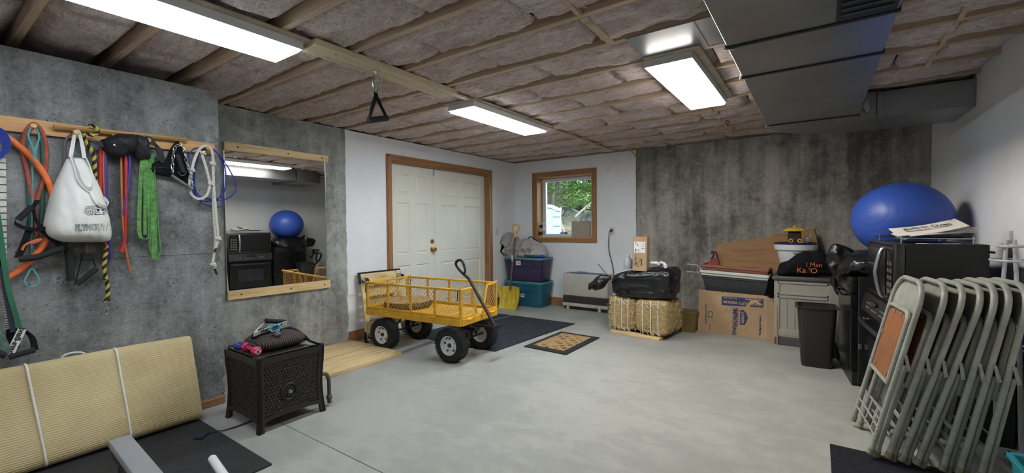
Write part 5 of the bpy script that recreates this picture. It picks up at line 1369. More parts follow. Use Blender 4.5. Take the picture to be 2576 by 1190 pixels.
for lab, y in (('short pine board under the front edge of the straw bales', 4.985), ('short pine board under the back of the straw bales', 5.36)):
    o = thing('base_board', lab, 'board', (-1.735, y, 0), R(-9 if y < 5.1 else 0)); obj('lumber', G().box((-.31, -.045, 0), (.31, .045, .032), .003), m_pinex, o); obj('end_grain', G().box((.309, -.044, .001), (.3115, .044, .031)), M('end grain', '#c2a36c', .7), o)
m_bag = M('black bag film', '#0f1014', .27, 0, .1, 5, .9, 26, .6)
def lump(f, nu, nv):
    g = G(); g.grid(f, nu, nv, cu=True); bmesh.ops.remove_doubles(g.b, verts=g.b.verts[:], dist=.0004); return g
def wrinkle(p, seed, a=.03):
    q = Vector(p)+Vector((seed, 0, 0))
    return (noise.noise(q*5)*.7 + (.4-abs(noise.noise(Vector((q.x*6, q.y*10, q.z*13)))))*1.1 + (.3-abs(noise.noise(Vector((q.x*14, q.y*22, q.z*26)))))*.7)*a
bgp = thing('trash_bag', 'full black plastic trash bag tied at one end lying on the straw bales', 'bag', (-1.69, 5.19, .445))
def fb(u, v):
    ph = math.pi*(v-.5); p = sq(u, v, .375, .225, .17, .42); q_ = abs(math.cos(ph))**.38/max(1e-6, abs(math.cos(ph))**.8) if abs(math.cos(ph)) > 1e-6 else 0
    p.x *= q_; p.y *= q_; p.z = math.copysign(abs(math.sin(ph))**.5, math.sin(ph))*.172+.168
    p.z *= 1+.16*p.x/.37-.05
    p.x += p.z*.05; n = p.normalized() if p.length else p
    return p+Vector((p.x*.4, p.y, (p.z-.165)*.7)).normalized()*wrinkle(p, 3, .03)
g = lump(fb, 110, 57)
for v in g.b.verts: v.co.z = max(v.co.z, .002)
obj('sack', g, m_bag, bgp, 50)
k0, k1 = U('Y', 5.1, 1534, 700)-bgp.location, U('Y', 5.1, 1482, 722)-bgp.location
def ft(u, v):
    t_ = v; c = k0.lerp(k1, t_); rr = .018+.085*math.sin(min(1, t_*1.15)*math.pi*.86)**1.2*(1-.25*t_)
    a = 2*math.pi*u; p = c+Vector((0, math.cos(a)*rr*.8, math.sin(a)*rr)); return p+Vector((.3, math.cos(a), math.sin(a)))*wrinkle(p*2.2, 9, .022)
g = G(); V = g.grid(ft, 36, 16, cu=True)
for j in (0, 15): g.b.faces.new([V[i][j] for i in range(36)])
obj('tied_end', g, m_bag, bgp, 50)
obj('tie', G().tube([k0+Vector((0, .02*math.cos(a), .02*math.sin(a))) for a in [i*math.pi/5 for i in range(10)]], .005, 6, True), m_black, bgp)
t = thing('thin_stick', 'thin dark stick poking up from the tied end of the trash bag', 'stick', U('Y', 5.1, 1530, 695)); P_('rod', G().tube([U('Y', 5.1, 1506, 666), U('Y', 5.1, 1531, 696)], .004, 6), m_dsteel, t); P_('tip', G().tube([U('Y', 5.1, 1505, 664.5), U('Y', 5.1, 1507, 667)], .005, 6), m_black, t)
m_card = M('cardboard', '#ab9070', .8, 0, .07, 5, .05, 40)
zb_ = .785
bx = thing('cardboard_box', 'tall narrow cardboard box with a white label standing on the trash bag', 'box', (-1.70, 5.06, zb_-.02), 0, None, (0, R(1.5), R(4)))
obj('carton', G().box((-.082, -.06, 0), (.082, .06, .40), .003), m_card, bx)
obj('flap', G().box((-.083, -.061, .401), (.083, .0, .404)), m_card, bx); obj('tape', G().box((.02, -.0615, .36), (.075, -.0605, .404)), M('parcel tape', '#a9875c', .3), bx, 0)
obj('shipping_label', G().box((-.068, -.0622, .215), (.062, -.0605, .345)), m_lab, bx, 0)
for (x, z, w_, h_) in ((.02, .318, .035, .005), (.024, .29, .028, .005), (.02, .262, .034, .006), (-.05, .31, .008, .03), (-.03, .295, .01, .02), (-.055, .225, .012, .035), (-.035, .225, .006, .03), (-.015, .228, .008, .025)):
    obj('label_print', G().box((x, -.063, z), (x+w_, -.0622, z+h_)), M('label ink', '#5a5d66', .8), bx, 0)
mi = M('marker ink', '#3b2a1c', .8)
g = text_g('BLINDS', .034, 0, .0004); g.move(frame((-.045, -.0612, .13), (0, 0, 1), (-1, 0, 0))); obj('lettering', g, mi, bx, 0)
g = text_g('Rounded', .022, 0, .0004, bold=.001); g.move(frame((.022, -.0612, .105), (0, 0, 1), (-1, 0, 0))); obj('lettering', g, mi, bx, 0)
obj('ink_swoosh', G().tube([(-.055, -.0612, .07), (-.03, -.0612, .085), (-.02, -.0612, .06), (-.006, -.0612, .05)], .0025, 5, sub=4).tube([(-.03, -.0612, .085), (-.01, -.0612, .10), (.01, -.0612, .13), (-.004, -.0612, .15)], .002, 5, sub=4), mi, bx, 0)
t = thing('pipe_fittings', 'white plastic pipe fittings in a clear bag on the trash bag', 'fittings', (-1.47, 5.10, .765))
c = U('Y', 5.1, 1652, 662)
P_('elbow', G().tube([c+Vector((-.07, 0, .0)), c, c+Vector((.03, -.03, -.004))], .018, 12, sub=3), m_white, t)
P_('elbow', G().tube([U('Y', 5.08, 1660, 660), U('Y', 5.08, 1672, 663), U('Y', 5.04, 1674, 669)], .013, 12, sub=3), m_white, t)
P_('collar', G().tube([U('Y', 5.06, 1673, 667), U('Y', 5.02, 1674, 671)], .02, 14), m_white, t)
t = thing('clear_jug', 'cloudy clear plastic jug behind the cardboard box on the trash bag', 'jug', (-1.86, 5.3, .78))
P_('jug', G().lathe([(0, 0), (.055, 0), (.06, .02), (.06, .08), (.045, .12), (.018, .14), (.018, .16), (0, .16)], Matrix.Translation(U('Y', 5.3, 1581, 676)), 18), M('cloudy plastic', '#c7cbd0', .3), t)
P_('cap', G().cyl(U('Y', 5.3, 1581, 676)+Vector((0, 0, .155)), U('Y', 5.3, 1581, 676)+Vector((0, 0, .175)), .02, n=12), m_white, t)
# ---------------------------------------------------------------- right side: planters, boards, boxes
t = thing('olive_planter', 'olive tapered planter box between the straw bale and the flat cardboard', 'planter', (-1.28, 5.55, 0))
m_ol = M('olive plastic', '#6b5c35', .5, 0, .12); a, b = U('Z', 0, 1712, 833), U('Z', 0, 1738, 838); c = U('Z', 0, 1757, 830)
def tap(root, name, base, top, mat, wall=.008):
    """open tapered box from a base quad to a top quad"""
    n_ = len(base); cb = sum((Vector(p) for p in base), Vector())/n_; ct_ = sum((Vector(p) for p in top), Vector())/n_
    inn_t = [Vector(p)+(ct_-Vector(p)).normalized()*wall*1.6 for p in top]; inn_b = [Vector(p)+(cb-Vector(p)).normalized()*wall*1.6+Vector((0, 0, wall)) for p in base]
    g = G(); A = [g.b.verts.new(p) for p in base]; B = [g.b.verts.new(p) for p in top]; C_ = [g.b.verts.new(p) for p in inn_t]; D = [g.b.verts.new(p) for p in inn_b]
    for i in range(n_):
        j = (i+1) % n_; g.b.faces.new((A[i], A[j], B[j], B[i])); g.b.faces.new((B[i], B[j], C_[j], C_[i])); g.b.faces.new((C_[i], C_[j], D[j], D[i]))
    g.b.faces.new(A[::-1]); g.b.faces.new(D); return P_(name, g, mat, root, 30)
def quad(x0, x1, y0, y1, z): return [(x0, y0, z), (x1, y0, z), (x1, y1, z), (x0, y1, z)]
tap(t, 'tub', quad(-1.40, -1.20, 5.50, 5.72, 0), quad(-1.44, -1.17, 5.47, 5.75, .24), m_ol)
P_('rim', G().box((-1.445, 5.465, .235), (-1.165, 5.478, .25), .003), m_ol, t)
# stacked planters behind the cardboard
def planter(name, label, x0, x1, y0, y1, z0_, z1_, mat, tilt=0, lip=.03, flare_=.03, group=None):
    r = thing(name, label, 'planter', ((x0+x1)/2, (y0+y1)/2, z0_), 0, group, (0, R(tilt), 0)); a, b, h = (x1-x0)/2, (y1-y0)/2, z1_-z0_
    def q(f, z): return [(-a*f if True else 0, -b*f, z), (a*f, -b*f, z), (a*f, b*f, z), (-a*f, b*f, z)]
    rt = Matrix.Translation(r.location) @ r.rotation_euler.to_matrix().to_4x4()
    tap(r, 'tub', [rt @ Vector((s*(a-flare_), u*(b-flare_), 0)) for s, u in ((-1,-1),(1,-1),(1,1),(-1,1))], [rt @ Vector((s*(a-.006), u*(b-.006), h)) for s, u in ((-1,-1),(1,-1),(1,1),(-1,1))], mat)
    g = G()
    for lo, hi in (((-a, -b, h-lip), (a, -b+.012, h)), ((-a, b-.012, h-lip), (a, b, h)), ((-a, -b, h-lip), (-a+.012, b, h)), ((a-.012, -b, h-lip), (a, b, h))): g.box(lo, hi, .003)
    obj('rim', g, mat, r); return r
m_slate = M('slate planter', '#34393b', .5, 0, .06); m_pw = M('white planter', '#cdd0c9', .5, 0, .05); m_terra = M('terracotta plastic', '#8f5a48', .55, 0, .06)
planter('planter_box', 'black planter at the bottom of the stack behind the cardboard', -1.19, -.46, 5.72, 6.12, 0, .17, m_black)
planter('planter_box', 'terracotta planter second from the floor behind the cardboard', -1.20, -.46, 5.72, 6.12, .172, .32, m_terra)
planter('planter_box', 'white planter third from the floor behind the cardboard', -1.20, -.46, 5.72, 6.12, .322, .45, m_pw)
planter('planter_box', 'large slate grey planter above the flat cardboard boxes', -1.165, -.45, 5.70, 6.12, .452, .665, m_slate, 2.2, .02, .05)
planter('planter_tray', 'shallow white tray stacked on the slate grey planter', -1.18, -.435, 5.68, 6.14, .672, .735, m_pw, 2.4, .035, .02)
planter('planter_tray', 'shallow terracotta tray on top of the planter stack', -1.165, -.44, 5.69, 6.13, .738, .80, m_terra, 2.6, .03, .02)
t = thing('wire_bracket', 'white wire bracket sticking out at the end of the tray stack', 'bracket', U('Y', 5.75, 1740, 690))
for dy, dz in ((0, 0), (.20, .0)):
    P_('wire', G().tube([U('Y', 5.75+dy, 1729, 664), U('Y', 5.75+dy, 1755, 667), U('Y', 5.75+dy, 1753, 685), U('Y', 5.75+dy, 1728, 683)], .006, 6), M('white wire coat', '#c9ccc8', .4), t)
    P_('hook', G().tube([U('Y', 5.75+dy, 1755, 668), U('Y', 5.72+dy, 1762, 676), U('Y', 5.70+dy, 1755, 690)], .004, 6, sub=3), M('white wire coat', '#c9ccc8', .4), t)
t = thing('red_planter', 'red tapered planter standing on its side on the terracotta tray', 'planter', U('Y', 5.9, 1795, 672))
m_red = M('dull red plastic', '#8e4146', .5, 0, .08)
q = [U('Y', 5.93, x, y) for x, y in ((1776, 671), (1787, 652), (1805, 650), (1812, 674))]; P_('body', G().prism(q, (0, .16, 0)), m_red, t)
P_('end', G().prism([U('Y', 5.925, x, y) for x, y in ((1776, 671), (1787, 652), (1786, 672))], (0, .005, 0)), M('lit red plastic', '#b0574a', .5), t, 0)  # same plastic in a brighter red, light put into the colour
P_('hanger', G().tube([U('Y', 5.95, x, y) for x, y in ((1790, 651), (1796, 640), (1789, 635), (1800, 634), (1806, 650))], .012, 6, sub=3), M('dark red plastic', '#54202a', .5), t)
pb = thing('plywood_sheet', 'brown plywood offcut leaning on the far concrete wall behind the pot', 'plywood', U('Y', 6.0, 1900, 690))
m_plyw = wood('plywood face', '#96714a', '#7a5734', 'X', .6, .7, False)
q = [U('Y', 6.06, 1800, 617), U('Y', 6.06, 2048, 575), U('Y', 6.02, 2064, 640), U('Y', 5.98, 1962, 692), U('Y', 5.98, 1812, 674)]
P_('sheet', G().prism(q, (0, .014, 0)), m_plyw, pb, 0)
P_('raw_edge', G().tube([q[1]+Vector((0, .007, 0)), q[2]+Vector((0, .007, 0))], .008, 4), M('dark ply edge', '#4d3826', .8), pb)
P_('raw_edge', G().tube([q[0]+Vector((0, .007, 0)), q[4]+Vector((0, .007, 0))], .008, 4), M('pale ply edge', '#a98a60', .8), pb)
# flattened cardboard boxes
def cb_pt(x, y): return U('Y', 5.635, x, y)
cbx = thing('flat_moving_box', 'front flattened moving box with blue upside down print against the planters', 'cardboard', (-.8, 5.635, 0), 0, 'flattened cardboard boxes')
f4 = [Vector((-1.186, 5.625, .0)), Vector((-.455, 5.625, .0)), Vector((-.455, 5.655, .485)), Vector((-1.18, 5.655, .487))]
P_('panel', G().prism(f4, (0, .006, 0)), m_card, cbx, 0)
fl_ = [Vector((-.455, 5.625, 0)), Vector((-.338, 5.44, .0)), Vector((-.345, 5.45, .42)), Vector((-.455, 5.655, .485))]
P_('flap', G().prism(fl_, (.004, .004, 0)), m_card, cbx, 0)
P_('folded_edge', G().prism([Vector((-1.183, 5.658, .47)), Vector((-.92, 5.655, .47)), Vector((-.92, 5.66, .498)), Vector((-1.18, 5.662, .507))], (0, .004, 0)), m_card, cbx, 0)
P_('folded_edge', G().prism([Vector((-.91, 5.653, .46)), Vector((-.46, 5.65, .46)), Vector((-.455, 5.655, .488)), Vector((-.91, 5.66, .498))], (0, .004, 0)), m_card, cbx, 0)
m_blue = M('printed blue', '#2b3a63', .8, 0, .06)
O_ = f4[0]; ex = Vector((1, 0, 0)); ez = (f4[3]-f4[0]).normalized(); off = Vector((0, -.0012, 0)) - Vector((0, 0, 0))
def cbp(u, z): return O_+ex*u+(f4[3]-f4[0])*(z/.487)+Vector((0, -.0015, 0))
def px2(x, y):
    p = U('Y', 5.64, x, y); return p.x-O_.x, p.z
def cpoly(name, pts, mat, d=-.0008): return P_(name, G().prism([cbp(*px2(x, y)) for x, y in pts], (0, d, 0)), mat, cbx, 0)
cpoly('blue_band', ((1814, 745.5), (1919, 753), (1919, 774), (1814, 767.5)), m_blue)
m_kraft = M('kraft print', '#b5946a', .8)
def ctext(s, size, x, y, xd, yd, mat, bold=.001, d=.0012):
    g = text_g(s, size, 0, .0003, bold=bold); o = cbp(*px2(x, y))+Vector((0, -d, 0)); g.move(frame(o, xd, yd)); return P_('lettering', g, mat, cbx, 0)
down = -ez
ctext('HEAVY DUTY MEDIUM', .040, 1866, 763, -ex, down, m_kraft, .0012)
ctext('SERVICIO PESADO', .020, 1893, 754.5, -ex, down, m_kraft)
ctext('18 in x 18 in x 16 in', .018, 1836, 750, -ex, down, m_kraft)
ctext('NEVER STOP', .038, 1853, 797, down, ex, m_blue, .001)
ctext('IMPROVING', .058, 1847, 809, down, ex, m_blue, .0018)
ctext('Lowes.com/Moving', .029, 1912.5, 818, down, ex, m_blue, .0008)
cpoly('logo_house', ((1861, 780), (1868, 780), (1870, 780), (1877, 788), (1881, 800), (1876, 812), (1874, 817), (1861, 817)), m_blue)
ctext('LOWE\'S', .038, 1867.5, 799, down, ex, m_kraft, .0014, .0022)
g = G(); 
cpoly('tape_tear', ((1872, 780), (1877, 768), (1888, 756), (1902, 755), (1916, 767), (1910, 766), (1898, 762), (1888, 766), (1880, 778)), m_kraft, -.0016)
cpoly('print_frame', ((1781, 783), (1792, 783.5), (1792, 798), (1781, 797.5)), m_blue); cpoly('print_inner', ((1782.5, 785), (1790.5, 785.4), (1790.5, 796), (1782.5, 795.6)), m_kraft, -.0014)
for x, y0_, y1_ in ((1774, 764, 814), (1777, 767, 812), (1785, 815, 829)): cpoly('print_line', ((x, y0_), (x+1.3, y0_), (x+1.3, y1_), (x, y1_)), m_blue)
for x, y in ((1818, 792), (1828, 795), (1840, 797), (1824, 833), (1870, 839), (1896, 828), (1830, 777)): cpoly('scuff', ((x, y), (x+4, y-1.5), (x+5, y), (x+1, y+1)), M('torn paper', '#d2b48a', .9))
for k, (dx, dy, lab) in enumerate(((.02, .03, 'middle flattened moving box behind the printed one'), (.035, .055, 'rear flattened moving box nearest the grey cabinet'))):
    o = thing('flat_moving_box', lab, 'cardboard', (-.8+dx, 5.66+dy, 0), 0, 'flattened cardboard boxes')
    P_('panel', G().prism([Vector((-1.17+dx, 5.628+dy, 0)), Vector((-.43+dx, 5.628+dy, 0)), Vector((-.43+dx, 5.655+dy, .46)), Vector((-1.16+dx, 5.655+dy, .47))], (0, .005, 0)), m_card, o, 0)
    P_('flap', G().prism([Vector((-.43+dx, 5.628+dy, 0)), Vector((-.325+dx*.6, 5.45+dy, 0)), Vector((-.33+dx*.6, 5.455+dy, .43-.01*k)), Vector((-.43+dx, 5.655+dy, .46))], (.004, .004, 0)), m_card, o, 0)

# grey resin cabinet with its load
gc = thing('resin_cabinet', 'taupe resin storage cabinet with a dark grey lid and foot by the far wall', 'cabinet', (-.118, 5.72, 0))
m_tau = M('taupe resin', '#9c988e', .5, 0, .04); m_dg = M('dark grey resin', '#4f4d4d', .5, 0, .05)
x0, x1, yf, yb_ = -.375, .138, 5.455, 5.99
P_('body', G().box((x0, yf+.012, .075), (x1, yb_, .70), .008), m_tau, gc); P_('foot', G().box((x0+.005, yf+.006, 0), (x1-.005, yb_, .078), .006), m_dg, gc)
P_('lid', G().box((x0-.02, yf-.012, .70), (x1+.02, yb_+.01, .742), .012, seg=2), m_dg, gc)
def framep(name, a, b, c, d, y, r_=.022, dep=.014):
    g = G()
    for lo, hi in (((a, y, c), (b, y+dep, c+r_)), ((a, y, d-r_), (b, y+dep, d)), ((a, y, c), (a+r_, y+dep, d)), ((b-r_, y, c), (b, y+dep, d))): g.box(lo, hi, .004)
    return P_(name, g, m_tau, gc)
framep('drawer_front', x0+.03, x1-.03, .545, .685, yf); framep('door_frame', x0+.03, x1-.03, .09, .53, yf)
P_('door_sill', G().box((x0+.03, yf-.003, .105), (x1-.03, yf+.012, .17), .006), m_tau, gc)
for k in range(1, 6): P_('batten_line', G().box((x0+.05+k*.07, yf+.009, .18), (x0+.053+k*.07, yf+.0135, .50)), m_dg, gc, 0)
pt = thing('glazed_pot', 'white glazed flower pot with a navy rim on the taupe cabinet', 'pot', (-.195, 5.76, .744))
m_gl = M('white glaze', '#d4d6dc', .18, 0, .03, 3); m_nv = M('navy glaze', '#25265a', .2)
obj('body', G().lathe([(0, 0), (.115, 0), (.125, .01), (.178, .27), (.200, .272), (.208, .338), (.196, .345), (.188, .33), (.165, .25), (.11, .02), (0, .02)], None, 40), m_gl, pt, 40)
obj('rim_band', G().lathe([(.2075, .330), (.209, .345), (.20, .352), (.190, .348), (.188, .335), (.1965, .3445), (.2075, .330)], None, 40), m_nv, pt, 40)
obj('potting_soil', G().lathe([(0, .262), (.165, .262), (.163, .24), (0, .24)], None, 24), M('dark soil', '#2a221b', .95, 0, .3, 30), pt)
def on_pot(a, z): r_ = .125+(.178-.125)*(z-.01)/.26+.0012; return Vector((r_*math.sin(a), -r_*math.cos(a), z))
def leafp(name, c, mat, sc=1):
    pts = [(math.cos(q)*.045*sc, math.sin(q)*.017*sc*(1+.4*math.cos(q))) for q in [i*math.pi/8 for i in range(16)]]
    g = G(); vs = [g.b.verts.new(on_pot(c[0]+(x*.95+y*.25)/.16, c[1]+y-.22*x)) for x, y in pts]; g.b.faces.new(vs); return obj(name, g, mat, pt)
leafp('painted_leaf', (.18, .232), M('painted dark leaf', '#2d4a2c', .3), 1.05); leafp('painted_leaf', (.185, .232), M('painted green leaf', '#7fa04a', .3), .8)
for c in pt.children:
    if c.name.startswith('painted_leaf') and c.data.materials[0].name == 'painted green leaf':
        for v in c.data.vertices: v.co.y -= .0012
leafp('painted_berry', (.55, .222), M('painted blue', '#26305c', .3), .8)
fd = thing('bird_feeder', 'small black bird feeder with a yellow domed lid standing in the white pot', 'bird feeder', (-.20, 5.68, 1.008))
m_yl = M('yellow feeder plastic', '#d9b13a', .4, 0, .04)
obj('cage', G().box((-.06, -.06, 0), (.06, .06, .215), .008), M('dark mesh cage', '#1e1a17', .7, 0, .2, 60), fd)
for s in (-1, 1):
    for zz in (.06, .11, .16): obj('cage_wire', G().tube([(-.062, -.062, zz), (.062, -.062, zz)], .0025, 5), m_black, fd)
    break
obj('lid', G().lathe([(.108, .212), (.112, .216), (.09, .238), (.05, .252), (.0, .256)], None, 30), m_yl, fd, 50); obj('knob', G().lathe([(.010, .25), (.013, .262), (.012, .272), (0, .277)], None, 14), m_yl, fd)
for x in (-.03, .05): obj('perch_ring', G().tube([(x+.017*math.cos(q), -.064, .117-.008+.017*math.sin(q)) for q in [i*math.pi/6 for i in range(12)]], .006, 8, True), m_yl, fd)
t = thing('glass_ornament', 'small pale glass ornament beside the feeder in the white pot', 'ornament', (-.09, 5.72, 1.008))
P_('stem', G().tube([(-.09, 5.72, 1.008), (-.085, 5.72, 1.10), (-.06, 5.72, 1.16)], .006, 8, sub=3), M('pale green glass', '#8d958c', .2), t)
P_('leaves', G().ball((-.08, 5.72, 1.13), (.03, .012, .035), 12, 8).ball((-.055, 5.72, 1.165), (.025, .012, .03), 12, 8), M('pale green glass', '#8d958c', .2), t)
tb = thing('black_tote', 'black cloth tote bag with orange lettering slumped on the taupe cabinet', 'bag', U('Y', 5.5, 2025, 692))
P_('cloth', puff([(1955, 690), (1957, 677), (1963, 662), (1983, 655), (2002, 641), (2020, 634), (2045, 633), (2070, 636), (2090, 652), (2100, 676), (2104, 693), (2060, 694), (2010, 694), (1975, 695)], 'Y', 5.56, .12, 4, rings=16, amp=.4, back=.12, nsc=7, side=-1), m_blackcloth, tb, 60)
m_or = M('orange print', '#c9683a', .6)
def on_tote(s, size, x, y, rot=0):
    g = text_g(s, size, 0, .0004); o = U('Y', 5.385, x, y); g.move(frame(o, (math.cos(rot), 0, math.sin(rot)), (-math.sin(rot), 0, math.cos(rot)))); return P_('lettering', g, m_or, tb, 0)
on_tote('l Man', .062, 2048, 667); on_tote("Ka 'O", .075, 2030, 681)

# waste bin
wb_ = thing('waste_bin', 'tall dark brown rectangular waste bin in front of the taupe cabinet', 'waste bin', (.0, 4.86, 0), R(4))
m_wb = M('dark brown bin plastic', '#2a2624', .45, 0, .06)
def rr_ring(a, b, r_, z, n_=6):
    q = []
    for cx_, cy_, a0 in ((a-r_, b-r_, 0), (-a+r_, b-r_, 90), (-a+r_, -b+r_, 180), (a-r_, -b+r_, 270)):
        for i in range(n_+1): an = R(a0+90*i/n_); q.append((cx_+r_*math.cos(an), cy_+r_*math.sin(an), z))
    return q
def loft(rings, cap0=True, cap1=False):
    g = G(); V = [[g.b.verts.new(p) for p in r_] for r_ in rings]; n_ = len(V[0])
    for A, B in zip(V, V[1:]):
        for k in range(n_): g.b.faces.new((A[k], A[(k+1) % n_], B[(k+1) % n_], B[k]))
    if cap0: g.b.faces.new(V[0][::-1])
    if cap1: g.b.faces.new(V[-1])
    return g
HB = .548
obj('tub', loft([rr_ring(.112, .10, .04, 0), rr_ring(.116, .104, .04, .01), rr_ring(.146, .133, .045, HB-.03), rr_ring(.146, .133, .045, HB), rr_ring(.140, .127, .04, HB), rr_ring(.108, .096, .036, .012)], True, True), m_wb, wb_, 40)
obj('rim', loft([rr_ring(.147, .134, .045, HB-.012), rr_ring(.158, .145, .05, HB-.010), rr_ring(.158, .145, .05, HB+.006), rr_ring(.140, .127, .04, HB+.004)], False, False), m_wb, wb_, 40)
for s in (-1, 1): obj('corner_lip', G().box((s*.15-.02, -.15, HB-.004), (s*.15+.02, -.12, HB+.008), .004), m_wb, wb_)
# pale panel with black loops between bin and dishwasher
gp = thing('loop_handled_panel', 'narrow pale grey panel with black loop handles beside the tall black appliance', 'panel', (.19, 5.22, 0))
P_('sheet', G().box((.10, 5.18, .11), (.27, 5.25, .70), .01), M('pale grey enamel', '#8d8a86', .45, 0, .05), gp); P_('foot', G().box((.11, 5.18, 0), (.27, 5.25, .11), .006), m_black, gp)
P_('top_loop', G().tube([U('Y', 5.12, x, y) for x, y in ((2098, 700), (2100, 722), (2108, 738), (2124, 742), (2134, 738))], .014, 8, sub=4), m_black, gp)
P_('bottom_loop', G().tube([U('Y', 5.12, x, y) for x, y in ((2100, 862), (2104, 890), (2112, 908), (2134, 914))], .010, 8, sub=4), M('dark loop', '#3a3a3c', .4), gp)
P_('cap', G().box((.11, 5.16, .69), (.27, 5.27, .80), .02), m_black, gp)

# dishwasher-like black appliance, bag and ball
m_app = M('gloss black enamel', '#0e0f11', .22, 0, .05, 3); m_app2 = M('satin black steel', '#1b1c1e', .4, 0, .05)
AW, AD, AH = .60, .58, .875
ap = thing('black_dishwasher', 'tall black front appliance between the waste bin and the oven', 'appliance', (.225, 4.385, 0), R(5.6))
obj('cabinet', G().box((.05, 0, .02), (AD, AW, AH), .004), m_app2, ap); obj('door', G().box((0, .002, .12), (.05, AW-.002, AH-.14), .006), m_app, ap)
obj('control_strip', G().box((-.006, .002, AH-.135), (.05, AW-.002, AH), .012, seg=2), m_app, ap); obj('kick_plate', G().box((.012, .004, 0), (.06, AW-.004, .115), .003), m_app2, ap)
obj('handle', G().tube([(-.008, .12, AH-.16), (-.03, .16, AH-.165), (-.03, .44, AH-.165), (-.008, .48, AH-.16)], .010, 8), m_app, ap)
obj('hinge', G().box((.052, -.006, .30), (.075, .004, .34), .002), m_steel, ap); obj('gasket', G().box((.048, -.001, .02), (.054, .003, AH)), M('grey gasket', '#3c3d40', .6), ap)
gb = thing('black_bag', 'shiny black plastic bag spread over the top of the black appliance under the ball', 'bag', (.50, 4.82, AH+.004))
def fbag(u, v):
    ph = math.pi*(v-.5); p = sq(u, v, .34, .46, .1, .5); q_ = abs(math.cos(ph))**.45/max(1e-6, abs(math.cos(ph))**.8) if abs(math.cos(ph)) > 1e-6 else 0
    p.x *= q_; p.y *= q_; p.z = math.copysign(abs(math.sin(ph))**.7, math.sin(ph))*.085+.085
    d_ = Vector((p.x, p.y, (p.z-.08)*2)).normalized(); p = p+d_*wrinkle(p, 21, .028)
    rr_ = math.hypot(p.x-.05, p.y+.03)
    if rr_ < .24 and p.z > .08: p.z = min(p.z, .155+rr_*rr_*1.0)
    return p
g = lump(fbag, 96, 41)
for v in g.b.verts:
    v.co.z = max(v.co.z, .0)
    if v.co.x < -.26: v.co.z -= (abs(v.co.x)-.26)*.9
obj('sack', g, m_bag, gb, 50)
P_('hanging_corner', puff([(2078, 660), (2084, 630), (2098, 614), (2128, 620), (2160, 642), (2152, 688), (2138, 712), (2118, 728), (2104, 702), (2090, 682)], 'Y', 4.95, .03, 31, amp=.9, back=.03, nsc=16, side=-1), m_bag, gb, 60)
bl = thing('exercise_ball', 'big royal blue exercise ball resting on the black bag', 'ball', (.565, 4.79, AH+.15))
m_ball = M('royal blue vinyl', '#3354ae', .42, 0, .05, 2, .02, 60, .5)
br, bh = .328, .304
def fball(u, v):
    th, ph = 2*math.pi*u, math.pi*(v-.5); p = Vector((math.cos(ph)*math.cos(th), math.cos(ph)*math.sin(th), math.sin(ph)))
    ax_ = Vector((-.62, -.70, .22)).normalized(); ang = math.degrees(math.acos(max(-1, min(1, p.dot(ax_)))))
    k = 0
    for a0 in (14, 24, 34, 44, 54, 126, 136, 146, 156):
        k = max(k, 1-abs(ang-a0)/1.4)
    r_ = 1-.0055*k
    return Vector((p.x*br*r_, p.y*br*r_, p.z*bh*r_+bh))
g = lump(fball, 190, 110); 
for v in g.b.verts:
    if v.co.z < .02: v.co.z = .02-(.02-v.co.z)*.3
obj('shell', g, m_ball, bl, 70)
obj('plug', G().lathe([(.012, 0), (.012, .004), (0, .005)], Matrix.Translation((.1, br*.93, bh*1.25)) @ Matrix.Rotation(R(-80), 4, 'X'), 12), M('plug blue', '#1a2c7a', .5), bl)

# oven under a microwave
OW, OD = .76, .545
ov = thing('black_oven', 'black freestanding oven with control panel under the microwave', 'oven', (.395, 3.60, 0), R(5.6)); OH = .775
obj('carcass', G().box((.03, 0, 0), (OD, OW, OH), .004), m_app2, ov)
obj('oven_door', G().box((-.012, .01, .10), (.03, OW-.01, .60), .008), m_app, ov)
obj('door_window', G().box((-.015, .16, .24), (-.010, OW-.16, .47), .003), M('oven window glass', '#2a2a2d', .12), ov)
obj('drawer', G().box((-.006, .01, .01), (.03, OW-.01, .092), .006), m_app2, ov)
obj('control_panel', G().prism([(-.02, .0, .615), (-.035, .0, .64), (-.01, .0, OH-.004), (.05, .0, OH-.004), (.05, .0, .615)], (0, OW, 0)), M('panel black', '#202124', .35, .1), ov)
m_led = M('panel print', '#8d9094', .5)
for y in (.12, .16, .2, .30, .34, .38, .42, .52, .56, .60):
    for dz in (0, .03): obj('touch_key', G().box((-.031+dz*.18, y-.008, .672+dz), (-.026+dz*.18, y+.008, .682+dz)), m_led, ov, 0)
obj('display', G().box((-.030, .30, .705), (-.0235, .46, .738)), M('display glass', '#101418', .1), ov, 0)
obj('door_handle', G().tube([(-.012, .05, .555), (-.052, .075, .562), (-.064, OW/2, .566), (-.052, OW-.075, .562), (-.012, OW-.05, .555)], .016, 10, sub=5), M('satin grey black handle', '#303134', .3, .3), ov)
mw = thing('microwave', 'black over range microwave with a curved steel handle on top of the oven', 'microwave', (.398, 3.60, OH+.002), R(5.6)); MH = .392; MW = .755; MD = .425
obj('case', G().box((.055, 0, 0), (MD, MW, MH), .003), M('matte black case', '#131416', .55, 0, .06, 4), mw)
obj('front_frame', G().box((.0, .0, .0), (.055, MW, MH), .012, seg=2), M('dark stainless front', '#4a4745', .32, .75, .05), mw)
obj('door_glass', G().box((-.004, .19, .035), (.002, MW-.03, MH-.035), .006), m_app, mw); obj('control_panel', G().box((-.004, .02, .035), (.002, .165, MH-.035), .006), m_app, mw)
for i in range(5):
    for j in range(3): obj('key', G().box((-.006, .04+j*.04, .07+i*.045), (-.003, .066+j*.04, .095+i*.045)), M('key print', '#55585c', .4), mw, 0)
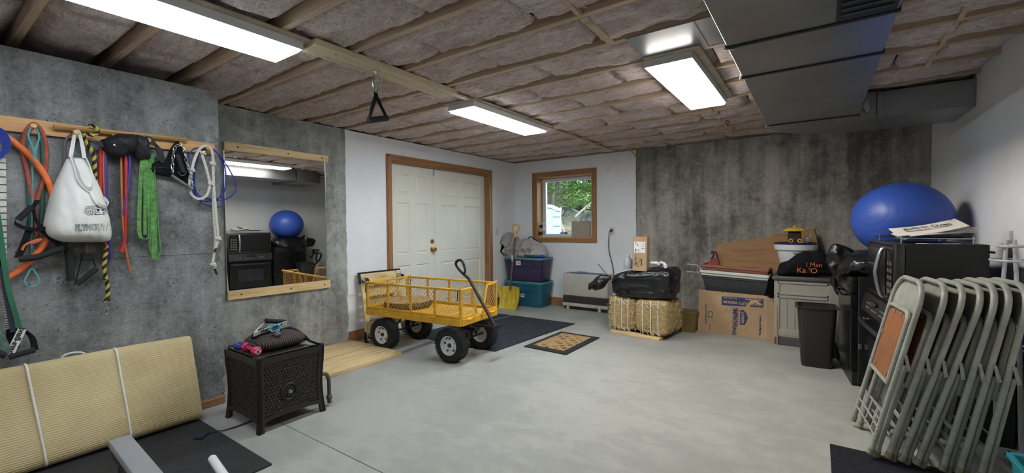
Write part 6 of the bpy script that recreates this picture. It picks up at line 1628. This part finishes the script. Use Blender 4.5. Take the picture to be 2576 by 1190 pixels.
obj('handle', G().tube([(-.004, .182, MH-.035), (-.03, .182, MH-.05), (-.052, .182, MH*.62), (-.056, .182, MH*.45), (-.03, .182, .05), (-.004, .182, .035)], .013, 10, sub=5, flat=(1, 1.3)), M('brushed handle', '#a9abad', .3, .9), mw)
obj('vent_grille', G().box((.0, .03, MH-.022), (.002, MW-.03, MH-.006)), m_black, mw, 0)
obj('cord_clip', G().tube([(MD-.01, .0, MH-.04), (MD+.02, .0, MH-.045)], .007, 8), m_black, mw)
ZT = OH+MH+.003
mx_ = Matrix.Translation((.398, 3.60, ZT)) @ Matrix.Rotation(R(5.6), 4, 'Z')
t = thing('wire_rack', 'chrome microwave shelf rack lying on the microwave', 'rack', (.398, 3.60, ZT), R(5.6))
for y in (.08, .64):
    obj('rail', G().tube([(.02, y, .035), (.40, y, .03)], .004, 6), m_steel, t)
    for x in (.05, .38): obj('post', G().tube([(x, y, .0), (x, y, .045)], .004, 6), m_steel, t)
for k in range(9): obj('cross_wire', G().tube([(.05+k*.04, .08, .033), (.05+k*.04, .64, .033)], .0028, 5), m_dsteel, t)
obj('pan', G().box((.09, .14, .036), (.36, .60, .05), .006), m_app2, t)
t = thing('keyboard_strip', 'blue and white printed leaflet on the near edge of the microwave top', 'leaflet', mx_ @ Vector((.1, .02, 0)))
t.name = 'leaflet'
P_('sheet', G().prism([mx_ @ Vector(p) for p in ((.10, .01, .001), (.30, .015, .001), (.32, .06, .001), (.12, .07, .001))], (0, 0, .002)), m_lab, t, 0); P_('blue_print', G().prism([mx_ @ Vector(p) for p in ((.16, .015, .0032), (.22, .016, .0032), (.25, .06, .0032), (.18, .065, .0032))], (0, 0, .0008)), M('leaflet blue', '#4458a0', .6), t, 0)
pa = thing('paper_manuals', 'loose stack of white oven manuals tilted on the rack above the microwave', 'papers', mx_ @ Vector((.2, .3, .05)), R(5.6))
m_pap = M('manual paper', '#d3d1c9', .8, 0, .02)
for k, (r_, dx, dy, dz, rx) in enumerate(((3, 0, 0, .012, 7), (-4, .03, .03, .022, 8), (8, .01, -.01, .034, 9), (-2, -.02, .0, .046, 10))):
    mxx = Matrix.Translation((dx+.04, dy, dz)) @ Matrix.Rotation(R(-rx), 4, 'Y') @ Matrix.Rotation(R(8+k), 4, 'X') @ Matrix.Rotation(R(r_), 4, 'Z')
    g = G(); g.grid(lambda u, v: Vector((-.17+.34*u, -.14+.24*v, .010*math.sin(u*3+k)+.012*u*u*(k % 2))), 12, 5)
    bm_ = g.b; ret = bmesh.ops.extrude_face_region(bm_, geom=bm_.faces[:]); bmesh.ops.translate(bm_, vec=(0, 0, .004), verts=[e for e in ret['geom'] if isinstance(e, bmesh.types.BMVert)])
    o = obj('manual', g.move(mxx), m_pap, pa, 40)
    if k == 3:
        g2 = text_g('Built-In Oven', .043, 0, .0004, bold=.001); g2.move(mxx @ Matrix.Translation((-.0, -.03, .0145)) @ Matrix.Diagonal((1, 1.7, 1, 1))); obj('lettering', g2, M('manual ink', '#2a2a2c', .8), o, 0)
        obj('print_mark', G().box((.11, .05, .019), (.145, .065, .0205), 0, mxx), M('manual ink', '#2a2a2c', .8), o, 0)

# ---------------------------------------------------------------- folding chairs
m_ch = M('putty chair enamel', '#989a91', .45, 0, .1, 14, .03, 200, .5); m_board = M('tan seat board', '#8a5733', .8, 0, .12, 5, .05, 90); m_ft = M('beige rubber foot', '#8f8a74', .8, 0, .15, 30)
def make_chair():
    r = thing('folding_chair', 'x', 'chair', (0, 0, 0))
    W_ = .228; L_ = .972; rc = .13
    pts = [(0, -W_, .028), (0, -W_, L_-rc)] + [(0, -W_+rc*(1-math.cos(a)), L_-rc+rc*math.sin(a)) for a in [math.pi/2*i/8 for i in range(1, 9)]]
    pts += [(0, W_-rc*(1-math.cos(a)), L_-rc+rc*math.sin(a)) for a in [math.pi/2*i/8 for i in range(8, 0, -1)]] + [(0, W_, L_-rc), (0, W_, .028)]
    pts = [pts[0]]+[p for p in pts[1:]]
    # densify the straight legs and bow them a touch so they read as bent tube
    obj('main_frame', G().tube(pts, .0135, 12), m_ch, r)
    n_ = 16
    def back(u, v):
        y = -W_+.008+(2*W_-.016)*u; zt_ = L_-.006
        e = min(abs(-W_+rc-y) if y < -W_+rc else 0, rc) or (min(abs(y-(W_-rc)), rc) if y > W_-rc else 0)
        top = L_-rc+math.sqrt(max(0, rc*rc-e*e)) - .008 if e else zt_
        bot = .775+.012*abs(2*u-1)
        return Vector((.012*math.sin(math.pi*u)*(1) +.004, y, bot+(top-bot)*v))
    g = G(); V1 = g.grid(back, 21, 9); V2 = g.grid(lambda u, v: back(u, v)+Vector((.003, 0, 0)), 21, 9)
    for i in range(20):
        for j in (0, 8): g.b.faces.new((V1[i][j], V1[i+1][j], V2[i+1][j], V2[i][j]))
    obj('backrest', g, m_ch, r, 50)
    obj('backrest_hem', G().tube([tuple(back(i/20, 0)+Vector((.001, 0, -.002))) for i in range(21)], .005, 6), m_ch, r)
    ws, z0_, z1_, rs = .185, .40, .80, .06
    sp = [(-.012, -ws, z0_), (-.012, -ws, z1_-rs)] + [(-.012, -ws+rs*(1-math.cos(a)), z1_-rs+rs*math.sin(a)) for a in [math.pi/2*i/6 for i in range(1, 7)]]
    sp += [(-.012, ws-rs*(1-math.cos(a)), z1_-rs+rs*math.sin(a)) for a in [math.pi/2*i/6 for i in range(6, 0, -1)]] + [(-.012, ws, z1_-rs), (-.012, ws, z0_)]
    sf = obj('seat_frame', G().tube(sp, .0125, 10), m_ch, r)
    bw, rb = ws-.016, .045; q = [(-bw, z0_+.004), (-bw, z1_-.02-rb)] + [(-bw+rb*(1-math.cos(a)), z1_-.02-rb+rb*math.sin(a)) for a in [math.pi/2*i/5 for i in range(1, 6)]]
    q += [(bw-rb*(1-math.cos(a)), z1_-.02-rb+rb*math.sin(a)) for a in [math.pi/2*i/5 for i in range(5, 0, -1)]] + [(bw, z1_-.02-rb), (bw, z0_+.004)]
    obj('seat_board', G().prism([(-.010, y, z) for y, z in q], (.008, 0, 0)), m_board, r, 0)
    obj('seat_edge', G().box((-.020, -ws-.008, z0_-.012), (.002, ws+.008, z0_+.006), .003), m_ch, sf)
    for y, z in ((-bw+.01, .62), (bw-.01, .62), (-.06, z1_-.03), (.06, z1_-.03), (-bw+.05, z0_+.03), (bw-.05, z0_+.03)): obj('seat_clip', G().box((-.0155, y-.006, z-.012), (-.0095, y+.006, z+.012), .002), M('clip steel', '#a5a296', .4, .6), r)
    for s in (-1, 1):
        obj('rear_leg', G().tube([(.032, s*.20, -.0), (.032, s*.20, .52)], .0128, 12), m_ch, r)
        obj('foot_cap', G().tube([(0, s*W_, .0), (0, s*W_, .034)], [.0165, .0175], 12), m_ft, r); obj('foot_cap', G().tube([(.032, s*.20, -.014), (.032, s*.20, .022)], [.0165, .0172], 12), m_ft, r)
        obj('link_bar', G().prism([(.002, s*.244, .585), (.014, s*.244, .585), (.046, s*.244, .51), (.032, s*.244, .50)], (0, -.004*s, 0)), m_ch, r)
        for x, z in ((.006, .575), (.038, .515), (0, .68), (0, .50)): obj('rivet', G().cyl((x, s*.243, z), (x, s*.248, z), .0055, n=8), m_ch, r)
    for z in (.16, .105):
        obj('cross_rod', G().tube([(-.004, -W_, z-.03), (-.008, -W_+.03, z), (-.008, W_-.03, z), (-.004, W_, z-.03)], .0055, 8, sub=4), m_ch, r)
    obj('cross_rod', G().tube([(.034, -.20, .20), (.034, .20, .20)], .0055, 8), m_ch, r)
    return r
FX = [(.281, .491, 'putty grey metal folding chair at the front of the leaning row, its tan seat showing'),
      (.353, .58, 'putty folding chair second from the front of the leaning row'), (.408, .646, 'putty folding chair third from the front of the leaning row'),
      (.468, .71, 'putty folding chair fourth from the front of the leaning row'), (.565, .753, 'putty folding chair fifth in the row, standing steeper than the fourth'),
      (.625, .80, 'putty folding chair sixth from the front of the leaning row'), (.70, .855, 'putty folding chair last in the row, half cut off by the picture edge')]
c0_ = make_chair(); yaw = R(6.5)
for i, (f, s, lab) in enumerate(FX):
    c = c0_ if i == 0 else copy_tree(c0_)
    lean = math.atan((s-f)/.905)
    bx_, by_ = f-.235*math.sin(yaw)*1.0, 3.05+.235*math.cos(yaw)
    c.location = (bx_-.032*math.cos(lean), by_, .026+.008)
    c.rotation_euler = (Matrix.Rotation(yaw, 3, 'Z') @ Matrix.Rotation(lean, 3, 'Y')).to_euler()
    tag(c, lab, 'chair', 'folding chairs leaning in a row')
# carpet square under the chairs
solo('carpet_mat', 'charcoal ribbed carpet mat under the feet of the folding chairs', 'mat', G().box((.07, 2.2, 0), (.78, 3.135, .008), .002), M('charcoal rib carpet', '#2e2e33', .95, 0, .3, 60, .5, 150, .1, (1, 4, 1)))
# white wire stand
ws = thing('wire_stand', 'white coated wire plant stand behind the last folding chairs', 'stand', (.89, 3.60, 0))
m_ww = M('white coated wire', '#b9bbbd', .4, 0, .04)
for k in range(4):
    a = math.pi/2*k+.5; P_('leg', G().tube([(.89+.075*math.cos(a), 3.60+.11*math.sin(a), 0), (.89+.05*math.cos(a), 3.60+.07*math.sin(a), .7), (.89+.02*math.cos(a), 3.60+.03*math.sin(a), 1.20)], .0085, 8), m_ww, ws)
for z, r_ in ((1.085, .075), (1.165, .05), (.6, .07)): P_('ring', G().tube([(.89+r_*math.cos(q), 3.60+r_*1.5*math.sin(q), z) for q in [i*math.pi/12 for i in range(24)]], .007, 8, True), m_ww, ws)
P_('finial', G().tube([(.89, 3.60, 1.18), (.89, 3.60, 1.25)], .010, 8), m_ww, ws)
# open teal tub at the corner
tt = thing('teal_tub', 'open teal plastic tub cut off by the lower right corner', 'tub', (.84, 2.42, 0))
m_tt = M('bright teal plastic', '#22808c', .4, 0, .05); q0 = U('Z', .28, 2532, 1136)
tap(tt, 'tub', quad(q0.x+.03, .955, 2.0, q0.y-.03, .0), quad(q0.x+.01, .97, 1.97, q0.y-.01, .28), m_tt)
g = G()
for lo, hi in (((q0.x-.005, 1.95, .262), (q0.x+.016, q0.y+.005, .284)), ((q0.x-.005, q0.y-.016, .262), (.972, q0.y+.005, .284)), ((.95, 1.95, .262), (.972, q0.y, .284)), ((q0.x, 1.95, .262), (.97, 1.97, .284))): g.box(lo, hi, .004)
P_('rim', g, m_tt, tt)

# ---------------------------------------------------------------- outdoors beyond the window
def ground_mat():
    m, nt, p = mk('leaf litter'); v = coords(nt); a = noisef(nt, v, 1.2, 5); b = noisef(nt, v, 11, 5, .7, 1)
    col = ramp(nt, b, [(.3, lin('#6b5543')), (.5, lin('#a58a6e')), (.7, lin('#cbb89f'))]); col = mixc(nt, ramp(nt, a, [(.5, (0,)*3), (.62, (.8,)*3)]), col, lin('#54703a'))
    nt.links.new(col, p.inputs['Base Color']); p.inputs['Roughness'].default_value = .9; bump(nt, p, b, .6, .05); return m
g = G()
def hill(u, v):
    x = -22+34*u; y = FY+.27+26*v; d_ = y-FY
    z = .55+max(0, min(d_, 6.5)-2)*.24+max(0, d_-6.5)*.03+noise.noise((x*.35, y*.35, 1))*.3*min(1, d_/5)+noise.noise((x*1.3, y*1.3, 4))*.12
    return Vector((x, y, z))
g.grid(hill, 70, 60); S(obj('ground', g, ground_mat(), None, 60), 'leaf covered woodland slope outside the window')
m_bark = M('grey bark', '#8d8878', .9, 0, .25, 9, .8, 14, .1, (1, 1, .25)); m_leaf = M('beech leaves', '#86b04f', .6, 0, .25, 1.5, col2='#4d8238')
m_leaf.node_tree.nodes['Principled BSDF'].inputs['Subsurface Weight'].default_value = 0
m_leafd = M('dark evergreen leaves', '#4f7d42', .7, 0, .25, 1.2, col2='#315a35')  # evergreens are a darker green than the beeches
def ground_z(x, y): return hill((x+22)/34, (y-FY-.27)/26).z
def tree(label, px, y, rad, hgt, lean=0, seed=0, crown=True):
    p = U('Y', y, px, 560); x = p.x; z = ground_z(x, y)-.1; rnd = random.Random(seed)
    r = thing('forest_tree', label, 'tree', (x, y, z), 0, 'trees outside the window')
    pts = [(lean*k/8*hgt*.1+noise.noise((k*.7, seed, 0))*.12, 0, hgt*k/8) for k in range(9)]
    obj('trunk', G().tube(pts, [rad*.62*(1-.07*k) for k in range(9)], 12, sub=3), m_bark, r, 60)
    g = G(); tips = []
    for k in range(12):
        h = hgt*(.06+.035*k); a = rnd.uniform(0, 6.28); L = rnd.uniform(1.6, 3.2); q = [Vector((0, 0, h))]
        for j in range(1, 5): q.append(Vector((math.cos(a)*L*j/4, math.sin(a)*L*j/4-.3*j/4, h+.35*j/4-.25*(j/4)**2*L*.4)))
        g.tube(q, [.022, .017, .012, .008, .004], 6); tips += q[1:]
    obj('branch', g, m_bark, r, 60, 'stuff')
    if crown:
        leaves(r, tips, rnd, 7000, .75, m_leaf, (.05, .10))
    return r
def leaves(r, tips, rnd, n_, spread, mat, size=(.05, .11)):
    vs, fs = [], []
    for i in range(n_):
        c = rnd.choice(tips)+Vector((rnd.gauss(0, spread*.5), rnd.gauss(0, spread*.5), rnd.gauss(0, spread*.14)))
        s = rnd.uniform(*size); a = rnd.uniform(0, 6.28); d = Vector((math.cos(a), math.sin(a), rnd.uniform(-.5, .1)))*s; w_ = Vector((-math.sin(a), math.cos(a), rnd.uniform(-.5, .5)))*s*.42
        k = len(vs); vs += [c-d, c+w_*.9-d*.1, c+d, c-w_*.9-d*.1, ]; fs.append((k, k+1, k+2, k+3))
    me = bpy.data.meshes.new('foliage'); me.from_pydata([tuple(v) for v in vs], [], fs); me.materials.append(mat)
    o = bpy.data.objects.new('foliage', me); COL.objects.link(o); o.parent = r; o['kind'] = 'stuff'; return o
tree('thick grey trunk seen through the middle of the window', 1407, 12.5, .17, 9, .0, 2)
tree('grey trunk seen at the left of the window above the white gate', 1383, 14.0, .26, 10, .1, 5)
tree('leafy beech filling the upper right of the window', 1470, 13.0, .10, 8, -.1, 8)
tree('leafy beech farther up the slope at the right of the window', 1500, 17.5, .14, 9, .1, 11)
tree('slender tree farther up the slope behind the middle trunk', 1425, 19.5, .12, 10, 0, 14)
tree('tree on the slope just inside the left edge of the window', 1372, 21, .16, 10, 0, 17)
for i, (px, y, lab) in enumerate(((1395, 24, 'dark bushy evergreen behind the trunks at the left of the window'), (1440, 26, 'dark bushy evergreen behind the trunks in the middle of the window'), (1490, 24.5, 'dark bushy evergreen behind the beeches at the right of the window'), (1340, 26, 'dark bushy evergreen hidden mostly by the window frame'))):
    p = U('Y', y, px, 560); rnd = random.Random(50+i); r = thing('evergreen_tree', lab, 'tree', (p.x, y, ground_z(p.x, y)-.1), 0, 'evergreens outside the window')
    obj('trunk', G().tube([(0, 0, 0), (0, 0, 8)], [.16, .05], 8), m_bark, r)
    tips = [Vector((rnd.uniform(-2.8, 2.8)*(1-h/13), rnd.uniform(-1.6, 1.6)*(1-h/13), h)) for h in [rnd.uniform(.2, 10) for _ in range(120)]]
    leaves(r, tips, rnd, 9000, .8, m_leafd, (.12, .24))
r = thing('fallen_branch', 'pale fallen branch lying across the slope at the right of the window', 'branch', (-3.6, 11.5, ground_z(-3.6, 11.5)))
a, b = U('Y', 11.5, 1447, 545), U('Y', 11.9, 1484, 512); P_('limb', G().tube([a, a.lerp(b, .5)+Vector((.03, 0, .03)), b, b+(b-a)*.4], [.03, .026, .02, .012], 8, sub=3), M('pale dead wood', '#c2b6a2', .9), r)
P_('twig', G().tube([a.lerp(b, .3), a.lerp(b, .3)+Vector((-.25, 0, .12))], .012, 6), M('pale dead wood', '#c2b6a2', .9), r)
r = thing('fallen_branch', 'thin dead sapling leaning in front of the middle trunk outside', 'branch', U('Y', 10.0, 1420, 584)); P_('limb', G().tube([U('Y', 10.0, x, y) for x, y in ((1422, 586), (1415, 570), (1410, 548), (1411, 520))], .014, 6, sub=3), M('pale dead wood', '#c2b6a2', .9), r)
P_('twig', G().tube([U('Y', 10.0, 1411, 540), U('Y', 10.0, 1418, 530)], .008, 5), M('pale dead wood', '#c2b6a2', .9), r)
for lab, px, py, y, s in (('grey boulder on the slope in the middle of the window', 1432, 530, 12.6, .55), ('grey boulder at the right edge of the window', 1487, 528, 12.0, .42)):
    p = U('Y', y, px, py); r = thing('boulder', lab, 'rock', (p.x, y, ground_z(p.x, y)-.1)); g = G(); g.ball((0, 0, .1), (s*.9, s*.6, .26), 20, 12)
    for v in g.b.verts: v.co += v.co*noise.noise(v.co*2.2)*.25
    obj('rock', g, M('mossy rock', '#6f7368', .9, 0, .35, 5, .6, 9, .1), r, 50)
gt_ = thing('vinyl_gate', 'white vinyl gate panel with a curved top just outside the window', 'gate', U('Y', 7.6, 1390, 590))
m_vy = M('white vinyl gate', '#dfe4ea', .4, 0, .02)
top = [U('Y', 7.6, x, y) for x, y in ((1366, 519), (1378, 518), (1390, 521), (1400, 526), (1409, 528))]; gz = .45
q = [Vector((top[0].x, 7.6, gz)), *[t_-Vector((0, 0, .05)) for t_ in top], Vector((top[-1].x, 7.6, gz))]
P_('panel', G().prism(q, (0, .04, 0)), m_vy, gt_, 0); P_('curved_cap', G().ribbon([t_+Vector((0, .02, 0)) for t_ in top], (0, .09, 0), .06, 4), m_vy, gt_, 40)
for y in (546, 569): P_('groove', G().box((U('Y', 7.6, 1391, y).x, 7.592, U('Y', 7.6, 1391, y).z-.006), (top[-1].x, 7.602, U('Y', 7.6, 1391, y).z+.006)), M('groove grey', '#7d858d', .5), gt_, 0)
